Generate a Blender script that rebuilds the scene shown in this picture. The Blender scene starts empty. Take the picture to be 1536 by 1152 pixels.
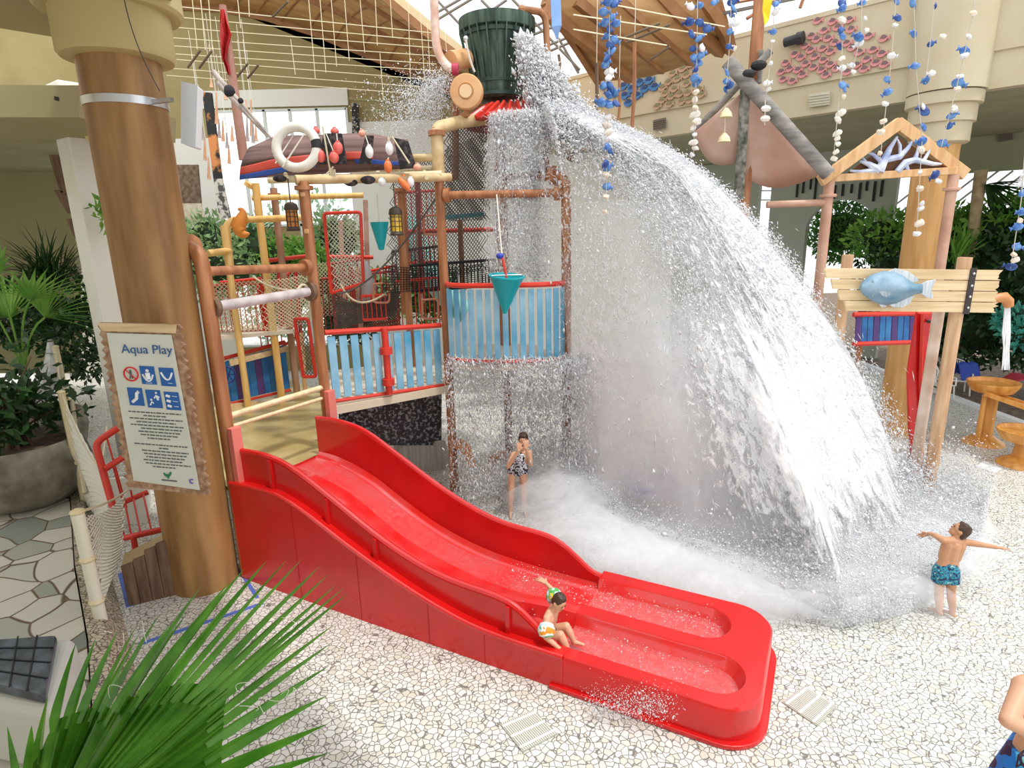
import bpy, math, random
import numpy as np
from mathutils import Vector, Matrix
random.seed(7); np.random.seed(7)
S = bpy.context.scene; C = S.collection
# ---------------------------------------------------------------- camera
CX, CY, FPX, H = 768., 576., 898., 5.0
TH = math.atan(229/898.); RHO = math.atan(84/3522.)
Fv = Vector((0, math.cos(TH), -math.sin(TH))); U0 = Vector((0, math.sin(TH), math.cos(TH)))
Rv = Vector((1,0,0))*math.cos(RHO) - U0*math.sin(RHO); Uv = Vector((1,0,0))*math.sin(RHO) + U0*math.cos(RHO)
cam = bpy.data.objects.new('camera', bpy.data.cameras.new('camera')); C.objects.link(cam)
m = Matrix((Rv, Uv, -Fv)).transposed().to_4x4(); m.translation = (0,0,H); cam.matrix_world = m
cam.data.sensor_width = 36; cam.data.lens = 36*FPX/1536.; cam.data.clip_start = .05; cam.data.clip_end = 300
S.camera = cam
def ray(x, y): return Fv + Rv*((x-CX)/FPX) - Uv*((y-CY)/FPX)
def fl(x, y, z=0.):
    d = ray(x, y); t = (z-H)/d.z; return Vector((d.x*t, d.y*t, z))
def at(x, y, Y):
    d = ray(x, y); t = Y/d.y; return Vector((d.x*t, Y, H+d.z*t))
def onpl(x, y, n, k):
    d = ray(x, y); t = (k-n[2]*H)/(n[0]*d.x+n[1]*d.y+n[2]*d.z); return Vector((d.x*t, d.y*t, H+d.z*t))
def pr(p):
    v = Vector(p)-Vector((0,0,H)); d = v.dot(Fv); return (CX+FPX*v.dot(Rv)/d, CY-FPX*v.dot(Uv)/d)
def zup(b, y):
    lo, hi = -2, 25
    for _ in range(40):
        q = (lo+hi)/2
        if pr((b[0], b[1], q))[1] > y: lo = q
        else: hi = q
    return lo
V = Vector
# ---------------------------------------------------------------- materials
MATS = {}
def mat(name, col, rough=.5, col2=None, scale=4., kind='noise', metal=0., bump=0., stretch=(1,1,1), trans=0., alpha=1., detail=4., thr=(.35,.65), coat=0.):
    if name in MATS: return MATS[name]
    m = bpy.data.materials.new(name); m.use_nodes = True; nt = m.node_tree; N = nt.nodes; L = nt.links
    b = N['Principled BSDF']; b.inputs['Roughness'].default_value = rough; b.inputs['Metallic'].default_value = metal
    b.inputs['Base Color'].default_value = (*col, 1)
    if coat: b.inputs['Coat Weight'].default_value = coat
    if alpha < 1: b.inputs['Alpha'].default_value = alpha
    if col2 is not None:
        tc = N.new('ShaderNodeTexCoord'); mp = N.new('ShaderNodeMapping'); mp.inputs['Scale'].default_value = stretch
        L.new(tc.outputs['Object'], mp.inputs['Vector'])
        if kind == 'voronoi':
            t = N.new('ShaderNodeTexVoronoi'); t.inputs['Scale'].default_value = scale; out = t.outputs['Color']
            sp = N.new('ShaderNodeSeparateColor'); L.new(out, sp.inputs[0]); out = sp.outputs[0]
        else:
            t = N.new('ShaderNodeTexNoise'); t.inputs['Scale'].default_value = scale; t.inputs['Detail'].default_value = detail; out = t.outputs['Fac']
        L.new(mp.outputs[0], t.inputs['Vector'])
        r = N.new('ShaderNodeValToRGB'); r.color_ramp.elements[0].position = thr[0]; r.color_ramp.elements[1].position = thr[1]
        r.color_ramp.elements[0].color = (*col, 1); r.color_ramp.elements[1].color = (*col2, 1)
        L.new(out, r.inputs[0]); L.new(r.outputs[0], b.inputs['Base Color'])
        if bump:
            bp = N.new('ShaderNodeBump'); bp.inputs['Strength'].default_value = bump; bp.inputs['Distance'].default_value = .02
            L.new(out, bp.inputs['Height']); L.new(bp.outputs[0], b.inputs['Normal'])
    if trans:
        tr = N.new('ShaderNodeBsdfTranslucent'); mx = N.new('ShaderNodeMixShader'); mx.inputs[0].default_value = trans
        tr.inputs['Color'].default_value = (*col, 1)
        if col2 is not None: L.new(r.outputs[0], tr.inputs['Color'])
        L.new(b.outputs[0], mx.inputs[1]); L.new(tr.outputs[0], mx.inputs[2]); L.new(mx.outputs[0], N['Material Output'].inputs['Surface'])
    MATS[name] = m; return m
def stone_mat(name, scale, stone, stone2, grout, width=.06, big=0.):
    m = bpy.data.materials.new(name); m.use_nodes = True; nt = m.node_tree; N = nt.nodes; L = nt.links
    b = N['Principled BSDF']; b.inputs['Roughness'].default_value = .45
    tc = N.new('ShaderNodeTexCoord'); wn = N.new('ShaderNodeTexNoise'); wn.inputs['Scale'].default_value = scale*.6; wn.inputs['Detail'].default_value = 1
    L.new(tc.outputs['Object'], wn.inputs['Vector'])
    va = N.new('ShaderNodeVectorMath'); va.operation = 'MULTIPLY_ADD'; va.inputs[1].default_value = (.7/scale,)*3
    L.new(wn.outputs['Color'], va.inputs[0]); L.new(tc.outputs['Object'], va.inputs[2])
    e = N.new('ShaderNodeTexVoronoi'); e.feature = 'DISTANCE_TO_EDGE'; e.inputs['Scale'].default_value = scale
    c = N.new('ShaderNodeTexVoronoi'); c.inputs['Scale'].default_value = scale
    for t in (e, c): t.voronoi_dimensions = '3D'; L.new(va.outputs[0], t.inputs['Vector'])
    sep = N.new('ShaderNodeSeparateColor'); L.new(c.outputs['Color'], sep.inputs[0])
    cr = N.new('ShaderNodeValToRGB'); cr.color_ramp.elements[0].color = (*stone, 1); cr.color_ramp.elements[1].color = (*stone2, 1)
    cr.color_ramp.elements[0].position = .45; cr.color_ramp.elements[1].position = 1
    L.new(sep.outputs[0], cr.inputs[0])
    er = N.new('ShaderNodeMapRange'); er.inputs['From Min'].default_value = width*.35; er.inputs['From Max'].default_value = width
    L.new(e.outputs['Distance'], er.inputs['Value'])
    mx = N.new('ShaderNodeMix'); mx.data_type = 'RGBA'; mx.inputs['A'].default_value = (*grout, 1)
    L.new(er.outputs[0], mx.inputs['Factor']); L.new(cr.outputs[0], mx.inputs['B']); L.new(mx.outputs['Result'], b.inputs['Base Color'])
    bp = N.new('ShaderNodeBump'); bp.inputs['Strength'].default_value = .4; bp.inputs['Distance'].default_value = .01
    L.new(er.outputs[0], bp.inputs['Height']); L.new(bp.outputs[0], b.inputs['Normal'])
    MATS[name] = m; return m
def noisy_wood(name, c1, c2, rough=.55, axis=2, scale=6):
    st = [6, 6, 6]; st[axis] = .7
    return mat(name, c1, rough, c2, scale=scale*.25, stretch=tuple(st), bump=.25)
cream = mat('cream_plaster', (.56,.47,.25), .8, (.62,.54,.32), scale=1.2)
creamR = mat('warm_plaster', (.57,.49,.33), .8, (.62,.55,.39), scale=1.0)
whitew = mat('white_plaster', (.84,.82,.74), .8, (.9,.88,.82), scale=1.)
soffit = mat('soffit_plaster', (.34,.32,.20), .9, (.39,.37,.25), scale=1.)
post_brown = noisy_wood('brown_timber', (.30,.105,.04), (.50,.22,.09), .4)
post_tan = noisy_wood('tan_timber', (.62,.34,.14), (.80,.52,.27), .5)
post_yel = noisy_wood('yellow_timber', (.75,.42,.10), (.88,.60,.24), .4)
pillar_w = mat('painted_wood_grain', (.22,.10,.028), .5, (.54,.31,.115), scale=1.5, stretch=(2.5,2.5,.35), thr=(.32,.78))
bamboo = noisy_wood('bamboo', (.72,.60,.33), (.86,.76,.50), .45)
bamboo_pale = noisy_wood('pale_bamboo', (.80,.76,.60), (.88,.85,.72), .5)
weathered = noisy_wood('weathered_pole', (.36,.30,.27), (.62,.53,.48), .6)
plank = mat('pale_plank', (.66,.47,.25), .6, (.82,.64,.40), scale=2., stretch=(.6,5,8))
dplank = mat('dark_plank', (.11,.06,.035), .7, (.26,.16,.10), scale=2., stretch=(5,5,.6))
red = mat('red_plastic', (.72,.010,.010), .28, (.60,.008,.008), scale=1.5, coat=.3)
redrail = mat('red_rail', (.72,.045,.025), .35)
lblue = mat('light_blue_slat', (.06,.34,.58), .45, (.36,.64,.80), scale=1.3)
dblue = mat('dark_blue_slat', (.02,.12,.40), .45, (.04,.24,.55), scale=3)
teal = mat('teal_plastic', (.0,.40,.46), .3)
rope = mat('rope', (.68,.60,.42), .9)
ropew = mat('pale_rope', (.75,.72,.62), .9)
blacknet = mat('black_net', (.02,.02,.022), .8)
steel = mat('steel', (.62,.63,.65), .3, metal=.9)
bluestripe = mat('blue_tile', (.10,.18,.62), .4)
white = mat('white_plastic', (.85,.86,.88), .4)
green_palm = mat('palm_green', (.05,.20,.012), .35, (.12,.34,.03), scale=6, trans=.35)
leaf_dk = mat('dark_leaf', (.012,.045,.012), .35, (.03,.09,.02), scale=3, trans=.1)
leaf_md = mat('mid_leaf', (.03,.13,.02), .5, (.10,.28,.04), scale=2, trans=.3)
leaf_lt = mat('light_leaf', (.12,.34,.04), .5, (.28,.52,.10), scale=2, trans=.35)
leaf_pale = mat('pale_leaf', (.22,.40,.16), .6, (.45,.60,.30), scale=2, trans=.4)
skin = mat('skin', (.66,.36,.22), .5, (.72,.42,.27), scale=4)
skin2 = mat('tanned_skin', (.52,.26,.14), .5, (.60,.32,.18), scale=4)
hairm = mat('brown_hair', (.035,.017,.01), .5, (.08,.04,.02), scale=40)
soil = mat('dark_soil', (.10,.065,.045), .9, (.20,.15,.10), scale=6)
# ---------------------------------------------------------------- mesh builder
class M:
    def __init__(s): s.v = []; s.f = []
    def add(s, vs, fs):
        o = len(s.v); s.v += [Vector(v) for v in vs]; s.f += [tuple(i+o for i in f) for f in fs]; return s
    def box(s, c, size, rot=None):
        x, y, z = [k/2 for k in size]; c = V(c)
        vs = [V(p) for p in ((-x,-y,-z),(x,-y,-z),(x,y,-z),(-x,y,-z),(-x,-y,z),(x,-y,z),(x,y,z),(-x,y,z))]
        if rot is not None: vs = [rot@v for v in vs]
        return s.add([v+c for v in vs], [(3,2,1,0),(4,5,6,7),(0,1,5,4),(1,2,6,5),(2,3,7,6),(3,0,4,7)])
    def bar(s, a, b, w, t, up=V((0,0,1))):
        a, b = V(a), V(b); d = (b-a).normalized(); sd = d.cross(up)
        if sd.length < 1e-4: sd = d.cross(V((1,0,0)))
        sd.normalize(); u2 = sd.cross(d)
        vs = []
        for p in (a, b):
            for i, j in ((-1,-1),(1,-1),(1,1),(-1,1)): vs.append(p+sd*(i*w/2)+u2*(j*t/2))
        return s.add(vs, [(0,1,2,3),(7,6,5,4),(0,4,5,1),(1,5,6,2),(2,6,7,3),(3,7,4,0)])
    def tube(s, pts, r, n=10, cap=True):
        pts = [V(p) for p in pts]; k = len(pts); rs = r if isinstance(r, (list, tuple)) else [r]*k
        vs = []; prev = None
        for i, p in enumerate(pts):
            d = (pts[min(i+1,k-1)]-pts[max(i-1,0)]).normalized()
            if prev is None:
                x = d.orthogonal().normalized()
            else:
                x = (prev-d*prev.dot(d)); x = x.normalized() if x.length > 1e-5 else d.orthogonal().normalized()
            prev = x; y = d.cross(x)
            for j in range(n):
                a = 2*math.pi*j/n; vs.append(p+(x*math.cos(a)+y*math.sin(a))*rs[i])
        fs = [(i*n+j, i*n+(j+1)%n, (i+1)*n+(j+1)%n, (i+1)*n+j) for i in range(k-1) for j in range(n)]
        if cap: fs += [tuple(range(n-1,-1,-1)), tuple((k-1)*n+j for j in range(n))]
        return s.add(vs, fs)
    def lathe(s, prof, c, n=32, axis=None):
        c = V(c); q = V((0,0,1)).rotation_difference(V(axis)) if axis is not None else None
        vs = []
        for r, z in prof:
            for j in range(n):
                a = 2*math.pi*j/n; v = V((r*math.cos(a), r*math.sin(a), z))
                if q: v = q@v
                vs.append(v+c)
        k = len(prof)
        fs = [(i*n+j, i*n+(j+1)%n, (i+1)*n+(j+1)%n, (i+1)*n+j) for i in range(k-1) for j in range(n)]
        if prof[0][0] > 1e-4: fs.append(tuple(range(n-1,-1,-1)))
        if prof[-1][0] > 1e-4: fs.append(tuple((k-1)*n+j for j in range(n)))
        return s.add(vs, fs)
    def ball(s, c, r, sc=(1,1,1), n=12, rot=None):
        c = V(c); vs = []; k = n//2+1
        for i in range(k):
            t = math.pi*i/(k-1)
            for j in range(n):
                a = 2*math.pi*j/n; v = V((r*sc[0]*math.sin(t)*math.cos(a), r*sc[1]*math.sin(t)*math.sin(a), r*sc[2]*math.cos(t)))
                if rot is not None: v = rot@v
                vs.append(c+v)
        return s.add(vs, [((i+1)*n+j, (i+1)*n+(j+1)%n, i*n+(j+1)%n, i*n+j) for i in range(k-1) for j in range(n)])
    def prism(s, poly, d):
        poly = [V(p) for p in poly]; d = V(d); n = len(poly)
        return s.add(poly+[p+d for p in poly], [tuple(range(n-1,-1,-1)), tuple(range(n,2*n))]+[(i,(i+1)%n,n+(i+1)%n,n+i) for i in range(n)])
    def grid(s, rows, thick=None):
        k = len(rows); n = len(rows[0]); vs = [p for r in rows for p in r]
        return s.add(vs, [(i*n+j, i*n+j+1, (i+1)*n+j+1, (i+1)*n+j) for i in range(k-1) for j in range(n-1)])
    def build(s, name, mt, parent=None, smooth=False, bevel=0, solid=0, weld=False):
        o0 = V((0,0,0))
        if parent is not None:
            p = parent
            while p: o0 += p.location; p = p.parent
        else:
            lo = [min(v[i] for v in s.v) for i in range(3)]; hi = [max(v[i] for v in s.v) for i in range(3)]
            o0 = V(((lo[0]+hi[0])/2, (lo[1]+hi[1])/2, lo[2]))
        me = bpy.data.meshes.new(name); me.from_pydata([tuple(v-o0) for v in s.v], [], s.f); me.update()
        if mt is not None: me.materials.append(mt)
        o = bpy.data.objects.new(name, me); C.objects.link(o)
        if parent is not None: o.parent = parent
        else: o.location = o0
        if smooth:
            for p in me.polygons: p.use_smooth = True
            try: me.set_sharp_from_angle(angle=math.radians(40))
            except Exception: pass
        if solid: q = o.modifiers.new('solid', 'SOLIDIFY'); q.thickness = solid; q.offset = 0
        if bevel: q = o.modifiers.new('bevel', 'BEVEL'); q.width = bevel; q.segments = 2; q.limit_method = 'ANGLE'
        return o
def tag(o, label=None, cat=None, group=None, kind=None):
    if label: o['label'] = label
    if cat: o['category'] = cat
    if group: o['group'] = group
    if kind: o['kind'] = kind
    return o
def thing(name, loc, label, cat, group=None):
    o = bpy.data.objects.new(name, None); C.objects.link(o); o.location = V(loc); o.empty_display_size = .2
    return tag(o, label, cat, group)
def copy_tree(o, loc=None, parent=None):
    c = o.copy(); C.objects.link(c); c.parent = parent
    for ch in list(o.children): copy_tree(ch, None, c)
    if loc is not None: c.location = V(loc)
    return c
def struct(o): o['kind'] = 'structure'; return o
def lerp(a, b, t): return V(a)*(1-t)+V(b)*t
def arc(p, c, q, n=6):  # quadratic bezier
    p, c, q = V(p), V(c), V(q)
    return [p*(1-t)**2+c*2*t*(1-t)+q*t*t for t in [i/n for i in range(n+1)]]
def poly(pts, r=.15, n=5):  # rounded polyline
    pts = [V(p) for p in pts]; out = [pts[0]]
    for i in range(1, len(pts)-1):
        a = pts[i]+(pts[i-1]-pts[i]).normalized()*r; b = pts[i]+(pts[i+1]-pts[i]).normalized()*r
        out += arc(a, pts[i], b, n)
    return out+[pts[-1]]
def npmesh(name, verts, faces, mt, parent=None, loc=None, smooth=False):
    me = bpy.data.meshes.new(name); k = faces.shape[1]
    me.vertices.add(len(verts)); me.vertices.foreach_set('co', verts.astype(np.float32).ravel())
    me.loops.add(faces.size); me.loops.foreach_set('vertex_index', faces.astype(np.int32).ravel())
    me.polygons.add(len(faces)); me.polygons.foreach_set('loop_start', np.arange(0, faces.size, k, dtype=np.int32))
    me.polygons.foreach_set('loop_total', np.full(len(faces), k, dtype=np.int32))
    if smooth: me.polygons.foreach_set('use_smooth', np.ones(len(faces), dtype=bool))
    me.update(calc_edges=True); me.materials.append(mt)
    o = bpy.data.objects.new(name, me); C.objects.link(o)
    if parent is not None: o.parent = parent
    return o
def leaf_cloud(name, centers, radii, n, size, mt, parent=None, aspect=.45):
    cs = np.array([tuple(c) for c in centers]); rs = np.array(radii, dtype=float)
    if rs.ndim == 1: rs = np.repeat(rs[:,None], 3, 1)
    idx = np.random.randint(0, len(cs), n); d = np.random.normal(size=(n,3)); d /= np.linalg.norm(d, axis=1)[:,None]
    rad = np.random.uniform(.45, 1, n)**.5
    p = cs[idx]+d*rs[idx]*rad[:,None]
    ax = np.random.normal(size=(n,3))+d*.8; ax /= np.linalg.norm(ax, axis=1)[:,None]
    sd = np.cross(ax, np.random.normal(size=(n,3))); sd /= np.linalg.norm(sd, axis=1)[:,None]
    L = size*np.random.uniform(.6, 1.3, n)[:,None]
    v = np.stack([p, p+ax*L*.5+sd*L*aspect*.5, p+ax*L, p+ax*L*.5-sd*L*aspect*.5], 1).reshape(-1,3)
    off = np.zeros(3)
    if parent is not None: off = np.array(parent.location)
    else: off = np.array([p[:,0].mean(), p[:,1].mean(), v[:,2].min()])
    o = npmesh(name, v-off, np.arange(4*n).reshape(-1,4), mt, parent)
    if parent is None: o.location = off
    return o
def netgrid(mm, P, Q, nu, nv, r=.006, diag=False, sag=0):
    # P,Q: functions/pairs: P=(p0,p1) bottom edge, Q=(q0,q1) top edge
    def pt(u, v):
        a = lerp(P[0], P[1], u); b = lerp(Q[0], Q[1], u); p = lerp(a, b, v); p.z -= sag*4*u*(1-u)*v; return p
    if not diag:
        for i in range(nu+1): mm.tube([pt(i/nu, j/6) for j in range(7)], r, 3, False)
        for j in range(nv+1): mm.tube([pt(i/8, j/nv) for i in range(9)], r, 3, False)
    else:
        asp = nv/nu
        for k in range(-nv, nu+1):
            for sgn in (1, -1):
                a = []
                for j in range(0, 9):
                    u = (k+(nv*j/8))/nu; v = j/8
                    if sgn < 0: v = 1-v
                    if 0 <= u <= 1: a.append(pt(u, v))
                if len(a) > 1: mm.tube(a, r, 3, False)
    return mm
# ================================================================ SETTING
stone = stone_mat('crazy_paving', 15, (.76,.755,.72), (.64,.61,.52), (.20,.19,.17), .08)
flag = stone_mat('flagstone_paving', 1.6, (.66,.64,.56), (.20,.24,.20), (.16,.10,.06), .03)
rubble = stone_mat('rubble_edging', 14, (.62,.55,.42), (.45,.38,.28), (.12,.10,.08), .1)
d1 = V((-.69426, .71972, 0)); nn = V((.71972, .69426, 0)); KG = nn.dot(V((9.7,13.5,0)))
def gal(x, y, off=0): return onpl(x, y, nn, KG+off)
struct(M().add([(-30,-3,0),(12.72,-3,0),(12.72,40,0),(-30,40,0)], [(0,1,2,3)]).build('floor', stone))
struct(M().add([(12.86,-3,-.02),(50,-3,-.02),(50,45,-.02),(12.86,45,-.02)], [(0,1,2,3)]).build('floor_garden', soil))
struct(M().box((12.79,18,.03), (.22,50,.10)).build('trim_1', mat('white_kerb', (.80,.82,.84), .5)))
# raised terrace on the left (flagstones), edge of rubble
te = [V((-14.5,18,0)), V((-11.2,14,0)), V((-8.36,10.41,0)), V((-6.61,8.03,0)), V((-5.25,6.32,0)), V((-4.3,5.0,0)), V((-3.9,3.0,0)), V((-14.5,3.0,0))]
struct(M().prism([p+V((0,0,.005)) for p in te][::-1], (0,0,.295)).build('floor_terrace', flag))
mm = M()
for a, b in zip(te[:6], te[1:7]):
    n_ = (b-a).cross(V((0,0,1))).normalized()*-1
    mm.add([a+n_*.02+V((0,0,.002)), b+n_*.02+V((0,0,.002)), b+n_*.42+V((0,0,.002)), a+n_*.42+V((0,0,.002)), a+n_*.02+V((0,0,.33)), b+n_*.02+V((0,0,.33)), b+n_*.2+V((0,0,.30)), a+n_*.2+V((0,0,.30))],
           [(0,1,2,3)[::-1],(4,5,6,7),(0,1,5,4),(2,3,7,6),(1,2,6,5),(3,0,4,7)])
struct(mm.build('trim_2', rubble))
# blue tile lines set in the paving
def strip(name, pts, w=.05, z=.004, mt=bluestripe):
    mm = M()
    for a, b in zip(pts, pts[1:]): mm.bar(V(a)+V((0,0,z)), V(b)+V((0,0,z)), w, .008)
    return struct(mm.build(name, mt))
strip('trim_3', [fl(182,860), fl(195,910)], .09); strip('trim_4', [fl(208,967), fl(395,905)], .06); strip('trim_5', [fl(358,853), fl(386,897)], .05)
# left gallery soffit, beam and back wall
LP = V((-4.69,8.06,0))
def lg(t, off, z): p = LP+d1*t-nn*off; return V((p.x, p.y, z))
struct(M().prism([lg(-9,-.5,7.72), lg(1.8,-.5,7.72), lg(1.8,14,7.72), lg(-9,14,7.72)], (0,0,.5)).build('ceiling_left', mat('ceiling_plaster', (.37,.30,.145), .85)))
struct(M().prism([at(-240,176,9.4), at(118,176,9.4), at(118,128,9.4), at(-240,126,9.4)], (0,2.6,0)).build('trim_6', mat('beam_plaster', (.37,.32,.17), .85)))
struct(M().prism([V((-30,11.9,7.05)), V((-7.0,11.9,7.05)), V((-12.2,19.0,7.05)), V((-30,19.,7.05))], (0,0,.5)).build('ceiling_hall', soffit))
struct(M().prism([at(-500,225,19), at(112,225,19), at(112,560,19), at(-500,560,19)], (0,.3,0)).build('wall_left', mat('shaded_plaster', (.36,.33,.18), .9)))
# white square pillar behind column
wp = fl(150,560)
t = thing('square_pillar', fl(158,640), 'white square pillar standing behind the big round wooden column', 'pillar')
b0 = fl(158,640); b0.y = min(b0.y,15.5)
c_ = V((*at(159,450,11.6).xy,0)); t.location = c_
ax = V((.80,-.6,0)); bx = V((.6,.8,0))
prof = []
q0 = c_; w1, w2 = .58, .42
M().prism([q0-ax*w1/2-bx*w2/2, q0+ax*w1/2-bx*w2/2, q0+ax*w1/2+bx*w2/2, q0-ax*w1/2+bx*w2/2], (0,0,7.7)).build('shaft', whitew, t, bevel=.02)
M().prism([q0-ax*.36-bx*.28, q0+ax*.36-bx*.28, q0+ax*.36+bx*.28, q0-ax*.36+bx*.28], (0,0,.3)).build('plinth', whitew, t)
# back wall with windows (openings)
YB = 22.5
def bw(x, y): return at(x, y, YB)
def xz(x, y): p = bw(x, y); return (p.x, p.z)
x0, x1 = -17.5, 6.0
wz0, wz1 = bw(430,300).z, bw(430,164).z
wx = [bw(p,230).x for p in (318,365,403,441,481,525)]
mm = M()
def wb(xa, xb, za, zb): mm.box(((xa+xb)/2, YB+.15, (za+zb)/2), (xb-xa, .3, zb-za))
lz = bw(430,470).z
wb(x0, wx[0], 0, wz1); wb(wx[-1], x1, 0, wz1);
arcw = [bw(*p) for p in [(-200,60),(60,14),(200,2),(330,8),(400,22),(480,48),(560,82),(640,116),(720,158),(800,200)]]
mm.prism([V((x0,YB,wz1)), V((x1,YB,wz1)), V((x1,YB,bw(860,215).z))]+[V((p.x,YB,p.z)) for p in arcw[::-1]], (0,.3,0)); wb(wx[0], wx[-1], 4.55, 5.4); wb(wx[0], wx[-1], 0, 1.0)
wb(2.2, 6.0, 0, 7.6) if False else None
struct(mm.build('wall_back', mat('back_wall_plaster', (.35,.28,.115), .85, (.40,.33,.155), scale=.8)))
mm = M().box(((x0+wx[0])/2, YB-.04, 4.2), (wx[0]-x0, .06, 8.4)); struct(mm.build('wall_lower_left', mat('pale_wall', (.88,.87,.80), .8)))
mm = M().box(((wx[-1]+x1)/2, YB-.04, 4.4), (x1-wx[-1], .06, 8.8)); struct(mm.build('wall_lower_right', MATS['pale_wall']))
mm = M().box(((wx[0]+wx[-1])/2, YB-.04, wz1+.35), (wx[-1]-wx[0]+.2, .1, .55)); struct(mm.build('trim_7', MATS['pale_wall']))
mm = M()
for i, x in enumerate(wx): mm.box((x, YB+.02, (1.0+wz1)/2), (.09,.12,wz1-1.0))
for z in (wz1-.02, 5.4, 4.55, 1.0): mm.box(((wx[0]+wx[-1])/2, YB+.02, z), (wx[-1]-wx[0], .12, .08))
struct(mm.build('window_1', mat('window_frame', (.75,.80,.76), .5)))
# wooden vault behind, curved, over the back wall (barrel profile), glulam ribs
vaultw = mat('vault_boards', (.46,.24,.085), .6, (.62,.36,.15), scale=1.2, stretch=(1,6,1))
ribw = mat('glulam', (.30,.13,.045), .6, (.42,.20,.08), scale=2)
arc_low = [(200,2),(330,8),(400,22),(480,48),(560,82),(640,116),(760,178),(860,235)]
arc_hi = [(380,-150),(470,-90),(540,-45),(590,0),(640,42),(700,86),(790,150),(880,215)]
lowp = [bw(*p) for p in arc_low]; hip = [at(p[0], p[1], 17.0) for p in arc_hi]
rows = [[lerp(a, b, t)+V((0,0,.5*math.sin(math.pi*t))) for a, b in zip(lowp, hip)] for t in [i/6 for i in range(7)]]
struct(M().grid(rows).build('ceiling_vault', vaultw, smooth=True, solid=.15))
for k, i in enumerate((0, 2, 4, 6)):
    mm = M(); pts = rows[i]; mm.tube([p-V((0,0,.12)) for p in pts], .13, 4); struct(mm.build('trim_%d' % (8+k), ribw))
mm = M()
for j in range(len(lowp)-1):
    for q in (.25,.75):
        mm.tube([lerp(rows[i][j], rows[i][j+1], q)-V((0,0,.08)) for i in range(7)], .05, 4)
struct(mm.build('trim_12', ribw))
# right-hand wooden vault between the skylights
L0 = [at(815,-5,15), at(845,35,15.5), at(868,70,16.2), at(898,118,17.)]
R0 = [at(1065,-60,15), at(1078,-5,15.2), at(1088,30,15.5), at(1095,60,16.2)]
rows = [[lerp(a, b, t)+V((0,0,-.25*math.sin(math.pi*t))) for t in [i/10 for i in range(11)]] for a, b in zip(L0, R0)]
struct(M().grid(rows).build('ceiling_vault_right', vaultw, smooth=True, solid=.15))
mm = M()
for u in (.06,.3,.52,.74,.95):
    pp = [lerp(a, b, max(0,min(1,u-.10+.1*i)))-V((0,0,.22)) for i, (a, b) in enumerate(zip(L0, R0))]
    mm.tube(pp, .17, 4)
struct(mm.build('trim_13', ribw))
mm = M(); mm.tube([p-V((0,0,.1)) for p in L0], .1, 4); mm.tube([p-V((0,0,.1)) for p in R0], .1, 4); struct(mm.build('trim_14', ribw))
# skylight glazing bars (sky seen between them)
barm = mat('glazing_bar', (.22,.20,.17), .6)
mm = M()
for a, b in [((655,0),(745,95)),((722,0),(800,80)),((765,-5),(870,105)),((590,-4),(700,90)),((822,30),(868,110)),((650,22),(706,-10)),((652,32),(722,-10)),((795,42),(825,30)),((800,52),(836,38)),((810,73),(850,57)),((826,76),(864,60)),((700,42),(760,0))]:
    mm.tube([at(*a,17.5), at(*b,17.5)], .035, 5)
struct(mm.build('trim_15', barm))
struct(M().bar(at(585,-6,17.1), at(712,96,17.1), .25, .25).build('trim_16', mat('pale_edge_beam', (.75,.62,.36), .6)))
struct(M().bar(at(1085,20,15.3), at(1300,-25,13.), .06, .06).build('trim_17', barm))
mm = M()
for a, b in [((1095,5),(1230,-20)),((1120,28),(1180,-10)),((1200,12),(1208,-10))]: mm.tube([at(*a,15.5), at(*b,15.5)], .04, 5)
struct(mm.build('trim_18', post_brown))
# right gallery: face made of parapet and ledge, soffit, recess
def gp(t, off, z): p = nn*(KG+off)+d1*t; return V((p.x, p.y, z))
tA = d1.dot(V((16,7.2,0))); tB = d1.dot(V((1.2,22.4,0)))
struct(M().prism([gp(tA,0,8.30), gp(tB,0,8.30), gp(tB,0,9.8), gp(tA,0,9.8)], nn*.3).build('wall_right', creamR))
struct(M().prism([gp(tA,.06,7.6), gp(tB,.06,7.6), gp(tB,.06,8.30), gp(tA,.06,8.30)], nn*.3).build('trim_19', creamR))
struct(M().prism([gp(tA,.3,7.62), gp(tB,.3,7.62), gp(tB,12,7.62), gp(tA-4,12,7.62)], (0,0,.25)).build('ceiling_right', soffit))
struct(M().prism([gp(tA,-.03,9.72), gp(tB,-.03,9.72), gp(tB,.35,9.72), gp(tA,.35,9.72)], (0,0,.1)).build('trim_20', creamR))
# pilaster swelling over the pillar
struct(M().lathe([(.72,7.62),(.72,9.78)], (9.38,13.82,0), 40).build('trim_21', creamR, smooth=True))
# recess back wall: band over the garden windows, solid part with slots and arch
OFF = 9.0
def gw(x, y): return gal(x, y, OFF)
zt = gw(1500,256).z
tW0 = d1.dot(gw(1700,300)); tW1 = d1.dot(gw(1345,300)); tW2 = d1.dot(gw(1100,300))
struct(M().prism([gp(tA-6,OFF,zt), gp(tW1,OFF,zt), gp(tW1,OFF,7.62), gp(tA-6,OFF,7.62)], nn*.3).build('wall_recess_band', mat('olive_band', (.36,.37,.24), .9)))
greyg = mat('grey_green_wall', (.44,.47,.40), .9)
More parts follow.
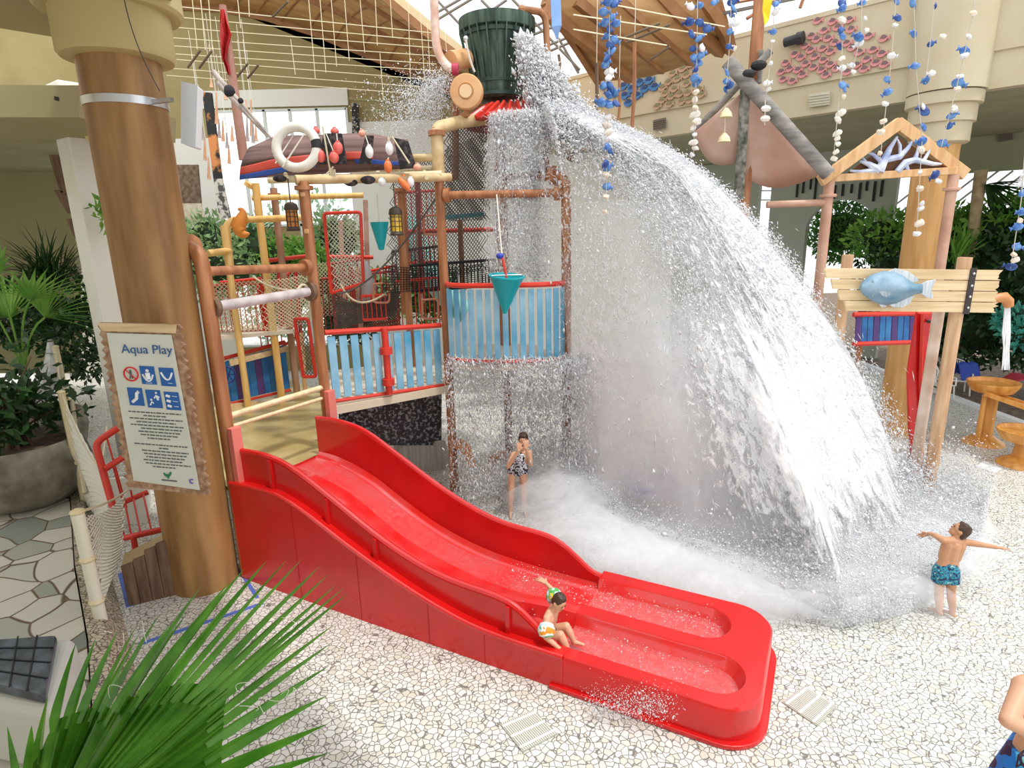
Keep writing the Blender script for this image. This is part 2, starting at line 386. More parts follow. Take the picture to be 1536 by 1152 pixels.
# solid wall with arch opening
ca = d1.dot(gw(1262,330)); ra = .5*abs(d1.dot(gw(1205,330))-d1.dot(gw(1308,330))); zc = gw(1262,345).z
mm = M(); topz = 7.62; n = 16
def gq(t, z): return gp(t, OFF, z)
tw2 = d1.dot(gw(1158,300))
top = []; bot = []
for i in range(n+1):
    a = math.pi*i/n; top.append((ca-ra*math.cos(a), zc+ra*.9*math.sin(a)))
vs = []; fs = []
for (tt, zz) in top: vs += [gq(tt, zz), gq(tt, topz)]
for i in range(n): fs.append((2*i, 2*i+1, 2*i+3, 2*i+2))
mm.add(vs, fs); ta, tb = ca-ra, ca+ra
mm.add([gq(tW1,0), gq(ta,0), gq(ta,topz), gq(tW1,topz)], [(0,1,2,3)]); mm.add([gq(tb,0), gq(tw2,0), gq(tw2,topz), gq(tb,topz)], [(0,1,2,3)])
struct(mm.build('wall_recess', greyg, solid=.3))
struct(M().prism([gq(d1.dot(gw(1137,300)),0), gq(tB+6,0), gq(tB+6,7.6), gq(d1.dot(gw(1137,300)),7.6)], nn*.3).build('wall_recess_far', greyg))
sl = mat('dark_slot', (.03,.03,.028), .9)
mm = M()
for i, (x, y0_, y1_) in enumerate([(1197,268,296),(1206,266,290),(1217,264,284),(1225,264,302),(1253,278,298),(1265,276,294),(1278,276,290),(1291,274,299),(1301,272,286),(1313,272,302),(1324,270,295)]):
    a = gal(x, y0_, OFF-.17); b = gal(x, y1_, OFF-.17); b.x, b.y = a.x, a.y; mm.bar(a, b, .12, .04)
struct(mm.build('trim_22', sl))
mm = M()
for i in range(9): a = gal(1440+i*22-30, 256, OFF+1.5); b = gal(1380+i*22-60, 325, OFF+1.5); mm.tube([a, b], .035, 4)
struct(mm.build('window_2', mat('glazing_white', (.55,.57,.55), .5)))
mm = M()
for z in (272,286,300): mm.tube([gal(1136,z,OFF-.1), gal(1160,z,OFF-.1)], .03, 4)
struct(mm.build('window_3', MATS['glazing_white']))
# round columns
def round_column(name, c, label, rs, rsh, ztop, caps, mt, capm):
    t = thing(name, c, label, 'column'); x, y = c[0], c[1]
    M().lathe([(rs,0),(rs,ztop)], (x,y,0), 48).build('shaft', mt, t, smooth=True)
    pf = [(rs-.01, ztop-.02)]
    for r, z in caps: pf.append((r, z))
    M().lathe(pf, (x,y,0), 48).build('capital', capm, t, smooth=True)
    return t
ccap = mat('capital_plaster', (.50,.40,.18), .7)
colL = round_column('round_column', (-4.69,8.06,0), 'massive round column with painted wood grain and stepped cream capital beside the notice board', .455, 0, 7.12, [(.60,7.12),(.63,7.16),(.63,7.62),(.74,7.62),(.78,7.66),(.78,8.3)], pillar_w, ccap)
colR = round_column('round_column', (9.38,13.85,0), 'distant orange-brown round column with stepped cream capital behind the gabled play hut', .42, 0, 6.6, [(.52,6.6),(.56,6.63),(.56,7.0),(.62,7.02),(.62,7.35),(.70,7.37),(.70,7.6)], noisy_wood('orange_grain', (.58,.30,.09), (.72,.42,.16)), creamR)
# steel strap and white speaker on the big column
t = thing('wall_speaker', V((-3.95,7.75,6.2)), 'white box loudspeaker on a steel strap round the big column', 'speaker')
mm = M(); zz = 6.62
mm.lathe([(.462,zz-.045),(.468,zz-.045),(.468,zz+.045),(.462,zz+.045)], (-4.69,8.06,0), 40); mm.build('strap', steel, t, smooth=True)
M().bar((-4.27,7.9,6.62), (-3.98,7.8,6.62), .05, .05).build('bracket', steel, t)
f0 = [at(272,122,7.75), at(297,128,7.68), at(294,222,7.68), at(272,215,7.75)]
M().prism(f0, V((-.05,.24,0))).build('cabinet', white, t, bevel=.02)
g0 = [lerp(f0[0],f0[2],.06), lerp(f0[1],f0[3],.06), lerp(f0[2],f0[0],.06), lerp(f0[3],f0[1],.06)]
M().prism([p+V((0,-.012,0)) for p in f0], (0,.01,0)).build('grille', mat('speaker_grille', (.70,.74,.82), .5), t)
tag(M().tube(arc(at(183,-20,7.3), at(195,60,7.45), at(240,137,7.55), 10), .006, 4).build('speaker_cable', mat('dark_cable', (.05,.05,.05), .6)), 'thin dark cable running down over the cream capital of the big column', 'cable')
# relief fish on the parapet
def fish_relief(name, mt, mt2, L):
    o = thing(name, (0,0,0), None, None)
    mm = M(); u = d1; n_ = -nn; zz_ = V((0,0,1))
    pts = []; 
    body = [(-.5,0),(-.38,.2),(-.15,.31),(.12,.27),(.32,.1),(.38,.06),(.52,.24),(.5,0),(.52,-.24),(.38,-.06),(.32,-.1),(.12,-.27),(-.15,-.31),(-.38,-.2)]
    mm.prism([(-u)*(a*L)+zz_*(b*L) for a, b in body], n_*.04); mm.build('body', mt, o)
    M().prism([(-u)*(a*L)+zz_*(b*L)+n_*.04 for a, b in [(-.3,.02),(-.12,.3),(.14,.26),(.30,.08),(.1,-.02)]], n_*.015).build('back_patch', mt2, o)
    return o
def place_fish(proto, pts, label, cat, group):
    first = True
    for (x, y) in pts:
        p = gal(x, y, -.02); p = p
        o = proto if first else copy_tree(proto); first = False
        o.location = p; tag(o, label, cat, group)
pink = [(350,120),(436,125),(532,115),(388,177),(466,158),(543,170),(315,208),(345,228),(410,222),(452,245),(277,265),(310,290),(380,280),(424,298),(218,315),(254,332),(333,327),(384,348),(281,368),(326,388),(166,363),(188,397),(140,415),(236,404),(263,432),(152,458),(205,468),(372,404),(397,434),(424,372),(460,395),(517,250),(550,275),(590,302),(643,208),(730,222),(670,288),(720,310),(632,342),(686,362),(735,372),(618,398),(575,375),(520,415)]
pp = fish_relief('fish_relief', mat('pink_fish', (.72,.30,.30), .6), mat('fish_back', (.20,.13,.14), .6), .24)
place_fish(pp, [(1136+x/3.84, y/3.84) for x, y in pink], 'small pink relief fish with a dark back in the shoal on the right gallery parapet', 'fish decoration', 'pink relief fish on the parapet')
blue = [(460,357),(383,400),(432,418),(330,452),(387,474),(439,463),(291,497),(340,511),(414,512),(472,500),(300,550),(371,550),(321,592),(240,540),(178,495),(168,592)]
pb = fish_relief('fish_relief', mat('blue_fish', (.05,.20,.48), .5), mat('blue_fish_back', (.02,.06,.18), .5), .36)
place_fish(pb, [(860+x/3.84, y/3.84) for x, y in blue], 'round blue relief fish in the shoal left of the tan ones on the parapet', 'fish decoration', 'blue relief fish on the parapet')
tan_ = [(540,383),(596,364),(652,335),(575,424),(632,396),(680,370),(550,474),(602,455),(655,432),(518,505),(585,513),(655,482),(532,538),(567,556),(617,541),(662,535),(515,577),(556,601),(627,585),(485,613),(672,577),(725,515),(738,545)]
pt = fish_relief('fish_relief', mat('tan_fish', (.52,.36,.22), .6), mat('olive_fish_back', (.25,.24,.12), .6), .30)
place_fish(pt, [(860+x/3.84, y/3.84) for x, y in tan_], 'tan and olive relief fish in the shoal between blue and pink ones', 'fish decoration', 'tan relief fish on the parapet')
# spot lamp and vents on gallery
t = thing('spotlight', gal(1190,62,-.1), 'black spotlight fixed to the gallery parapet beside the pink fish', 'spotlight')
M().tube([gal(1177,64,-.15), gal(1196,58,-.15)], .11, 12).build('lamp_body', mat('black_metal', (.03,.03,.035), .5), t)
M().tube([gal(1196,58,-.15), gal(1205,56,-.15)], .14, 12).build('lamp_hood', MATS['black_metal'], t); M().bar(gal(1190,60,-.1), gal(1190,60,.02), .05, .05).build('bracket', MATS['black_metal'], t)
for (x, y, w, h, lab, mt) in [(990,186,18,15,'dark louvred vent under the blue relief fish on the gallery ledge', mat('dark_vent', (.18,.15,.11), .7)), (1230,149,31,20,'pale louvred vent on the gallery ledge under the pink fish', mat('pale_vent', (.62,.58,.46), .7)), (1508,206,22,11,'small dark vent in the soffit band at far right', MATS['dark_vent'])]:
    off = .0 if x < 1400 else OFF-.06
    t = thing('air_vent', gal(x, y, off), lab, 'vent')
    a, b, c2, d2 = gal(x-w/2,y-h/2+2,off), gal(x+w/2,y-h/2-2,off), gal(x+w/2,y+h/2-2,off), gal(x-w/2,y+h/2+2,off)
    M().prism([a,b,c2,d2], -nn*.04).build('frame', mt, t)
    mm = M()
    for k in range(1,5): mm.bar(lerp(a,d2,k/5)-nn*.05, lerp(b,c2,k/5)-nn*.05, .03, .02)
    mm.build('louvres', mt, t)
# pipe and dark banners on back wall
tag(M().tube(poly([bw(420,142), bw(581,152), bw(578,166), bw(548,165), bw(545,200)], .1), .05, 8).build('wall_pipe', mat('olive_pipe', (.42,.38,.18), .6)), 'olive pipe bending down the back wall beside the high window', 'pipe')
spk = mat('speckled_dark', (.03,.028,.03), .8, (.55,.50,.42), scale=5, thr=(.52,.62))
tag(M().prism([at(528,155,22.3), at(538,155,22.3), at(541,232,22.3), at(530,232,22.3)], (0,-.08,0)).build('carved_board', spk), 'narrow dark speckled carved board at the right of the high window', 'wall decoration')
t = thing('carved_board', at(325,200,17), 'tall dark speckled carved board with orange flecks left of the red-flag mast', 'wall decoration')
M().prism([at(303,138,17), at(316,139,17), at(332,268,17), at(320,268,17)], (0,.1,0)).build('upper_board', mat('flecked_board', (.03,.03,.03), .8, (.75,.30,.10), scale=2.2, thr=(.52,.60)), t)
M().prism([at(320,268,17), at(332,268,17), at(345,328,17), at(329,328,17)], (0,.1,0)).build('lower_board', mat('flecked_board2', (.75,.72,.65), .8, (.10,.10,.09), scale=6, thr=(.48,.56)), t)
t = thing('wall_panel', at(285,385,18), 'two-tone brown and cream textured panel on the white wall right of the column', 'wall decoration')
M().prism([at(259,247,18), at(296,247,18), at(301,305,18), at(264,305,18)], (0,.08,0)).build('brown_panel', mat('bark_panel', (.13,.08,.05), .9, (.28,.20,.14), scale=9), t)
M().prism([at(264,305,18), at(301,305,18), at(308,338,18), at(270,338,18)], (0,.08,0)).build('cream_panel', mat('sand_panel', (.70,.58,.42), .9, (.85,.78,.65), scale=9), t)
# wall bits for left dark region
t = thing('carved_totem', at(120,358,15.5), 'dark carved wooden totem hanging on the shaded wall left of the white pillar', 'wall decoration')
for (a, b, mt) in [((72,232),(90,290),dplank),((80,285),(100,320),dplank),((98,328),(112,358),dplank)]:
    mm = M(); mm.prism([at(a[0],a[1],15.5), at(a[0]+14,a[1],15.5), at(b[0]+12,b[1],15.5), at(b[0],b[1],15.5)], (0,.2,0)); mm.build('carving', mt, t, bevel=.02)

# unseen walls behind camera and far left, added to shade the hall
struct(M().box((-2,-4.2,2.0), (36,.3,4)).build('shade_wall_front', creamR))  # kept low so sky light fills in from behind the camera
struct(M().box((-19.5,7,5.5), (.3,24,11)).build('shade_wall_left', creamR))
# ================================================================ SLIDE
sa = V((.885,-.466,0)); sb = V((.466,.885,0))
def sp(s, t, z): return sa*s+sb*t+V((0,0,z))
def interp(tab, s):
    if s <= tab[0][0]: return tab[0][1]
    for (a, b), (c, d) in zip(tab, tab[1:]):
        if s <= c:
            u = (s-a)/(c-a); return b+(d-b)*u
    return tab[-1][1]
def smoothtab(tab):
    for _ in range(2):
        new = [tab[0]]
        for (a,b),(c,d) in zip(tab, tab[1:]): new += [(a*.75+c*.25, b*.75+d*.25), (a*.25+c*.75, b*.25+d*.75)]
        tab = new+[tab[-1]]
    return tab
FLG = smoothtab([(-7.35,1.56),(-6.9,1.58),(-6.4,1.56),(-5.9,1.38),(-5.2,1.05),(-4.3,.70),(-3.6,.50),(-3.1,.43),(-2.2,.43),(-.2,.43)])
WAL = smoothtab([(-7.35,2.03),(-6.7,2.05),(-6.2,1.92),(-5.6,1.62),(-4.8,1.2),(-4.2,.98),(-3.7,.88),(-3.1,.86),(-2.85,.80),(-2.6,.62),(-2.42,.46),(-2.3,.43)])
WALF = smoothtab([(-7.35,2.06),(-6.8,2.07),(-6.3,1.98),(-5.7,1.66),(-4.9,1.24),(-4.3,1.0),(-3.8,.88),(-3.2,.87),(-2.95,.80),(-2.7,.62),(-2.5,.46),(-2.35,.43)])
CHU = smoothtab([(-7.35,1.38),(-6.9,1.36),(-6.2,1.16),(-5.7,.88),(-5.0,.54),(-4.2,.32),(-3.5,.26),(-3.0,.24),(-2.2,.24),(-.2,.22)])
SL = thing('water_slide', sp(-4, 6.1, 0), 'big red double-lane water slide with shallow run-out tray beside the splash', 'slide')
T0, T1 = 5.28, 7.0; TM = 6.14
ss = [-7.35+i*(7.35-2.35)/60 for i in range(61)]
# chute surface (cross-section) until run-out
def csec(s):
    z = interp(CHU, s); k = min(1, max(0, (s+3.9)/1.3)); ridge = .015+.175*k
    pts = []
    for t, h in [(T0+.07,.16),(T0+.12,.06),(T0+.22,.0),(TM-.16,.0),(TM-.09,ridge*.9),(TM,ridge),(TM+.09,ridge*.9),(TM+.16,.0),(T1-.22,.0),(T1-.12,.06),(T1-.07,.16)]:
        pts.append(sp(s, t, z+h))
    return pts
M().grid([csec(s) for s in ss]).build('chute', mat('red_chute', (.74,.018,.018), .2, (.66,.05,.05), scale=2.5, coat=.5), SL, smooth=True)
# walls as thick curved ribbons
def wall(T, W, tk, thick, low):
    mm = M(); rows = []
    for s in ss:
        zt = interp(W, s); zl = low(s); zt = max(zt, zl+.02)
        rows.append([sp(s,T,zl), sp(s,T,zt), sp(s,T+thick,zt), sp(s,T+thick,zl)])
    n = len(rows); vs = [p for r in rows for p in r]
    fs = [(4*i+j, 4*i+(j+1)%4, 4*(i+1)+(j+1)%4, 4*(i+1)+j) for i in range(n-1) for j in range(4)]+[(3,2,1,0), (4*n-4,4*n-3,4*n-2,4*n-1)]
    return mm.add(vs, fs)
nw = wall(T0+.06, WAL, 0, .06, lambda s: max(.05, interp(FLG, s)-.45))
nw.build('side_wall', red, SL)
wall(T1-.10, WALF, 0, .06, lambda s: max(.0, interp(CHU, s)-.25)).build('side_wall', red, SL)
# rounded top rims
M().tube([sp(s, T0+.09, interp(WAL, s)) for s in ss], .042, 8).build('rim', red, SL, smooth=True)
M().tube([sp(s, T1-.07, interp(WALF, s)) for s in ss], .042, 8).build('rim', red, SL, smooth=True)
# outer skirt panel below flange plus the flange
mm = M(); rows = []
s2 = [-7.42+i*(7.42-2.2)/60 for i in range(61)]
mm.grid([[sp(s, T0-.05, .0), sp(s, T0-.05, interp(FLG, s))] for s in s2]); mm.grid([[sp(s, T0-.05, interp(FLG, s)), sp(s, T0+.08, interp(FLG, s)+.0)] for s in s2])
mm.build('skirt_panel', red, SL, solid=.02)
M().tube([sp(s, T0-.05, interp(FLG, s)) for s in s2], .03, 8).build('flange', red, SL, smooth=True)
for px in ((405,700),(490,760),(563,822),(762,925)):
    d = ray(*px); T = T0+.04; k = T/(sb.x*d.x+sb.y*d.y); s = (d.x*k)*sa.x+(d.y*k)*sa.y
    z0, z1 = interp(FLG, s), interp(WAL, s)
    M().bar(sp(s,T0+.045,z0), sp(s,T0+.045,z1-.02), .05, .05, up=sa).build('rib', red, SL)
for s in (-6.2,-5.1,-4.0,-3.2): M().bar(sp(s,T0-.062,.02), sp(s,T0-.062,interp(FLG,s)-.05), .006, .006, up=sa).build('seam', mat('dark_red_seam', (.45,.01,.01), .5), SL)
M().grid([[sp(s, T1-.04, 0), sp(s, T1-.04, interp(CHU, s)+.1)] for s in ss]).build('skirt_panel', red, SL, solid=.02)
M().grid([[sp(-7.36, T, z) for T in (T0, T1-.04)] for z in (0, 1.42)]).build('end_panel', red, SL, solid=.02)
# run-out tray: block with two stadium pools
RZ = .43; s0, s1 = -2.36, -.18
def rrect(sa_, sb_, ta, tb, r, n=8, both=False):
    out = [(sa_, ta)] if not both else []
    if both:
        for i in range(n+1): a = math.pi+math.pi/2*i/n; out.append((sa_+r+r*math.cos(a), ta+r+r*math.sin(a)))
    for i in range(n+1): a = -math.pi/2+math.pi/2*i/n; out.append((sb_-r+r*math.cos(a), ta+r+r*math.sin(a)))
    for i in range(n+1): a = math.pi/2*i/n; out.append((sb_-r+r*math.cos(a), tb-r+r*math.sin(a)))
    if both:
        for i in range(n+1): a = math.pi/2+math.pi/2*i/n; out.append((sa_+r+r*math.cos(a), tb-r+r*math.sin(a)))
    else: out.append((sa_, tb))
    return out
outer = rrect(s0, s1, T0-.05, T1+.10, .42)
def ring(zs, scale=0): pass
mm = M(); n = len(outer)
o3 = [sp(s,t,0.03) for s,t in outer]; o4 = [sp(s,t,RZ-.03) for s,t in outer]
cx_, ct_ = (s0+s1)/2, (T0+T1)/2
o5 = [sp(s-(.02 if s>s0+.01 else 0), t+(.02 if t<ct_ else -.02), RZ) for s,t in outer]
mm.add(o3+o4+o5, [(i,i+1,n+i+1,n+i) for i in range(n-1)]+[(n+i,n+i+1,2*n+i+1,2*n+i) for i in range(n-1)])
mm.build('runout_wall', red, SL, smooth=True)
# base plate
M().prism([sp(s,t,0.004) for s,t in rrect(s0, s1+.07, T0-.10, T1+.14, .45)], (0,0,.05)).build('base_flange', red, SL, bevel=.01)
# deck with pools: fill via bmesh boolean-free: triangulated polygon with holes
import bmesh
from mathutils.geometry import tessellate_polygon
def pool(ta, tb, se):
    r = (tb-ta)/2; out = [(s0, ta)]
    for i in range(17): a = -math.pi/2+math.pi*i/16; out.append((se-r+r*math.cos(a), (ta+tb)/2+r*math.sin(a)))
    out.append((s0, tb)); return out
pA = pool(T0+.13, TM-.09, -.36); pB = pool(TM+.10, T1-.12, -.62)
contour = [(s0,T0-.05)]+outer[1:-1]+[(s0,T1+.10)]
loop = [(s0, T1+.08)]+pB[::-1]+pA[::-1]+[(s0, T0-.03)]+[(s-(.02 if s>s0+.01 else 0), t+(.02 if t<ct_ else -.02)) for s,t in outer[1:-1]]
loopv = [sp(s,t,RZ) for s,t in loop]
tri = tessellate_polygon([loopv])
M().add(loopv, [tuple(t) for t in tri]).build('runout_deck', red, SL)
mred = MATS['red_chute']
for pl, nm in ((pA,'runout_pool'),(pB,'runout_pool')):
    mm = M(); cs = [sum(p[0] for p in pl)/len(pl), sum(p[1] for p in pl)/len(pl)]
    rr = []
    for k, (dz, ins) in enumerate([(0,0),(-.03,.02),(-.14,.05),(-.19,.10)]):
        row = []
        tcn = (pl[0][1]+pl[-1][1])/2; rad_ = abs(pl[-1][1]-pl[0][1])/2; scn = max(p[0] for p in pl)-rad_
        for s,t in pl:
            ds, dt = max(0, s-scn), t-tcn; L_ = math.hypot(ds, dt) or 1; row.append(sp(s-ds/L_*ins, t-dt/L_*ins, RZ+dz))
        rr.append(row)
    mm.grid(rr); b_ = rr[-1]; k = len(mm.v); mm.add(b_, [tuple(range(len(b_)))])
    mm.build(nm, mred, SL, smooth=True)
# water lying in the pools and sliding down the lane
def water_mat(name, alpha, rough=.05):
    m = bpy.data.materials.new(name); m.use_nodes = True; nt = m.node_tree; N = nt.nodes; L = nt.links; b = N['Principled BSDF']
    b.inputs['Base Color'].default_value = (.9,.92,.95,1); b.inputs['Roughness'].default_value = rough
    tn = N.new('ShaderNodeTexNoise'); tn.inputs['Scale'].default_value = 14; tn.inputs['Detail'].default_value = 6; tn.inputs['Distortion'].default_value = 1.5
    tc = N.new('ShaderNodeTexCoord'); L.new(tc.outputs['Object'], tn.inputs['Vector'])
    r = N.new('ShaderNodeMapRange'); r.inputs['From Min'].default_value = .5; r.inputs['From Max'].default_value = .8; r.inputs['To Min'].default_value = alpha; r.inputs['To Max'].default_value = .14
    L.new(tn.outputs['Fac'], r.inputs['Value']); L.new(r.outputs[0], b.inputs['Alpha'])
    bp = N.new('ShaderNodeBump'); bp.inputs['Strength'].default_value = .8; bp.inputs['Distance'].default_value = .04
    L.new(tn.outputs['Fac'], bp.inputs['Height']); L.new(bp.outputs[0], b.inputs['Normal']); return m
wm = water_mat('shallow_water', .04)
WA = thing('slide_water', sp(-1.4, 6.1, .25), 'thin foaming water running down the red slide into its two trays', 'water'); WA['kind'] = 'stuff'
for pl in (pA, pB): tag(M().prism([sp(s-(.06 if s>s0+.01 else 0), t+(.06 if t<(pl[0][1]+pl[-1][1])/2 else -.06), .27) for s,t in pl], (0,0,.015)).build('tray_water', wm, WA), kind='stuff')
M().grid([[sp(s, t, interp(CHU, s)+.022+.01*math.sin(9*t+4*s)) for t in (TM+.2, 6.5, 6.65, T1-.24)] for s in ss[:56]]).build('lane_water', wm, WA, smooth=True)
# ================================================================ PLAY TOWER
PT = thing('play_tower', (-2.5,10.8,0), 'brown-posted water play tower with red rails and blue slat panels behind the red slide', 'play structure')
A = V((-4.11,8.19,0)); B = V((-3.15,9.75,0)); Cc = V((-1.2,11.12,0)); D = V((1.01,10.77,0)); E_ = V((-.1,12.3,0))
Fp = fl(446,592,1.4); Fp.z = 0; G = V((-2.1,12.4,0)); Bk = fl(414,520,1.6); Bk.z = 0
def post(name, b, z1, r=.085, mt=post_brown, par=None, z0=0, capr=None):
    t = M(); t.tube([(b[0],b[1],z0),(b[0],b[1],z1)], r, 14); o = t.build(name, mt, par or PT, smooth=True)
    return o
def collar(p, axis, r=.13, w=.05, mt=post_brown, par=None, name='collar'):
    axis = V(axis).normalized(); return M().tube([V(p)-axis*w, V(p)+axis*w], r, 12).build(name, mt, par or PT, smooth=True)
def rail(p, q, r=.05, mt=post_brown, par=None, name='rail'):
    return M().tube([p, q], r, 10).build(name, mt, par or PT, smooth=True)
zA = zup(A, 372)
pts = poly([(A.x,A.y,0),(A.x,A.y,zA),(A.x-.7,A.y+.45,zA+.05)], .28)
M().tube(pts, .10, 14).build('post', post_brown, PT, smooth=True)
collar((A.x-.22,A.y+.15,zA+.02), (-.7,.45,0), .17)
post('post', B, zup(B,272), .085); post('post', Cc, zup(Cc,192), .085); post('post', E_, 6.15, .085)
zD = zup(D, 262); pts = poly([(D.x,D.y,0),(D.x,D.y,zD),(D.x-.6,D.y+.35,zD)], .25); M().tube(pts, .085, 14).build('post', post_brown, PT, smooth=True)
collar((D.x-.2,D.y+.12,zD), (-.6,.35,0), .16); collar((E_.x,E_.y,6.15),(0,0,1),.17,.03); collar((B.x,B.y,zup(B,282)),(0,0,1),.14,.03)
post('post', Fp, zup(Fp,282), .075, mat('grey_brown_timber',(.33,.17,.10),.5,(.46,.27,.17),scale=1.5,stretch=(6,6,.7))); collar((Fp.x,Fp.y,zup(Fp,292)),(0,0,1),.13,.03)
post('post', G, zup(G,283), .075); collar((G.x,G.y,zup(G,285)),(0,0,1),.13,.03)
def onv(b, y): return V((b[0], b[1], zup(b, y)))
# rails between A and B
rail(onv(A,407), onv(B,401), .065); collar(lerp(onv(A,407),onv(B,401),.93), B-A, .13)
rail(onv(A,462), onv(B,436), .075, mat('worn_grey_roller', (.48,.42,.42), .5, (.68,.62,.62), scale=5)); collar(lerp(onv(A,462),onv(B,436),.04), B-A, .15, .04, dplank); collar(lerp(onv(A,462),onv(B,436),.95), B-A, .15, .04, dplank)
rail(onv(A,626), onv(B,580), .045, bamboo, name='bamboo_bar'); rail(onv(A,642), onv(B,596), .03, bamboo, name='bamboo_bar')
M().tube(arc(lerp(onv(A,462),onv(B,436),.8), lerp(onv(A,440),onv(B,405),.9), onv(B,452), 8), .02, 5).build('rope_lashing', rope, PT)
# red end uprights of the slide mouth
for b, y0_, y1_ in ((A+sa*.10,640,860),(B+sa*.06-sb*.02,585,690)):
    q0, q1 = onv(b, y1_), onv(b, y0_); M().bar(q0+sa*.06, q1+sa*.06, .16, .10, up=sa).build('mouth_upright', mat('faded_red', (.80,.22,.18), .5), PT, bevel=.01)
# gold sheet deck at slide mouth and lower deck
gold = mat('gold_sheet', (.50,.38,.14), .3, (.66,.54,.27), scale=2, metal=.25)
dk = [A+V((0,0,1.36)), B+V((0,0,1.36)), V((Fp.x+.5,Fp.y+.2,1.36)), V((Bk.x-1.4,Bk.y-.4,1.36)), A-sa*1.5+V((0,0,1.36))]
M().prism(dk, (0,0,.06)).build('deck', gold, PT)
# raised second deck between B, C
DZ = zup(B, 606)-.05
k = [V((B.x,B.y,DZ)), V((Cc.x,Cc.y,DZ)), V((E_.x-1.2,E_.y+1.0,DZ)), V((B.x-.6,B.y+2.4,DZ))]
M().prism(k, (0,0,.09)).build('deck', mat('pale_deck', (.70,.62,.50), .6), PT)
# cream beam under B-C panel
M().bar(k[0]+V((0,-.02,-.08)), k[1]+V((0,-.02,-.08)), .08, .14).build('edge_beam', mat('cream_beam', (.72,.62,.46), .6), PT)
# slat panels
def slat_panel(path, z0, z1, n, w, mt, mtr=redrail, par=None, gap=.03, tube_r=.045, label=None, skew=0):
    P = [V(p) for p in path]
    o = thing('fence_panel', lerp(P[0], P[-1], .5), None, None)
    pr_ = par or PT; o.location = o.location-pr_.location; o.parent = pr_
    o.location.z = 0-0
    L = [0]
    for a, b in zip(P, P[1:]): L.append(L[-1]+(b-a).length)
    def pa(u):
        d = u*L[-1]
        for i in range(len(P)-1):
            if d <= L[i+1] or i == len(P)-2:
                q = (d-L[i])/(L[i+1]-L[i]); return lerp(P[i], P[i+1], q), (P[i+1]-P[i]).normalized()
    z0f = (lambda u: z0[0]*(1-u)+z0[1]*u) if isinstance(z0, tuple) else (lambda u: z0)
    z1f = (lambda u: z1[0]*(1-u)+z1[1]*u) if isinstance(z1, tuple) else (lambda u: z1)
    mats = mt if isinstance(mt, list) else [mt]; groups = [M() for _ in mats]
    for i in range(n):
        u = (i+.5)/n; p, d = pa(u); a = V((p.x,p.y,z0f(u)+.05)); b = V((p.x,p.y,z1f(u)-.07)); nrm = d.cross(V((0,0,1)))
        groups[i % len(mats)].bar(a, b, w, .03, up=nrm)
    for g, mq in zip(groups, mats): g.build('slats', mq, o, bevel=.008)
    M().tube([V((*pa(u)[0].xy, z1f(u))) for u in [i/12 for i in range(13)]], tube_r, 8).build('top_rail', mtr, o, smooth=True)
    M().tube([V((*pa(u)[0].xy, z0f(u))) for u in [i/12 for i in range(13)]], tube_r*.7, 8).build('bottom_rail', mtr, o, smooth=True)
    return o
# fix: location of nested empties is relative; builder sums parents
bz0, bz1 = zup(B,604), zup(B,500); cz0, cz1 = zup(Cc,576), zup(Cc,487)
slat_panel([lerp(B,Cc,.04), lerp(B,Cc,.95)], (bz0,cz0), (bz1,cz1), 11, .135, lblue)
mid = lerp(B,Cc,.48)+V((.02,-.08,0)); M().tube([V((mid.x,mid.y,(bz0+cz0)/2)), V((mid.x,mid.y,(bz1+cz1)/2+.03))], .06, 10).build('red_pump_column', redrail, PT, smooth=True)
for q in (.2,.68): M().tube([V((mid.x,mid.y,lerp((0,0,(bz0+cz0)/2),(0,0,(bz1+cz1)/2),q).z-.06)), V((mid.x,mid.y,lerp((0,0,(bz0+cz0)/2),(0,0,(bz1+cz1)/2),q).z+.06))], .11, 10).build('pump_boss', redrail, PT, smooth=True)
# bowed balcony panel C-D
bow = [Cc+V((.05,-.05,0)), Cc+V((.12,-.42,0)), Cc+V((.45,-.62,0)), Cc+V((.9,-.72,0)), Cc+V((1.4,-.76,0)), D+V((-.4,-.42,0)), D+V((-.12,-.30,0)), D+V((-.04,-.03,0))]
slat_panel(bow, zup(Cc,532), zup(Cc,425), 18, .10, lblue)
bdz = zup(Cc,545)
M().prism([V((p.x,p.y,bdz)) for p in bow+[E_+V((.6,0,0)), E_+V((-.9,.3,0))]], (0,0,.1)).build('balcony_deck', MATS['pale_deck'], PT)
rail(onv(Cc,293)+V((0,0,0)), onv(D,289), .07); rail(onv(E_,266), V((D.x-.2,D.y+.12,zup(D,258))), .06); collar(lerp(onv(Cc,293),onv(D,289),.93), D-Cc, .13); collar(lerp(onv(Cc,293),onv(D,289),.06), D-Cc, .13)
# dark blue panel at back of lower deck
p0 = fl(338,613,1.42); p1 = fl(436,590,1.42)
slat_panel([p0, p1], 1.50, (zup(p0,540),zup(p1,513)), 10, .15, [dblue, dblue, mat('purple_slat',(.10,.05,.22),.5)])
ob = M(); wc = at(343,562,p0.y-.1)
for k in range(12):
    a0, a1 = k*math.pi/6, (k+1)*math.pi/6; ob.tube([wc+V((.14*math.cos(a0),0,.17*math.sin(a0))), wc+V((.14*math.cos(a1),0,.17*math.sin(a1)))], .02, 6)
for k in range(3): a0 = k*math.pi/3; ob.tube([wc+V((.14*math.cos(a0),0,.17*math.sin(a0))), wc-V((.14*math.cos(a0),0,.17*math.sin(a0)))], .013, 5)
tag(ob.build('play_wheel', mat('navy_plastic', (.02,.03,.18), .4), PT), 'navy blue play steering wheel')
for zz_ in (0, 1):
    y_ = (625,545)[zz_]; M().bar(at(345,y_-(-0 if zz_ else 15),p0.y-.06), at(430,y_-22-(0 if zz_ else 2),p1.y-.06), .04, .12).build('plank', plank, PT)
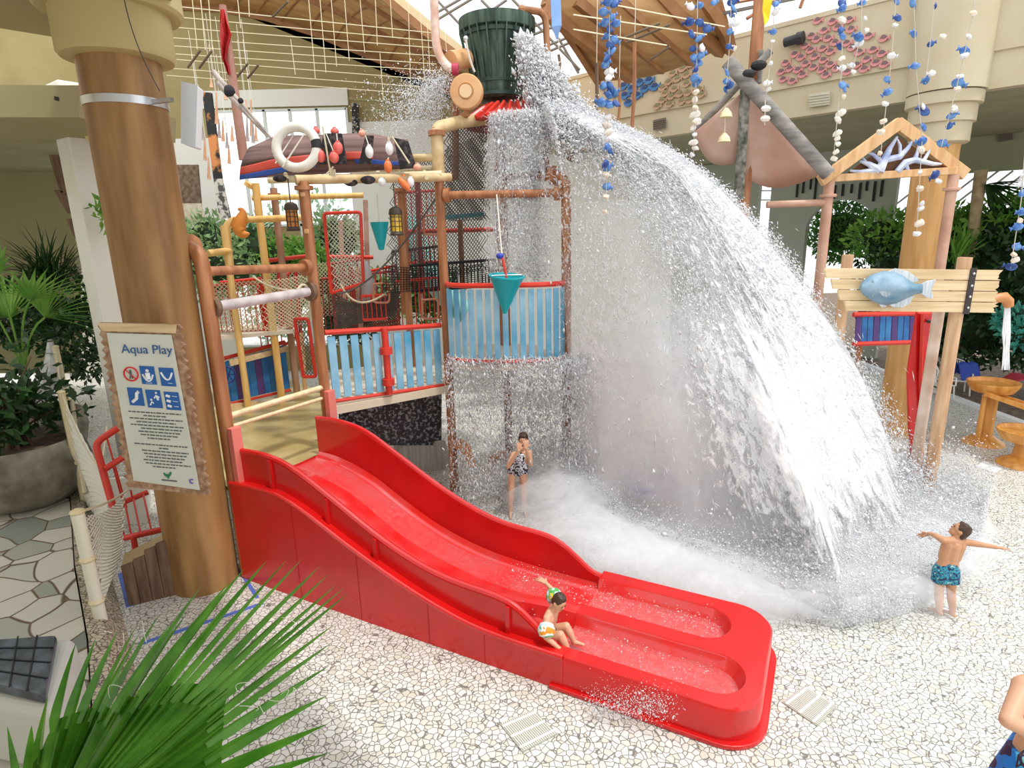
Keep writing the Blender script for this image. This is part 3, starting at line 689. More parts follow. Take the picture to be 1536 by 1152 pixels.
# narrow red framed net gate, red frames behind
def frame_rect(c4, r=.035, mt=redrail, name='frame', par=None, net=None, bars=0):
    mm = M(); c4 = [V(p) for p in c4]; mm.tube(poly(c4+[c4[0]], .06, 3), r, 8)
    if bars:
        for i in range(1, bars): mm.tube([lerp(c4[0],c4[1],i/bars), lerp(c4[3],c4[2],i/bars)], .012, 5)
    o = mm.build(name, mt, par or PT, smooth=True)
    if net: nm = M(); netgrid(nm, (c4[0],c4[1]), (c4[3],c4[2]), net[0], net[1], .008, net[2]); nm.build('net', net[3], par or PT)
    return o
cn = mat('chain_net', (.10,.09,.08), .7)
frame_rect([at(455,565,11.3), at(474,565,11.3), at(462,478,11.3), at(442,478,11.3)], net=(4,14,True,cn))
frame_rect([at(497,440,12.5), at(545,425,12.5), at(541,318,12.5), at(486,320,12.5)], net=(9,18,True,mat('pale_net',(.62,.60,.50),.8)))
# red barred railings further back in the tower
def bars_rail(a, b, h, n, name='barred_railing', mt=redrail, par=None, r=.03):
    a, b = V(a), V(b); mm = M(); up_ = V((0,0,h)); mm.tube([a, b], r, 8); mm.tube([a+up_, b+up_], r, 8)
    for i in range(n+1): p = lerp(a, b, i/n); mm.tube([p, p+up_], .013, 5)
    return mm.build(name, mt, par or PT, smooth=True)
bars_rail(at(598,492,13), at(660,486,13), 1.0, 9); bars_rail(at(545,480,12.6), at(580,478,12.6), .5, 5)
bars_rail(at(592,440,13.4), at(660,432,13.4), .9, 12, mt=mat('dark_railing',(.10,.03,.03),.6)); bars_rail(at(605,438,13.2), at(745,428,13.2), .55, 26, mt=blacknet)
bars_rail(at(600,395,14.5), at(660,392,14.5), 1.6, 8)
rail(at(596,348,14), at(745,344,14), .05, redrail); rail(at(626,270,14), at(632,440,14), .06, mat('dark_red',(.30,.03,.03),.5)); 
for (x0_,y0_,x1_,y1_,Y) in [(600,283,606,470,12.9),(690,330,694,430,13.6)]: rail(at(x0_,y0_,Y), at(x1_,y1_,Y), .06, post_brown, name='post')
# chain link nets
nm = M(); netgrid(nm, (at(575,430,13.3), at(735,405,13.3)), (at(585,262,13.3), at(735,195,13.3)), 34, 30, .009, True); nm.build('net', cn, PT)
nm = M(); netgrid(nm, (at(662,332,11.6), at(735,330,12.2)), (at(666,196,11.6), at(735,182,12.2)), 15, 24, .010, True); nm.build('net', cn, PT)
nm = M(); netgrid(nm, (at(500,495,12.6), at(600,470,12.9)), (at(496,435,12.6), at(600,425,12.9)), 22, 12, .011, True, .35); nm.build('net', cn, PT)
nm = M(); netgrid(nm, (at(575,440,12.2), at(745,425,12.6)), (at(575,398,12.2), at(745,392,12.6)), 40, 10, .008, False, .1); nm.build('net', blacknet, PT)
nm = M(); netgrid(nm, (at(395,500,12.5), at(480,480,12.6)), (at(392,418,12.5), at(478,400,12.6)), 14, 14, .010, True, .1); nm.build('net', rope, PT)
M().tube(arc(at(510,425,12), at(535,480,12), at(590,430,12.4), 12), .02, 5).build('rope_swag', rope, PT); M().tube(arc(at(380,415,12), at(420,445,12), at(470,430,12), 12), .02, 5).build('rope_swag', rope, PT)
M().tube(arc(at(505,440,11.8), at(560,440,11.9), at(655,295,12), 12), .018, 5).build('rope_swag', cn, PT)
bars_rail(at(502,470,13.6), at(548,462,13.8), 1.1, 7, mt=mat('dark_red3',(.36,.03,.03),.5)); bars_rail(at(560,488,13.4), at(600,480,13.4), 1.2, 5); bars_rail(at(490,500,14.4), at(600,486,14.8), 1.3, 14, mt=mat('dark_red3',(.36,.03,.03),.5))
for (x, ya, yb, Y) in [(515,330,500,14.2),(552,300,480,14.4),(540,402,500,13.0),(630,340,470,14.0)]: rail(at(x-4,ya,Y), at(x+2,yb,Y), .055, mat('dusty_pink_post',(.42,.22,.16),.6,(.60,.38,.30),scale=3), name='post')
nm = M(); netgrid(nm, (at(505,505,13.0), at(602,488,13.2)), (at(500,450,13.0), at(600,440,13.2)), 26, 12, .012, True, .1); nm.build('net', mat('dark_net_brown',(.12,.07,.05),.8), PT)
M().tube([at(548,392,12.9), at(553,430,12.9), at(548,462,12.9)], [.05,.16,.05], 10).build('grey_bag', mat('grey_bag',(.42,.40,.42),.6), PT, smooth=True)
# hand-hold loops
for (x, y, Y) in ((572,440,12.3),(645,464,12.6),(648,338,12.6)):
    c = [at(x-12,y-14,Y), at(x+12,y-16,Y), at(x+12,y+14,Y), at(x-12,y+14,Y)]; M().tube(poly(c+[c[0]], .08, 4), .022, 6).build('hand_hold', mat('copper_rail',(.55,.22,.12),.4), PT, smooth=True)
# teal slide/tube pieces further back
M().tube(arc(at(700,470,15), at(640,430,15), at(612,330,15.5), 12), .28, 14).build('teal_flume', mat('teal_flume',(.25,.55,.50),.4), PT, smooth=True)
M().tube([at(664,326,12.0), at(728,321,12.2)], .045, 10).build('teal_rim', teal, PT, smooth=True)
# steps & dark wet curtain base under decks: ribbed wall panel
drk = mat('dark_bubble_panel', (.015,.015,.02), .3, (.30,.30,.33), scale=16, thr=(.50,.62), bump=.6)
M().prism([at(508,620,11.6), at(662,590,12.2), at(662,668,12.2), at(508,668,11.6)], (0,.1,0)).build('dark_wall_panel', drk, PT)
M().prism([at(590,668,12.0), at(668,660,12.2), at(690,770,12.2), at(590,740,12.0)], (0,.08,0)).build('ribbed_wall', mat('grey_ribs', (.36,.36,.32), .6, (.55,.54,.48), scale=3, stretch=(8,8,.3)), PT)
# brown spouts on posts
for (x, y, Y, dx) in ((690,672,10.9,1),(748,690,11.6,-1)):
    M().tube(arc(at(x-10*dx,y-6,Y), at(x+12*dx,y-10,Y-.2), at(x+18*dx,y+28,Y-.3), 8), [.09,.10,.11,.11,.11,.10,.09,.08,.07], 12).build('water_cannon', mat('orange_brown',(.62,.27,.10),.45), PT, smooth=True)
# bolt plates on B
for y_ in (292,347):
    M().box(onv(B,y_)+V((0,-.088,0)), (.07,.02,.07)).build('bolt_plate', post_tan, PT, bevel=.01)
# bamboo roof frame under the boat
rail(at(402,270,10.6), at(662,261,11.0), .06, bamboo, name='roof_beam'); rail(at(408,258,11.6), at(655,252,12.2), .05, bamboo, name='roof_beam'); rail(onv(B,275)+V((-.1,-.05,.05)), onv(Cc,268)+V((.2,0,.02)), .075, mat('old_bamboo',(.50,.33,.15),.5,(.72,.55,.30),scale=4), name='roof_beam')
for x in (430,500,570,640): rail(at(x,266,10.5), at(x-4,256,12.4), .04, bamboo, name='roof_batten')
rail(onv(Cc,236)+V((-1.15,.1,0)), onv(Cc,236), .07, MATS['old_bamboo'])
# upper pipe on C to the bucket
M().tube(poly([onv(Cc,262), onv(Cc,192), at(690,183,11.6), at(735,178,12.0)], .12), .11, 12).build('feed_pipe', MATS['old_bamboo'], PT, smooth=True)
collar(onv(Cc,200), (0,0,1), .15, .04)
# mast and bamboo rear yellow frame
yc = post_yel
YT = thing('yellow_play_frame', fl(420,600), 'yellow tubular climbing frame with hanging nets behind the left of the tower', 'play structure')
YT.location.z = 0
def yr(a, b, r=.07, nm='rail', mt=yc): return M().tube([a, b], r, 12).build(nm, mt, YT, smooth=True)
def ypost(x0_, y0_, x1_, y1_, Y, r=.08): 
    p = at(x1_, y1_, Y); b = V((p.x, p.y, 0)); q = V((p.x,p.y,zup(p,y0_))); return M().tube([b, q], r, 12).build('post', yc, YT, smooth=True)
ypost(372,275,412,512,13.2); ypost(342,338,360,520,12.6,.07)
M().tube(poly([at(345,400,12.6), at(338,332,12.6), at(360,330,12.9)], .25), .08, 12).build('elbow', yc, YT, smooth=True)
yr(at(350,330,12.8), at(466,326,13)); yr(at(378,297,13.2), at(545,293,13.6), .06); yr(at(312,380,12.2), at(345,376,12.6), .07)
yr(at(375,275,13.2), at(372,280,13.2), .10, 'cap')
bars_rail(at(318,500,13.2), at(395,496,13.4), 1.05, 10, par=YT); bars_rail(at(395,540,13.8), at(452,500,14.2), 1.5, 6, par=YT)
rail(at(330,424,13.2), at(392,418,13.4), .04, redrail, YT); rail(at(392,392,13.5), at(470,383,13.8), .045, redrail, YT); rail(at(492,385,14), at(560,386,14.2), .045, redrail, YT)
for x in (318,352,396,402): rail(at(x-10,425,13.3), at(x+4,505,13.3), .05, redrail, YT, 'red_upright')
for x in (397,420,446,500,530): rail(at(x-3,400,14.3), at(x+5,500,14.3), .045, mat('dark_red2',(.42,.03,.03),.5), YT, 'red_upright')
nm = M(); netgrid(nm, (at(320,500,13), at(400,495,13.2)), (at(312,425,13), at(392,420,13.2)), 12, 12, .010, True); nm.build('net', rope, YT)
nm = M(); netgrid(nm, (at(395,480,14.4), at(560,470,14.6)), (at(390,398,14.4), at(556,390,14.6)), 30, 14, .009, True); nm.build('net', rope, YT)
M().prism([at(310,512,12.2), at(440,500,13.4), at(455,490,15), at(330,494,14.5)], (0,0,.08)).build('deck', MATS['pale_deck'], YT)
for (x,y) in ((452,560),(480,520)): rail(at(x,y-60,13.5), at(x+6,y+30,13.5), .05, post_tan, YT, 'post')
# ================================================================ BUCKET
BK = V((-.12,12.4,0)); zb0, zb1 = zup(BK,152), zup(BK,32)
tk = thing('tipping_bucket', (BK.x,BK.y,zb0), 'huge dark green ribbed tipping bucket pouring water above the red roof', 'bucket')
gb = mat('green_black_wood', (.012,.035,.022), .5, (.10,.17,.12), scale=1.2, stretch=(7,7,.7), thr=(.4,.75), bump=.3)
r0 = 50/898*(zb1*0+12.4*.969-(zb1-5)*.247)
hh = zb1-zb0
pf = [(0,0),(.36*1.1,0),(.44,.02),(.47,.06),(.46,.2*hh),(.50,.35*hh),(.57,.65*hh),(.62,.84*hh),(.70,.85*hh),(.71,.87*hh),(.71,hh),(.64,hh),(.60,.86*hh),(.45,.1*hh),(0,.1*hh)]
M().lathe(pf, (BK.x,BK.y,zb0), 40).build('barrel', gb, tk, smooth=True)
for q, rr in ((.05,.485),(.22,.475),(.80,.63)): M().lathe([(rr-.01,q*hh-.03),(rr+.015,q*hh-.03),(rr+.015,q*hh+.03),(rr-.01,q*hh+.03)], (BK.x,BK.y,zb0), 40).build('hoop', mat('dark_hoop',(.02,.05,.035),.4), tk, smooth=True)
mm = M()
for k in range(24): a = 2*math.pi*k/24; mm.tube([(BK.x+.48*math.cos(a),BK.y+.48*math.sin(a),zb0+.3), (BK.x+.70*math.cos(a),BK.y+.70*math.sin(a),zb0+hh*.86)], .018, 4)
mm.build('staves', gb, tk)
M().ball(at(699,58,11.75), .05).build('pivot_bolt', steel, tk, smooth=True); M().tube(arc(at(699,60,11.7), at(702,85,11.75), at(712,108,11.8), 8), .02, 6).build('handle_rope', ropew, tk)
dv = mat('orange_disc', (.66,.34,.14), .35, (.74,.44,.22), scale=3)
gd = thing('spinning_disc', at(700,150,11.5), 'large orange-brown flat disc wheel in front of the bucket', 'disc')
ctr = at(700,138,11.4); axd = V((-.1,-1,-.05)).normalized()
M().lathe([(.02,-.08),(.27,-.08),(.29,-.06),(.29,.05),(.27,.08),(.14,.09),(.12,.07),(.05,.07),(.04,.12),(0,.12)], ctr, 36, axd).build('disc', dv, gd, smooth=True)
M().lathe([(.05,.09),(.11,.09),(.11,.13),(.05,.13)], ctr, 20, axd).build('hub_ring', mat('pale_orange',(.80,.55,.32),.4), gd, smooth=True)
M().tube([ctr-V((0,-.1,.32)), at(690,178,11.7)], .06, 8).build('stand', post_brown, gd)
gd2 = thing('spinning_drum', at(686,110,12), 'smaller brown drum wheel with red hub left of the bucket', 'wheel')
M().tube([at(676,92,11.8), at(700,88,12.1)], .17, 20).build('drum', dv, gd2, smooth=True); M().tube([at(678,104,11.6), at(688,104,11.6)], .10, 12).build('red_hub', mat('crimson',(.45,.03,.08),.4), gd2, smooth=True)
t = thing('supply_pipe', at(655,0,11.8), 'pale pink water supply pipe curving down left of the bucket', 'pipe')
M().tube(poly([at(648,-60,11.7), at(652,20,11.7), at(655,90,11.7), at(680,106,11.6)], .35), .075, 12).build('pipe', mat('pinkish_pipe',(.62,.36,.26),.5,(.82,.66,.56),scale=4), t, smooth=True)
t = thing('drain_pipe', at(820,60,12.2), 'brown pipe with an elbow hanging to the right of the bucket', 'pipe')
M().tube(poly([at(783,14,12.0), at(818,18,12.2), at(822,98,12.2)], .2), .06, 12).build('pipe', post_brown, t, smooth=True); M().ball(at(783,14,12.0), .075).build('nozzle', post_brown, t)
M().tube([at(824,-30,12.3), at(822,30,12.3)], .05, 8).build('hanger', post_brown, t)
# red shingle roof
t = thing('shingle_roof', V((BK.x+.1,BK.y,7.2)), 'small round red shingle roof under the tipping bucket', 'roof')
zr0, zr1 = zup(BK,190), zup(BK,163)
M().lathe([(1.0,zr0),(1.02,zr0+.04),(.55,zr1),(.0,zr1)], (BK.x+.28,BK.y,0), 40).build('roof_cone', mat('shingle_red',(.50,.05,.04),.5), t)
mm = M()
for k in range(30):
    a = 2*math.pi*k/30; mm.tube([(BK.x+.28+1.04*math.cos(a),BK.y+1.04*math.sin(a),zr0+.05), (BK.x+.28+.58*math.cos(a),BK.y+.58*math.sin(a),zr1+.02)], .035, 5)
mm.build('shingle_ribs', redrail, t)
# bucket support arms
for x in (-.9,.9): M().tube([V((BK.x+x,BK.y+.1,6.0)), V((BK.x+x*.9,BK.y+.1,zb0+hh*.5))], .07, 10).build('bucket_support', post_brown, PT, smooth=True)
M().tube([V((BK.x,BK.y,2.3)), V((BK.x,BK.y,zr0))], .12, 12).build('central_post', post_brown, PT, smooth=True)
# ================================================================ BOAT AND FLOATS
bt = thing('boat_wreck', at(490,268,11.2), 'broken brown wooden boat hull with red and blue stripes lying on the bamboo roof', 'boat')
hullm = mat('old_planks', (.085,.04,.035), .7, (.27,.16,.14), scale=1.2, stretch=(.4,3,9), thr=(.35,.7))
def hull(tops, bots, nm, mt, Y0=10.6, bulge=.12, depth=.7, f0=0., f1=1.):
    rows = []
    for (a, b) in zip(tops, bots):
        A_ = at(a[0],a[1],Y0+.25); B_ = at(b[0],b[1],Y0)
        rows.append([lerp(B_, A_, f0+(f1-f0)*q)+V((0,-bulge*math.sin(math.pi*(f0+(f1-f0)*q)*.9+.2),0)) for q in [i/6 for i in range(7)]])
    return M().grid(rows).build(nm, mt, bt, smooth=True, solid=.05)
tl = [(375,223),(392,216),(411,207),(440,205),(468,205)]; bl = [(361,270),(385,266),(410,262),(440,256),(478,250)]
hull(tl, bl, 'hull', hullm, f0=.36); hull(tl, bl, 'blue_stripe', mat('boat_blue',(.03,.10,.42),.5), f0=0,f1=.14); hull(tl, bl, 'red_stripe', mat('boat_red',(.60,.08,.05),.5), f0=.14,f1=.37)
tr_ = [(472,205),(500,203),(530,202),(560,203),(585,208),(612,212)]; br_ = [(476,252),(505,250),(535,248),(562,248),(590,250),(624,250)]
hull(tr_, br_, 'hull', hullm, f0=.0); hull(tr_[2:], br_[2:], 'blue_stripe', MATS['boat_blue'], Y0=10.56, f0=.04,f1=.17); hull(tr_[1:4], br_[1:4], 'red_stripe', MATS['boat_red'], Y0=10.56, f0=.18,f1=.40)
def nearY(Y=10.3): return Y
for (a, b, c, d) in [((485,200),(512,200),(520,246),(478,246)),((548,203),(560,203),(556,246),(538,246)),((590,206),(612,212),(624,250),(600,254))]:
    M().prism([at(*p, 10.22) for p in (a,b,c,d)], (0,.05,0)).build('black_net_wrap', mat('black_wrap',(.015,.014,.016),.8,(.12,.09,.09),scale=14,thr=(.5,.7)), bt)
# back side so that it has depth
M().prism([at(372,226,11.2), at(612,214,11.2), at(622,252,11.2), at(365,268,11.2)], (0,.05,0)).build('far_side', hullm, bt)
t = thing('life_ring', at(444,250,10.0), 'large off-white life ring with a dark band hung on the boat hull', 'life ring')
c = at(445,221,10.0); R_ = .315; mm = M(); pts = []
for k in range(33): a = 2*math.pi*k/32; pts.append(c+V((R_*math.cos(a), .06*math.sin(a), R_*math.sin(a)*.98)))
mm.tube(pts, .075, 14, False); mm.build('ring', mat('ring_white',(.74,.70,.62),.5,(.82,.79,.72),scale=6), t, smooth=True)
M().tube([c+V((R_*math.cos(a), .06*math.sin(a), R_*math.sin(a)*.98)) for a in [-.1+i*.08 for i in range(6)]], .08, 14).build('dark_band', blacknet, t, smooth=True)
M().tube([at(424,250,9.85), at(457,200,9.95)], .012, 5).build('rope', ropew, t); M().tube([at(413,245,9.9), at(440,203,10.1)], .010, 5).build('rope', ropew, t)
def flt(px, py, rx, ry, Y, col, lab, grp=None, rope_to=None, tilt=0, nm='fishing_float'):
    t = thing(nm, at(px,py+ry,Y), lab, 'float', grp); s_ = (Y*.97)/898
    rot = Matrix.Rotation(tilt, 3, 'Y')
    M().ball(at(px,py,Y), 1, (rx*s_, rx*s_, ry*s_), 16, rot).build('buoy', col, t, smooth=True)
    mm = M(); e = at(px, py, Y); mm.tube([e+V((0,0,ry*s_*.9)), e+V((0,0,ry*s_*1.12))], .03, 8); mm.build('eyelet', col, t)
    if rope_to: M().tube([e+V((0,0,ry*s_)), at(*rope_to, Y)], .01, 5).build('rope', ropew, t)
redf = mat('coral_float', (.78,.08,.08), .4, (.85,.20,.16), scale=4); whf = mat('white_float', (.85,.85,.87), .4); orf = mat('orange_float', (.85,.20,.05), .4)
flt(481,234,7,9,10.0,redf,'red float left-most of the three hanging right of the life ring',None,(476,203)); flt(501,236,7,8,9.95,redf,'red float lowest of the trio right of the life ring',None,(489,200)); flt(507,222,7,9,10.0,redf,'red float upper right of the trio beside the life ring',None,(505,200))
flt(474,196,5,5,10.3,redf,'small red float perched on the top edge of the boat left of centre'); flt(502,197,6,5,10.3,redf,'small dark-red float perched on the boat top edge near its middle'); flt(543,200,5,5,10.3,mat('salmon_float',(.85,.40,.28),.5),'small salmon float perched on the right half of the boat top edge')
flt(554,228,6,9,10.0,whf,'white float hanging on the boat above the bamboo roof edge',None,(548,203)); flt(584,223,6,9,10.0,whf,'white float hanging right-most on the boat front',None,(582,205)); flt(582,250,6,9,9.95,orf,'orange float hanging straight below a white float by the roof edge',None,(583,236))
flt(573,273,6,6,10.0,whf,'white round float hanging just under the roof edge, left one'); flt(616,273,5,7,10.0,whf,'white round float under the roof edge beside the orange cylinder'); flt(606,276,5,12,9.95,orf,'tilted orange cylindrical float under the right roof edge',tilt=-.7); flt(626,251,6,5,10.2,mat('salmon_float',(.85,.40,.28),.5),'salmon float sitting at the right roof corner')
for (x, y, rx, ry, lab) in [(420,268,10,5,'black net bundle under the left end of the bamboo roof'),(526,270,12,9,'black net bundle under the middle of the bamboo roof'),(552,270,11,6,'flat black net bundle right of centre under the roof')]:
    t = tag(M().ball(at(x,y,10.2), 1, (rx/898*10, .1, ry/898*10), 14).build('net_bundle', MATS['black_wrap'], smooth=True), lab, 'net')
mm = M(); 
for (a,b) in [((484,190),(496,262)),((489,262),(500,250)),((588,205),(614,245)),((585,206),(583,212))]: mm.tube([at(*a,9.95), at(*b,9.95)], .014, 5)
for k in range(5): mm.tube([at(494+k*2,254,9.97), at(495+k*2,266,9.97)], .012, 5)
tag(mm.build('boat_lashing', rope), 'cream rope lashing the boat wreck to the bamboo roof', 'rope')
# masts and poles
t = thing('flag_mast', V((*at(352,240,12.2).xy, 5.9)), 'leaning brown timber mast carrying a limp red cloth behind the boat', 'mast')
M().tube([at(334,8,12.2), at(349,120,12.2), at(366,240,12.2)], [.06,.08,.09], 12).build('mast', mat('reddish_timber',(.36,.16,.11),.6,(.52,.28,.22),scale=2), t, smooth=True)
mm = M(); rows = []
for i, (xl, xr, y) in enumerate([(331,336,14),(330,341,35),(330,347,52),(331,343,70),(333,339,88),(338,344,100),(342,345,112)]):
    rows.append([at(xl+(xr-xl)*u, y, 12.05+.08*math.sin(u*9+i)) for u in [j/6 for j in range(7)]])
mm.grid(rows).build('cloth', mat('red_cloth',(.66,.03,.03),.8,trans=.3), t, smooth=True, solid=.01)
for (a, b, lab, r) in [((319,107),(406,206),'upper grey weathered pole crossing the red-flag mast','.05'),((326,124),(402,205),'lower grey weathered pole crossing the red-flag mast','.05')]:
    t = thing('weathered_spar', at(*b,11.9), lab, 'pole'); M().tube([at(*a,11.7), at(*b,11.9)], [.05,.025], 10).build('pole', weathered, t, smooth=True)
    if a[0] == 319: M().ball(at(344,137,11.75), .1, (1,1,1.1)).build('black_lashing', blacknet, t)
    else: M().ball(at(361,151,11.7), .05).build('black_lashing', blacknet, t)
# hanging decorated sticks
so = mat('orange_stick', (.70,.30,.14), .6, (.80,.55,.35), scale=6); sg = mat('grey_stick', (.30,.28,.32), .6, (.60,.50,.45), scale=6)
first = None
sticks = [(190,250,370,so),(205,370,420,sg),(218,400,540,so),(240,520,650,so),(255,70,120,so),(285,150,330,so),(322,310,430,so),(300,300,410,sg),(345,380,470,sg),(375,340,430,so),(357,450,560,so),(337,150,190,so),(485,190,400,so),(462,290,430,sg),(512,340,430,so),(455,190,240,so),(495,300,440,sg)]
for i, (x, ya, yb, mq) in enumerate(sticks):
    Y = 14.5+.3*(i % 4); a = at(250+x/3.84, 100+ya/3.84, Y); b = at(251+x/3.84, 100+yb/3.84, Y)
    t = thing('hanging_stick', b, 'painted wooden stick hanging on a thread before the bright window left of the boat', 'hanging stick', 'painted sticks hanging by the window')
    M().tube([a, lerp(a,b,.6), b], [.015,.03,.045], 6).build('stick', mq, t); M().tube([a+V((0,0,1.6)), a], .006, 3).build('thread', ropew, t)
# ceiling lattice of cables
wire = mat('pale_cable', (.80,.72,.48), .5)
for (y0_, y1_, Y) in [(8,50,14.),(24,62,14.5),(40,72,15),(56,84,15.5),(68,96,16),(80,106,16.5),(88,120,16),(102,132,16.5),(113,143,17)]:
    tag(M().tube([at(250,y0_,Y), at(655,y1_,Y)], .011, 4).build('ceiling_cable', wire), 'pale horizontal cable stretched across the hall in front of the back wall', 'cable', 'horizontal cables of the lattice')
for (a,b) in [((925,8),(1087,40)),((860,22),(1060,52)),((860,44),(1000,68))]:
    tag(M().tube([at(*a,12), at(*b,13)], .014, 4).build('ceiling_cable', wire), 'pale sloping cable under the right-hand wooden vault', 'cable', 'cables under the right vault')
for (xa, ya, xb, yb) in [(286,0,296,74),(299,0,308,75),(311,0,319,78),(354,0,361,42),(372,0,374,25),(461,0,473,118),(478,0,489,109),(495,0,505,100),(515,0,524,91),(538,0,547,79),(562,0,566,68),(584,0,589,57),(612,15,616,130),(629,20,637,122),(436,84,443,112),(570,105,575,150),(641,60,645,110),(667,70,672,100)]:
    tag(M().tube([at(xa,ya-25,14.5), at(xb,yb,14.5)], .009, 4).build('ceiling_wire', wire), 'pale cord dropping from the vault to the cable lattice', 'cord', 'vertical cords of the lattice')
for (a,b) in [((282,101),(301,75)),((299,102),(318,76)),((356,115),(372,95)),((372,117),(388,97)),((409,25),(432,2)),((924,62),(990,35)),((940,64),(1005,37)),((975,90),(1005,70))]:
    tag(M().tube([at(*a,14), at(*b,13.6)], .025, 6).build('hanging_rod', mat('dark_rod',(.16,.11,.07),.6)), 'short dark wooden rod slung in the ceiling cables', 'rod', 'rods in the cable lattice')
# lamps, cones
def lantern(x, y, Y, amber, lab):
    s_ = Y/898; c = at(x, y, Y); t = thing('hanging_lantern', c-V((0,0,18*s_)), lab, 'lantern')
    M().lathe([(0,-.0),(9*s_,0),(10*s_,2*s_),(8*s_,6*s_),(0,7*s_)], c-V((0,0,20*s_)), 20).build('base', mat('dark_bronze',(.06,.045,.03),.5), t, smooth=True)
    M().lathe([(7.6*s_,0),(7.6*s_,24*s_)], c-V((0,0,14*s_)), 20).build('glass', amber, t, smooth=True)
    M().lathe([(9.5*s_,0),(10*s_,2*s_),(8.5*s_,8*s_),(4*s_,11*s_),(0,11*s_)], c+V((0,0,9*s_)), 20).build('cap', MATS['dark_bronze'], t, smooth=True)
    mm = M()
    for k in range(8): a = k*math.pi/4; e = V((8.2*s_*math.cos(a), 8.2*s_*math.sin(a), 0)); mm.tube([c+e-V((0,0,14*s_)), c+e+V((0,0,10*s_))], .008, 4)
    for q in (-7,0,6): mm.lathe([(7.9*s_,q*s_-.006),(8.6*s_,q*s_-.006),(8.6*s_,q*s_+.006),(7.9*s_,q*s_+.006)], c, 16)
    mm.build('cage', MATS['dark_bronze'], t); M().tube([c+V((0,0,20*s_)), c+V((0,0,52*s_))], .01, 5).build('hanging_chain', MATS['dark_bronze'], t)
lantern(438,325,10.2,mat('amber_orange',(.62,.22,.03),.3),'caged orange lantern hanging under the roof between the two left posts'); lantern(594,332,10.7,mat('amber_yellow',(.80,.50,.04),.3),'caged yellow lantern hanging beside the middle post')
t = thing('tipping_cone', at(762,470,10.0), 'turquoise open cone bucket hanging in front of the bowed balcony', 'bucket')
c = at(760,415,10.0); L_ = .62
M().lathe([(.0,-L_),(.03,-L_),(.275,-.02),(.30,0),(.30,.02),(.27,.02),(.02,-L_*.9),(0,-L_*.9)], c, 36, V((.08,-.1,1)).normalized()).build('cone', teal, t, smooth=True)
M().tube([c+V((0,0,-.02)), at(753,384,10.05)], .022, 8).build('red_arm', redrail, t); M().ball(at(750,384,10.05), .05, (1.3,1,1)).build('blue_knob', mat('blue_knob',(.03,.06,.45),.4), t, smooth=True)
M().tube([c+V((-.25,0,.02)), c+V((.25,0,.02))], .015, 6).build('axle', steel, t); M().tube([at(753,384,10.05), at(745,292,10.6)], .012, 6).build('hanging_cord', ropew, t)
t = thing('tipping_cone', at(568,372,11.6), 'dark turquoise cone bucket half hidden behind the middle post', 'bucket'); c = at(569,333,11.6)
M().lathe([(.0,-.52),(.05,-.50),(.16,-.06),(.17,0),(.14,0),(.03,-.45),(0,-.45)], c, 24).build('cone', teal, t, smooth=True); M().tube([c+V((0,0,-.05)), c+V((0,0,.5))], .012, 5).build('hanging_cord', ropew, t)
t = thing('fish_ornament', at(362,335,12.2), 'orange seahorse-like ornament hung on the yellow frame left of the tower', 'ornament')
om = mat('orange_ornament', (.80,.28,.04), .5)
M().tube(arc(at(357,314,12.2), at(368,312,12.2), at(362,330,12.2), 6)+arc(at(358,338,12.2), at(360,356,12.2), at(374,350,12.2), 6), [.02,.04,.05,.06,.08,.10,.12,.13,.13,.12,.10,.08,.06,.02], 10).build('body', om, t, smooth=True); M().prism([at(350,325,12.2), at(344,340,12.2), at(356,338,12.2)], (0,.04,0)).build('fin', om, t)
mm = M(); mm.tube([at(750,232,11.8), at(752,262,11.6), at(748,292,11.5), at(750,330,11.5)], .02, 6); t = thing('shell_mobile', at(750,330,11.5), 'cord with shells hanging on the post with the flat cap', 'mobile'); mm.build('cord', ropew, t)
for (x,y) in ((751,255),(749,272),(748,290)): M().ball(at(x,y,11.45), .06, (1,.6,.8), 8).build('shell', mat('shell_pale',(.80,.74,.66),.5), t, smooth=True)
tag(M().add([at(832,-30,11.9), at(826,0,11.85), at(828,40,11.9), at(835,60,11.9), at(842,38,11.8), at(841,5,11.95), at(838,-30,11.9)], [(0,1,6),(1,2,5,6),(2,3,4),(2,4,5)]).build('hanging_cloth', mat('blue_cloth',(.25,.42,.75),.8), solid=.02), 'folded light blue cloth hanging right of the bucket', 'cloth')
tag(M().add([at(1146,-20,11.9), at(1144,15,11.9), at(1147,38,11.8), at(1153,30,11.95), at(1158,0,11.9), at(1157,-20,11.9)], [(0,1,4,5),(1,2,3,4)]).build('hanging_cloth', mat('yellow_cloth',(.85,.62,.02),.8), solid=.02), 'yellow cloth hanging beside the tall mast above the tent', 'cloth')
for (a, b, r, lab, mt) in [((895,95),(892,192),.04,'thin dark bamboo pole nearest the splash top',dplank),((929,118),(926,198),.03,'short bent brown stick between the dark pole and the fish garland',post_brown),((952,60),(947,208),.04,'long tan stick in front of the blue relief fish',post_brown),((838,82),(838,110),.03,'short dark rod right of the bucket pipe',dplank)]:
    t = thing('hanging_pole', at(*b,14), lab, 'pole'); M().tube([at(*a,14), lerp(at(*a,14),at(*b,14),.5)+V((.03,0,0)), at(*b,14)], r, 8).build('pole', mt, t, smooth=True); M().tube([at(*a,14)+V((0,0,1.2)), at(*a,14)], .008, 3).build('thread', ropew, t)
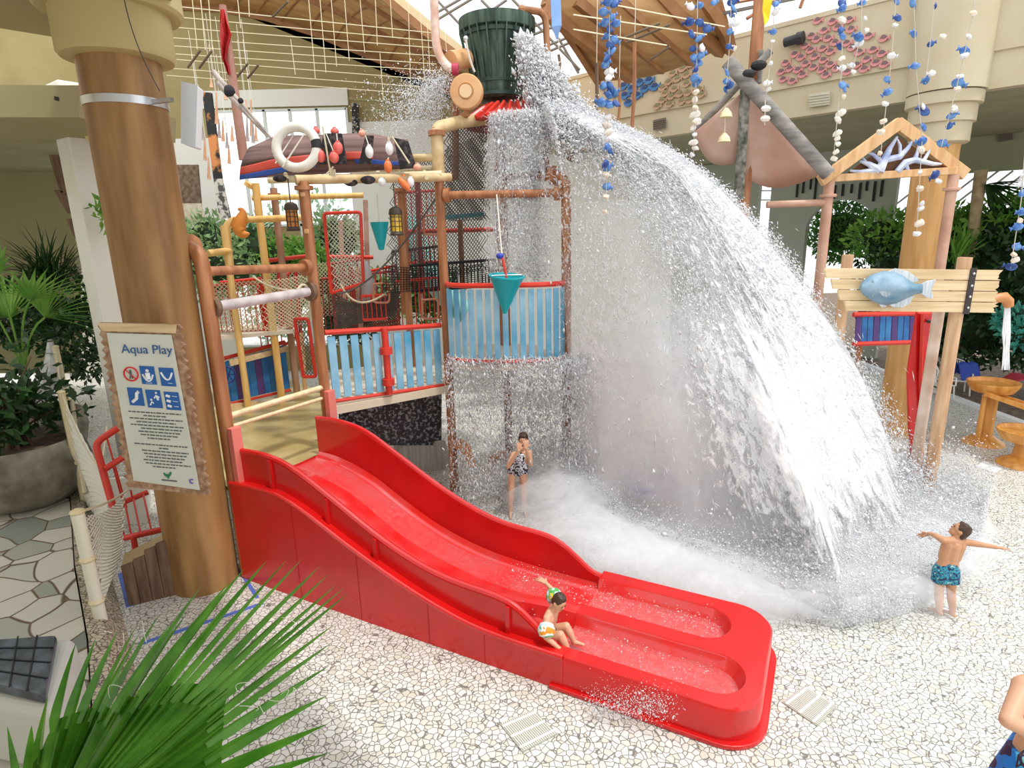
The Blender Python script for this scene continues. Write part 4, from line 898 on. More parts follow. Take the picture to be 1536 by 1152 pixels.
# ================================================================ GARLANDS of fish and shells
fb = mat('garland_blue', (.02,.09,.36), .4, (.14,.32,.62), scale=9); fb2 = mat('garland_navy', (.008,.02,.16), .4, (.04,.14,.42), scale=9); fw = mat('garland_white', (.72,.74,.80), .5, (.85,.82,.78), scale=8); fs_ = mat('garland_shell', (.72,.58,.44), .6, (.88,.82,.72), scale=12)
def fish_mesh(L, mt, nm='fish_bead'):
    mm = M(); mm.ball((0,0,0), 1, (L*.42,L*.16,L*.32), 12); mm.prism([(L*.3,-L*.03,0),(L*.62,-L*.03,L*.22),(L*.58,-L*.03,0),(L*.62,-L*.03,-L*.22)], (0,L*.06,0)); mm.prism([(-L*.1,-L*.02,L*.28),(L*.15,-L*.02,L*.42),(L*.2,-L*.02,L*.2)], (0,L*.04,0))
    me = bpy.data.meshes.new(nm); me.from_pydata([tuple(v) for v in mm.v], [], mm.f); me.materials.append(mt)
    for p in me.polygons: p.use_smooth = True
    return me
def shell_mesh(L, mt, seed):
    rg = random.Random(seed); mm = M(); mm.ball((0,0,0), 1, (L*.5,L*.28,L*.3), 10); mm.ball((L*.2,0,L*.12), 1, (L*.25,L*.2,L*.2), 8)
    for v in mm.v: v *= 1+rg.uniform(-.18,.18)
    me = bpy.data.meshes.new('shell_bead'); me.from_pydata([tuple(v) for v in mm.v], [], mm.f); me.materials.append(mt); return me
FM = [fish_mesh(.16, fb), fish_mesh(.16, fb2), fish_mesh(.15, fw)]; SM = [shell_mesh(.12, fs_, 1), shell_mesh(.10, fw, 2), shell_mesh(.14, mat('shell_pale',(.80,.74,.66),.5), 3)]
def garland(lab, cordpts, beads, Y, sc=1.):
    t = thing('fish_garland' if any(b[2]=='f' for b in beads) else 'shell_garland', at(*cordpts[-1], Y), lab, 'garland')
    M().tube([at(x,y,Y) for x,y in cordpts], .006, 4).build('cord', mat('thin_cord',(.55,.50,.42),.7), t)
    for (x, y, k) in beads:
        r = random.random()
        me = (FM[0] if r < .45 else FM[1] if r < .8 else FM[2]) if k == 'f' else random.choice(SM)
        o = bpy.data.objects.new('fish_bead' if k == 'f' else 'shell_bead', me); C.objects.link(o); o.parent = t
        o.location = at(x, y, Y+random.uniform(-.06,.06))-t.location; q = sc*random.uniform(.75,1.15); o.scale = (q,q,q)
        o.rotation_euler = (random.uniform(-.4,.4), random.uniform(-.6,.6), random.uniform(-.9,.9)+(math.pi if random.random()<.5 else 0))
g1 = [(912,3,'f'),(922,6,'f'),(905,18,'f'),(918,26,'f'),(907,34,'f'),(924,35,'f'),(914,44,'f'),(910,54,'f'),(920,60,'f'),(915,68,'f'),(917,76,'f'),(910,88,'f'),(908,97,'f'),(914,108,'f'),(913,117,'f'),(906,128,'f'),(915,128,'f'),(915,137,'f'),(913,143,'f'),(902,154,'f'),(914,157,'f'),(923,140,'f'),(924,155,'f'),(912,176,'s'),(910,188,'s'),(913,198,'s'),(912,208,'s'),(911,220,'f'),(914,226,'f'),(909,246,'f'),(911,252,'f'),(909,262,'s'),(910,280,'f'),(909,295,'s'),(907,318,'s')]
garland('dense blue fish garland hanging in front of the top of the water curtain', [(915,-40),(914,60),(912,170),(909,300),(907,322)], g1, 8.6)
g2 = [(1036,10,'f'),(1050,8,'f'),(1034,33,'f'),(1049,34,'f'),(1061,43,'f'),(1037,51,'f'),(1048,58,'f'),(1039,73,'f'),(1053,72,'f'),(1051,83,'f'),(1041,86,'f'),(1047,94,'f'),(1044,104,'f'),(1044,125,'f'),(1042,118,'f'),(1044,138,'s'),(1042,150,'s'),(1043,162,'s'),(1042,172,'s'),(1045,182,'s'),(1040,192,'s'),(1042,202,'s'),(1040,214,'s'),(1043,222,'s'),(1038,232,'s'),(1071,4,'f')]
garland('blue fish and cream shell garland just left of the tent poles', [(1047,-40),(1045,100),(1040,235)], g2, 9.2)
garland('short blue fish garland ending at the crossing of the tent poles', [(1098,-40),(1095,60),(1089,136)], [(1098,3,'f'),(1100,12,'f'),(1097,22,'f'),(1104,34,'f'),(1094,48,'f'),(1093,70,'f'),(1100,72,'s'),(1091,110,'f'),(1089,122,'f'),(1095,128,'f'),(1088,134,'f')], 9.4)
garland('sparse fish garland right of the yellow cloth', [(1163,-30),(1160,50),(1150,140)], [(1164,6,'f'),(1163,18,'f'),(1160,48,'f'),(1159,62,'s'),(1156,95,'s'),(1150,125,'f'),(1153,134,'s')], 9.4, .8)
garland('garland of fish, shells and driftwood left of the hut gable', [(1263,-30),(1263,100),(1250,240)], [(1262,4,'f'),(1264,12,'f'),(1263,30,'s'),(1261,45,'f'),(1264,55,'f'),(1260,70,'f'),(1263,88,'s'),(1264,102,'f'),(1264,128,'f'),(1267,135,'f'),(1266,145,'s'),(1261,170,'s'),(1257,180,'s'),(1256,200,'s'),(1256,208,'s'),(1257,216,'s'),(1254,228,'s'),(1251,238,'s')], 10, 1.)
garland('short garland of blue fish in front of the pink relief shoal', [(1293,-30),(1292,50),(1277,113)], [(1294,4,'f'),(1298,28,'s'),(1300,46,'s'),(1288,56,'f'),(1289,65,'f'),(1278,98,'f'),(1280,108,'s')], 10, 1.05)
garland('garland of blue fish and shells ending at the hut gable peak', [(1346,-30),(1338,80),(1320,240)], [(1345,2,'f'),(1347,27,'f'),(1343,38,'s'),(1337,84,'f'),(1330,119,'f'),(1332,138,'f'),(1328,156,'s'),(1325,182,'s'),(1321,198,'s'),(1320,230,'s')], 10, 1.15)
garland('long garland of blue fish and white shells crossing the hut gable beam', [(1370,-30),(1374,100),(1383,210),(1375,352)], [(1369,4,'f'),(1371,51,'f'),(1373,99,'f'),(1385,160,'f'),(1386,167,'f'),(1386,191,'f'),(1383,212,'f'),(1382,225,'s'),(1380,258,'s'),(1380,283,'s'),(1383,305,'s'),(1381,313,'s'),(1379,335,'s'),(1375,351,'s')], 10, 1.25)
garland('sparse garland of grey-blue fish left of the far right white-shell garland', [(1405,-30),(1396,60),(1388,125)], [(1403,9,'f'),(1414,55,'s'),(1396,66,'f'),(1398,110,'f'),(1389,121,'f')], 10, 1.05)
garland('garland with white shells swinging in front of the right column capital', [(1463,-30),(1460,20),(1440,110),(1412,220)], [(1460,20,'s'),(1453,55,'s'),(1447,77,'f'),(1446,84,'s'),(1440,115,'s'),(1437,125,'f'),(1436,134,'s'),(1431,164,'s'),(1427,174,'f'),(1424,189,'f'),(1413,215,'f'),(1403,262,'f'),(1408,272,'s')], 10, 1.2)
garland('garland of fish and shells at the right edge of the picture', [(1540,190),(1532,300),(1516,402)], [(1533,275,'f'),(1534,290,'f'),(1533,318,'f'),(1530,332,'s'),(1527,340,'f'),(1525,370,'f'),(1521,382,'s'),(1523,390,'s'),(1517,400,'f'),(1536,262,'f')], 9, 1.1)
# ================================================================ TENT, HUT, FISH SIGN
greyb = mat('grey_bamboo', (.14,.13,.12), .6, (.34,.31,.28), scale=2, stretch=(1,1,4))
t = thing('sail_tent', V((*at(1120,290,13.0).xy, 0)), 'tent of crossed grey poles with two pale pink sails rising behind the water', 'tent')
for (a, b, r, Ya, Yb, mt, nm) in [((1091,92),(1243,262),.13,12.6,12.2,greyb,'pole'),((1156,76),(1040,200),.07,12.8,13.4,greyb,'pole'),((1119,118),(1108,300),.10,12.7,12.9,mat('mossy_bark',(.06,.07,.05),.8,(.35,.33,.28),scale=8),'pole'),((1141,-12),(1110,330),.12,13.2,13.2,post_brown,'mast')]:
    p, q = at(*a,Ya), at(*b,Yb)
    if nm == 'mast': q = V((q.x,q.y,0.0)); q0 = at(*b,Yb); p.x += 0
    M().tube([p, q], r, 12).build(nm, mt, t, smooth=True)
M().tube([at(1142,75,13), at(1139,125,13)], .05, 8).build('stub', greyb, t)
for (x,y) in ((1121,112),(1138,98),(1236,250),(1245,262)): M().ball(at(x,y,12.5), .15, (1,1,.6)).build('lashing', blacknet, t)
sail = mat('pink_sail', (.70,.42,.32), .7, (.84,.66,.56), scale=.8, trans=.35)
for (a, b, c3) in [((1118,134),(1040,200),(1102,246)),((1122,136),(1232,262),(1118,266))]:
    A_, B_, C_ = at(*a,12.8), at(*b,12.9), at(*c3,13.1); rows = []
    for i in range(9):
        u = i/8; p, q = lerp(A_,B_,u), lerp(A_,C_,u)
        rows.append([lerp(p,q,j/8)+V((0,.25*u*math.sin(math.pi*j/8),-.22*u*u*math.sin(math.pi*j/8))) for j in range(9)])
    M().grid(rows).build('sail', sail, t, smooth=True, solid=.015)
t = thing('woven_bells', at(1087,225,12.2), 'string with straw bells hanging before the left sail', 'mobile')
M().tube([at(1088,160,12.2), at(1087,212,12.2)], .01, 4).build('cord', rope, t)
for (x,y) in ((1089,176),(1086,213)): M().lathe([(.12,0),(.10,.08),(.03,.16),(0,.17)], at(x,y,12.2), 12).build('bell', bamboo, t, smooth=True)
t = thing('woven_bells', at(1149,180,12.1), 'string with shells hanging before the right sail', 'mobile'); M().tube([at(1148,150,12.1), at(1147,188,12.1)], .01, 4).build('cord', rope, t)
for (x,y) in ((1149,163),(1148,178)): M().ball(at(x,y,12.1), .09, (1.1,.6,.7), 8).build('shell', MATS['shell_pale'], t)
HY = 12.4
hut = thing('gabled_play_hut', V((*at(1340,268,HY).xy,0)), 'timber hut frame with triangular gable and blue-white branch cut-out over the fish sign', 'play hut')
def gb_(a, b, w, th, mt=plank, nm='gable_beam', dy=0): return M().bar(at(a[0],a[1],HY+dy), at(b[0],b[1],HY+dy), th, w, up=V((0,0,1))).build(nm, mt, hut, bevel=.01)
gb_((1350,184),(1230,272), .22, .12, post_tan); gb_((1345,184),(1448,262), .22, .12, post_tan, dy=.14); gb_((1238,268),(1434,256), .14, .12, MATS['tan_timber'], dy=.08)
for (x0_,y0_,x1_,y1_,dy,w) in [(1242,272,1231,402,.1,.1),(1430,262,1410,400,.1,.1),(1403,262,1386,400,1.2,.09)]:
    p = at(x1_,y1_,HY+dy); b = V((p.x,p.y,0)); M().tube([b, V((p.x,p.y,zup(p,y0_)))], w, 12).build('post', mat('pinkish_timber',(.50,.27,.18),.5,(.68,.42,.30),scale=1.5), hut, smooth=True)
    M().lathe([(w+.05,0),(w+.06,.03),(w+.05,.06)], V((p.x,p.y,zup(p,y0_+24))), 14).build('collar', MATS['pinkish_timber'], hut, smooth=True)
rl = M().tube([at(1150,307,HY+.3), at(1236,304,HY+.1)], .07, 10).build('rail', MATS['pinkish_timber'], hut, smooth=True)
M().prism([at(1262,266,HY+.16), at(1347,205,HY+.16), at(1424,256,HY+.16)], (0,.03,0)).build('gable_panel', mat('gable_brown',(.16,.07,.03),.8), hut)
br = M(); W = lambda x, y: at(x,y,HY+.06)
for pth, r in [([(1318,258),(1325,243),(1335,222),(1346,205)],[.10,.08,.05,.02]),([(1318,256),(1303,246),(1290,242)],[.09,.05,.02]),([(1325,245),(1310,232),(1300,228)],[.05,.03,.02]),([(1328,240),(1350,235),(1362,222),(1368,212)],[.06,.06,.04,.02]),([(1350,235),(1350,218),(1346,208)],[.03,.03,.01]),([(1345,258),(1358,244),(1372,240),(1400,246),(1412,246)],[.06,.07,.06,.04,.02]),([(1372,240),(1376,228),(1378,218)],[.05,.03,.02]),([(1385,242),(1392,230),(1395,224)],[.04,.03,.01]),([(1312,256),(1290,258),(1275,256)],[.06,.04,.02]),([(1362,258),(1358,244)],[.04,.04]),([(1300,245),(1294,236)],[.03,.015])]:
    br.tube([W(*p) for p in pth], [q*1.0 for q in r], 8)
br.build('branch_cutout', mat('branch_blue_white',(.28,.36,.62),.6,(.80,.82,.86),scale=3), hut, smooth=True)
FS = fl(1388,758); FYY = FS.y-.12
sg_ = thing('fish_sign', FS, 'plank sign with a big grey fish on timber posts right of the splash', 'sign')
M().tube([(FS.x,FS.y,0), (FS.x,FS.y,zup(FS,386))], .105, 16).build('post', noisy_wood('post_wood',(.48,.26,.13),(.74,.50,.30),.5), sg_, smooth=True)
M().lathe([(.20,0),(.20,.02),(.14,.07),(.11,.10),(0,.1)], FS, 24).build('base_cover', mat('orange_cover',(.80,.32,.08),.5), sg_, smooth=True)
p2 = at(1252,560,FS.y+.3); M().tube([(p2.x,p2.y,0),(p2.x,p2.y,zup(p2,382))], .09, 14).build('post', MATS['post_wood'], sg_, smooth=True)
p3 = at(1397,540,FS.y+.35); M().tube([(p3.x,p3.y,0),(p3.x,p3.y,zup(p3,430))], .09, 14).build('post', mat('bleached_post',(.62,.42,.30),.5,(.85,.70,.60),scale=2), sg_, smooth=True)
for i in range(4):
    yt = 403+i*16.2; n_ = 14; e = random.uniform(-4,3)
    a = at(1235+i*10, yt-1, FYY); b = at(1500-i*3+e, yt+2, FYY); c_ = at(1497-i*3+e, yt+17, FYY); d_ = at(1238+i*10, yt+14, FYY)
    side = [lerp(b,c_,j/6)+V((random.uniform(-.07,.03),0,0)) for j in range(1,6)]
    M().prism([a,b]+side+[c_,d_], (0,-.05,0)).build('plank', plank, sg_)
a, b = at(1461,402,FYY-.06), at(1449,471,FYY-.06); M().bar(a, b, .10, .015, up=V((0,1,0))).build('iron_strap', mat('iron',(.04,.03,.03),.5), sg_)
for q in (.12,.38,.62,.86): M().ball(lerp(a,b,q)+V((0,-.02,0)), .022).build('bolt', steel, sg_, smooth=True)
fY = FYY-.16
def fpt(x, y, dy=0): return at(1136+x/3.84, 200+y/3.84, fY+dy)
up_o = [(590,890),(605,860),(650,820),(720,797),(780,800),(830,820),(870,850),(905,870),(950,872)]; lo_o = [(590,890),(610,925),(650,955),(700,980),(750,985),(800,975),(850,950),(900,925),(950,915)]
rows = []
for (u, l) in zip(up_o, lo_o):
    h = (l[1]-u[1]); rows.append([fpt(lerp((*u,0),(*l,0),j/8).x, lerp((*u,0),(*l,0),j/8).y, -.16*math.sin(math.pi*j/8)*min(1,h/90.)) for j in range(9)])
fishm = mat('fish_blue_grey', (.10,.23,.34), .5, (.30,.43,.54), scale=2.2, stretch=(1,1,1.4))
finm = mat('fish_fin', (.45,.52,.58), .5, (.72,.75,.78), scale=5, stretch=(5,5,.5))
M().grid(rows).build('fish_body', fishm, sg_, smooth=True, solid=.03)
M().prism([fpt(*p) for p in lo_o[::-1]+up_o[1:]], (0,.02,0)).build('fish_back', fishm, sg_)
for nm, pg in [('tail_fin',[(935,875),(980,850),(1030,842),(1012,880),(1005,905),(1015,955),(975,945),(935,915)]),('dorsal_fin',[(745,800),(800,778),(870,795),(925,835),(930,852),(890,862),(840,825)]),('belly_fin',[(760,985),(800,972),(860,945),(905,935),(880,980),(840,1003),(780,1000)]),('pelvic_fin',[(690,970),(730,985),(750,998),(720,1003)])]:
    M().prism([fpt(*p, .0) for p in pg], (0,.03,0)).build(nm, finm, sg_, bevel=.005)
M().prism([fpt(*p, -.165) for p in [(700,912),(735,900),(768,918),(772,930),(745,945),(718,935)]], (0,.03,0)).build('pectoral_fin', mat('fin_grey',(.20,.28,.34),.5,(.42,.48,.52),scale=8,stretch=(6,6,1)), sg_, bevel=.006)
M().tube(arc(fpt(592,892,-.02), fpt(606,900,-.05), fpt(622,905,-.08)), .006, 5).build('mouth', MATS['iron'], sg_); M().tube(arc(fpt(662,840,-.14), fpt(690,885,-.17), fpt(662,945,-.12)), .008, 5).build('gill_line', MATS['fin_grey'], sg_)
M().ball(fpt(622,872,-.06), .025).build('eye', mat('black_eye',(.01,.01,.01),.3), sg_, smooth=True)
# dim far blue panel under sign + red chute
t = thing('red_splash_chute', V((*at(1378,735,FS.y+.75).xy,0)), 'tall narrow red plastic chute behind the fish sign post', 'play structure')
Yc = FS.y+.7
M().prism([at(1376,468,Yc), at(1384,472,Yc), at(1382,735,Yc), at(1372,735,Yc), at(1364,640,Yc), at(1362,560,Yc)], (0,.06,0)).build('chute_side', red, t, bevel=.01)
M().prism([at(1386,472,Yc-.05), at(1402,474,Yc-.05), at(1392,545,Yc-.05), at(1383,560,Yc-.05)], (0,.05,0)).build('red_flap', red, t, bevel=.01)
M().tube([at(1384,470,Yc-.05), at(1381,560,Yc-.05), at(1382,640,Yc-.02), at(1384,728,Yc)], .03, 8).build('edge_tube', redrail, t, smooth=True)
M().box(at(1384,722,Yc), (.35,.3,.16)).build('foot', redrail, t, bevel=.01); M().ball(at(1393,482,Yc-.1), .035).build('bolt', MATS['iron'], t)
t = thing('blue_slat_fence', V((*at(1320,510,11.9).xy,0)), 'blue and purple slat fence half hidden by spray under the fish sign', 'fence')
for i in range(12):
    x = 1288+i*9; M().bar(at(x,474,11.9), at(x-2,512,11.9), .10, .03, up=V((0,1,0))).build('slat', dblue if i % 3 else MATS['purple_slat'], t)
M().tube([at(1280,516,11.9), at(1400,512,11.9)], .05, 8).build('rail', redrail, t); M().tube([at(1280,472,11.9), at(1400,470,11.9)], .05, 8).build('rail', redrail, t)
for x in (1290,1392): p = at(x,512,12.0); M().tube([V((p.x,p.y,0)), p], .06, 8).build('post', post_brown, t)
# ================================================================ LEFT SIDE
SY = 7.15
sg = thing('notice_board', V((*at(235,740,SY).xy, at(235,742,SY).z)), 'tall ragged-edged notice board headed Aqua Play in front of the big column', 'sign')
TL, TR, BR, BL = at(148,484,SY), at(266,487,SY), at(313,743,SY), at(193,731,SY)
def bp_(u, v, d=0.): p = lerp(lerp(TL,TR,u), lerp(BL,BR,u), v); return p+V((0,-d,0))
n = 44; edge = []
fr = [bp_(0,0), bp_(1,0)]
for i in range(1, n): fr.append(bp_(1+(.035 if i%2 else -.02)*random.uniform(.5,1.2), i/n))
fr += [bp_(1,1), bp_(0,1)]
for i in range(n-1, 0, -1): fr.append(bp_(-(.035 if i%2 else -.02)*random.uniform(.5,1.2), i/n))
M().prism(fr[::-1], (0,.05,0)).build('wooden_backing', mat('carved_edge', (.28,.14,.08), .8, (.55,.36,.22), scale=12), sg)
M().prism([bp_(.0,-.0,.01), bp_(1,.0,.01), bp_(.97,.045,.01), bp_(.05,.045,.01)][::-1], (0,-.02,0)).build('top_moulding', plank, sg)
M().prism([bp_(.10,.055,.012), bp_(.91,.055,.012), bp_(.99-.08,.965,.012), bp_(.10,.945,.012)][::-1], (0,-.02,0)).build('panel', mat('sign_panel', (.66,.68,.60), .45, (.72,.73,.66), scale=2), sg)
bluei = mat('icon_blue', (.015,.12,.42), .4); sw = mat('icon_white', (.88,.9,.92), .5); ink = mat('ink_grey', (.12,.13,.13), .6); redi = mat('icon_red', (.75,.02,.02), .4); inkb = mat('title_blue', (.03,.12,.32), .5)
def q2(u, v, w, h, mt, nm='icon', d=.036, par=sg): return M().prism([bp_(u,v,d), bp_(u+w,v,d), bp_(u+w,v+h,d), bp_(u,v+h,d)][::-1], (0,-.004,0)).build(nm, mt, par)
def text(s, u, v, size, mt, nm, d=.042):
    cu = bpy.data.curves.new(nm, 'FONT'); cu.body = s; cu.size = size; cu.extrude = .002
    o = bpy.data.objects.new(nm, cu); C.objects.link(o)
    dg = bpy.context.evaluated_depsgraph_get(); me = bpy.data.meshes.new_from_object(o.evaluated_get(dg)); bpy.data.objects.remove(o)
    o = bpy.data.objects.new(nm, me); me.materials.clear(); me.materials.append(mt); C.objects.link(o); o.parent = sg
    xa = (TR-TL).normalized(); ya = V((0,0,1)); R3 = Matrix((xa, V((0,-1,0)).cross(xa)*1.0, V((0,-1,0)))).transposed()
    mw = R3.to_4x4(); mw.translation = bp_(u, v, d)-sg.location; o.matrix_local = mw; return o
BW = (TR-TL).length; BH = (BL-TL).length
text('Aqua Play', .25, .165, BW*.165, inkb, 'title')
ic = [(.235,.245,None),(.44,.235,bluei),(.68,.24,bluei),(.235,.365,bluei),(.46,.372,bluei),(.69,.378,bluei)]
ih = .105; iw = .185
for k, (u, v, mt_) in enumerate(ic):
    if mt_ is None:
        c = bp_(u+iw/2-.01, v+ih/2-.012, .04); r = BW*.10
        M().tube([c+V((r*.9*math.cos(a),0,r*.9*math.sin(a))) for a in [i*math.pi/14 for i in range(29)]], r*.10, 6, False).build('ban_ring', redi, sg)
        M().bar(c+V((-r*.6,-.008,r*.65)), c+V((r*.6,-.008,-r*.65)), .006, r*.13, up=V((0,1,0))).build('ban_stroke', redi, sg)
        mm = M(); mm.ball(c+V((0,-.004,r*.45)), r*.14, (1,.3,1)); mm.tube([c+V((0,-.004,r*.3)), c+V((0,-.004,-r*.1))], r*.14, 6); mm.tube([c+V((0,-.004,-r*.1)), c+V((-r*.2,-.004,-r*.6))], r*.08, 5); mm.tube([c+V((0,-.004,-r*.1)), c+V((r*.2,-.004,-r*.6))], r*.08, 5); mm.build('figure', ink, sg)
        continue
    q2(u, v, iw, ih, mt_)
    def pp(a, b): return bp_(u+iw*a, v+ih*b, .043)
    mm = M(); s_ = BW*.012
    if k == 1: mm.ball(pp(.5,.25), BW*.022, (1,.2,1)); mm.tube([pp(.5,.35), pp(.5,.7)], BW*.03, 8); mm.tube(arc(pp(.15,.45), pp(.5,1.2), pp(.85,.45)), s_, 5); mm.bar(pp(.3,.92), pp(.7,.92), .004, s_*1.5, up=V((0,1,0)))
    if k == 2: mm.tube(arc(pp(.12,.25), pp(.5,1.05), pp(.88,.25)), s_, 5); mm.bar(pp(.5,.82), pp(.8,.84), .004, s_, up=V((0,1,0)))
    if k == 3: mm.tube([pp(.25,.8), pp(.55,.6), pp(.62,.3), pp(.78,.2)], s_*1.8, 6)
    if k == 4: mm.tube([pp(.2,.85), pp(.35,.65), pp(.45,.75)], s_, 5); mm.ball(pp(.32,.55), BW*.015, (1,.2,1)); mm.tube([pp(.55,.45), pp(.7,.3), pp(.9,.4)], s_, 5); mm.ball(pp(.72,.15), BW*.015, (1,.2,1)); mm.tube([pp(.7,.3), pp(.8,.55)], s_, 5)
    if k == 5:
        for j in range(3): mm.tube([pp(.15,.2+.28*j), pp(.4,.25+.28*j)], s_*1.6, 5); mm.bar(pp(.55,.22+.28*j), pp(.88,.24+.28*j), .004, s_*1.2, up=V((0,1,0)))
    mm.build('icon_symbol', sw, sg)
rg = random.Random(3); mm = M()
for i in range(18):
    if i == 10: mm.build('small_print', ink, sg); mm = M()
    v = .505+i*.0195; 
    if i in (9,): continue
    u0, u1 = (.20,.86) if i in (0,10,2,4) else (.28+.02*(i%3), .86-.03*(i%4)); 
    if i in (1, 8, 17): u0, u1 = .38, .66
    if i == 11: u0, u1 = .5, .62
    x = u0
    while x < u1: w = rg.uniform(.02,.07); mm.prism([bp_(x,v,.036), bp_(min(x+w,u1),v,.036), bp_(min(x+w,u1),v+.007,.036), bp_(x,v+.007,.036)][::-1], (0,-.003,0)); x += w+.012
mm.build('small_print', ink, sg)
lf = M()
for dx, dz, r in ((-.03,.0,-.6),(.03,.01,.5),(0,-.02,0)): c = bp_(.55,.885,.04)+V((dx,0,dz)); lf.ball(c, .03, (.55,.15,1.2), 8, Matrix.Rotation(r,3,'Y'))
lf.build('leaf_logo', mat('logo_green',(.02,.22,.08),.5), sg); q2(.46,.917,.19,.008,ink,'logo_caption')
cc = bp_(.84,.912,.042); M().tube([cc+V((.025*math.cos(a),0,.028*math.sin(a))) for a in [.7+i*.5 for i in range(10)]], .007, 6).build('ring_logo', mat('logo_purple',(.12,.05,.45),.5), sg)
for q in (.2,.75): M().bar(bp_(.6,q,-.05), bp_(.6,q,-.05)+V((0,.38,0)), .05, .05).build('bracket', steel, sg)
# rope fence with bamboo posts
rf = thing('rope_fence', fl(155,950), 'bamboo-post safety fence with white rope netting along the flagstone edge', 'fence')
P1 = fl(157,955); P2 = fl(131,770); P3 = V((-9.7,12.6,0)); P4 = at(180,560,13.2); P4.z = 0
P1t, P2t, P3t = zup(P1,768), zup(P2,588), zup(P3,520)
for P_, zt_, r in ((P1,P1t,.075),(P2,P2t,.06),(P3,P3t,.06)):
    M().tube([P_, V((P_.x,P_.y,zt_))], r, 12).build('post', bamboo_pale if P_ is P1 else bamboo, rf, smooth=True)
    M().ball((P_.x,P_.y,zt_), r*1.15, (1,1,.5)).build('post_cap', bamboo, rf, smooth=True)
for P_, a in ((P1,.55),(P1,.25),(P2,.5)): M().lathe([(.08,0),(.095,.03),(.08,.07)], (P_.x,P_.y,a*2), 14).build('bamboo_node', bamboo, rf)
gL = V((*at(186,822,8.6).xy,0))
nets = [((P1+V((0,0,.35)), gL+V((0,0,.3))), (V((P1.x,P1.y,P1t-.05)), at(190,738,8.9)), 14, 22), ((P2+V((0,0,.2)), gL+V((-.6,.6,.2))), (V((P2.x,P2.y,P2t-.05)), at(168,730,9.0)), 10, 16), ((P3+V((0,0,.2)), P2+V((0,0,.2))), (V((P3.x,P3.y,P3t-.05)), V((P2.x,P2.y,P2t-.05))), 24, 14)]
for a, b, nu, nv in nets: nm = M(); netgrid(nm, a, b, nu, nv, .011, True, .12); nm.build('rope_net', ropew, rf)
for a, b, s_ in [(V((P2.x,P2.y,P2t)), at(150,700,9.3), .5), (at(150,700,9.3), at(160,640,10.5), .1), (V((P1.x,P1.y,P1t)), at(192,735,8.9), .1)]: M().tube(arc(a, lerp(a,b,.5)-V((0,0,s_)), b, 8), .018, 5).build('top_rope', rope, rf)
M().tube(arc(at(108,600,11), at(118,690,10.4), at(128,740,10)), .04, 6).build('hanging_rope_fringe', rope, rf)
# red guard grille
rgt = thing('red_guard_grille', V((*at(200,860,8.6).xy,0)), 'bent red tubular guard grille with vertical bars half hidden behind the notice board', 'railing')
def rt(pts, r=.04): return M().tube(poly([at(*p) for p in pts], .12, 4), r, 10).build('tube', redrail, rgt, smooth=True)
rt([(190,634,9.4),(143,664,9.1),(158,720,9.0),(183,808,8.7)], .055); rt([(157,704,9.0),(188,684,9.3)], .05)
rt([(183,808,8.7),(262,790,8.8)], .05); rt([(182,755,9.2),(222,738,9.4)], .045); rt([(200,805,8.7),(208,850,8.6),(213,858,8.5)], .045)
for (a, b) in [((160,655,9.2),(178,720,9.2)),((170,700,9.2),(186,760,9.2)),((173,700,9.2),(190,762,9.2)),((187,752,9.2),(198,808,8.75)),((200,748,9.2),(212,805,8.75)),((215,742,9.2),(228,800,8.78)),((232,736,9.2),(242,797,8.8)),((248,738,9.2),(257,793,8.8)),((196,735,9.2),(199,750,9.2))]: M().tube([at(*a), at(*b)], .014, 6).build('bar', redrail, rgt)
# brown plank box and white plinth by column
bx_ = thing('plank_box', fl(232,900), 'dark brown vertical plank box standing beside the foot of the big column', 'box')
bt_ = [fl(193,910), fl(265,892)]; tpz = zup(bt_[0],832)
dd = (bt_[1]-bt_[0]); nrm = V((0,0,1)).cross(dd).normalized(); 
for i in range(4):
    a = lerp(bt_[0],bt_[1],i/4+.006); b = lerp(bt_[0],bt_[1],(i+1)/4-.006); tz = [.62,.68,.78,.84][i]
    M().prism([a, b, V((b.x,b.y,tz+.03)), V((a.x,a.y,tz))], nrm*.05).build('plank', dplank, bx_)
M().prism([bt_[0]+nrm*.06, bt_[1]+nrm*.06, V((bt_[1].x,bt_[1].y,.8))+nrm*.06, V((bt_[0].x,bt_[0].y,.6))+nrm*.06], nrm*.4).build('body', mat('ochre_side',(.50,.38,.20),.7), bx_)
a = fl(266,893); b = fl(275,888); M().prism([a, b, V((b.x,b.y,.88)), V((a.x,a.y,.88))], nrm*.3).build('white_end', whitew, bx_)
# raised planting bed behind
bed = thing('raised_bed', fl(150,700), 'cream raised bed with pebble top behind the rope fence', 'planter')
bb = [V((*at(120,600,11.0).xy,0)), V((*at(200,600,11.1).xy,0)), V((*at(205,700,10.0).xy,0)), V((*at(140,705,9.9).xy,0))]
M().prism(bb[::-1], (0,0,.9)).build('walls', MATS['pale_wall'], bed); M().prism([lerp(p, sum(bb, V())/4, .12)+V((0,0,.9)) for p in bb][::-1], (0,0,.03)).build('pebbles', stone, bed)
M().bar(bb[3]+V((0.1,.15,.92)), bb[0]+V((.1,0,.92)), .06, .03).build('blue_edge', bluestripe, bed)
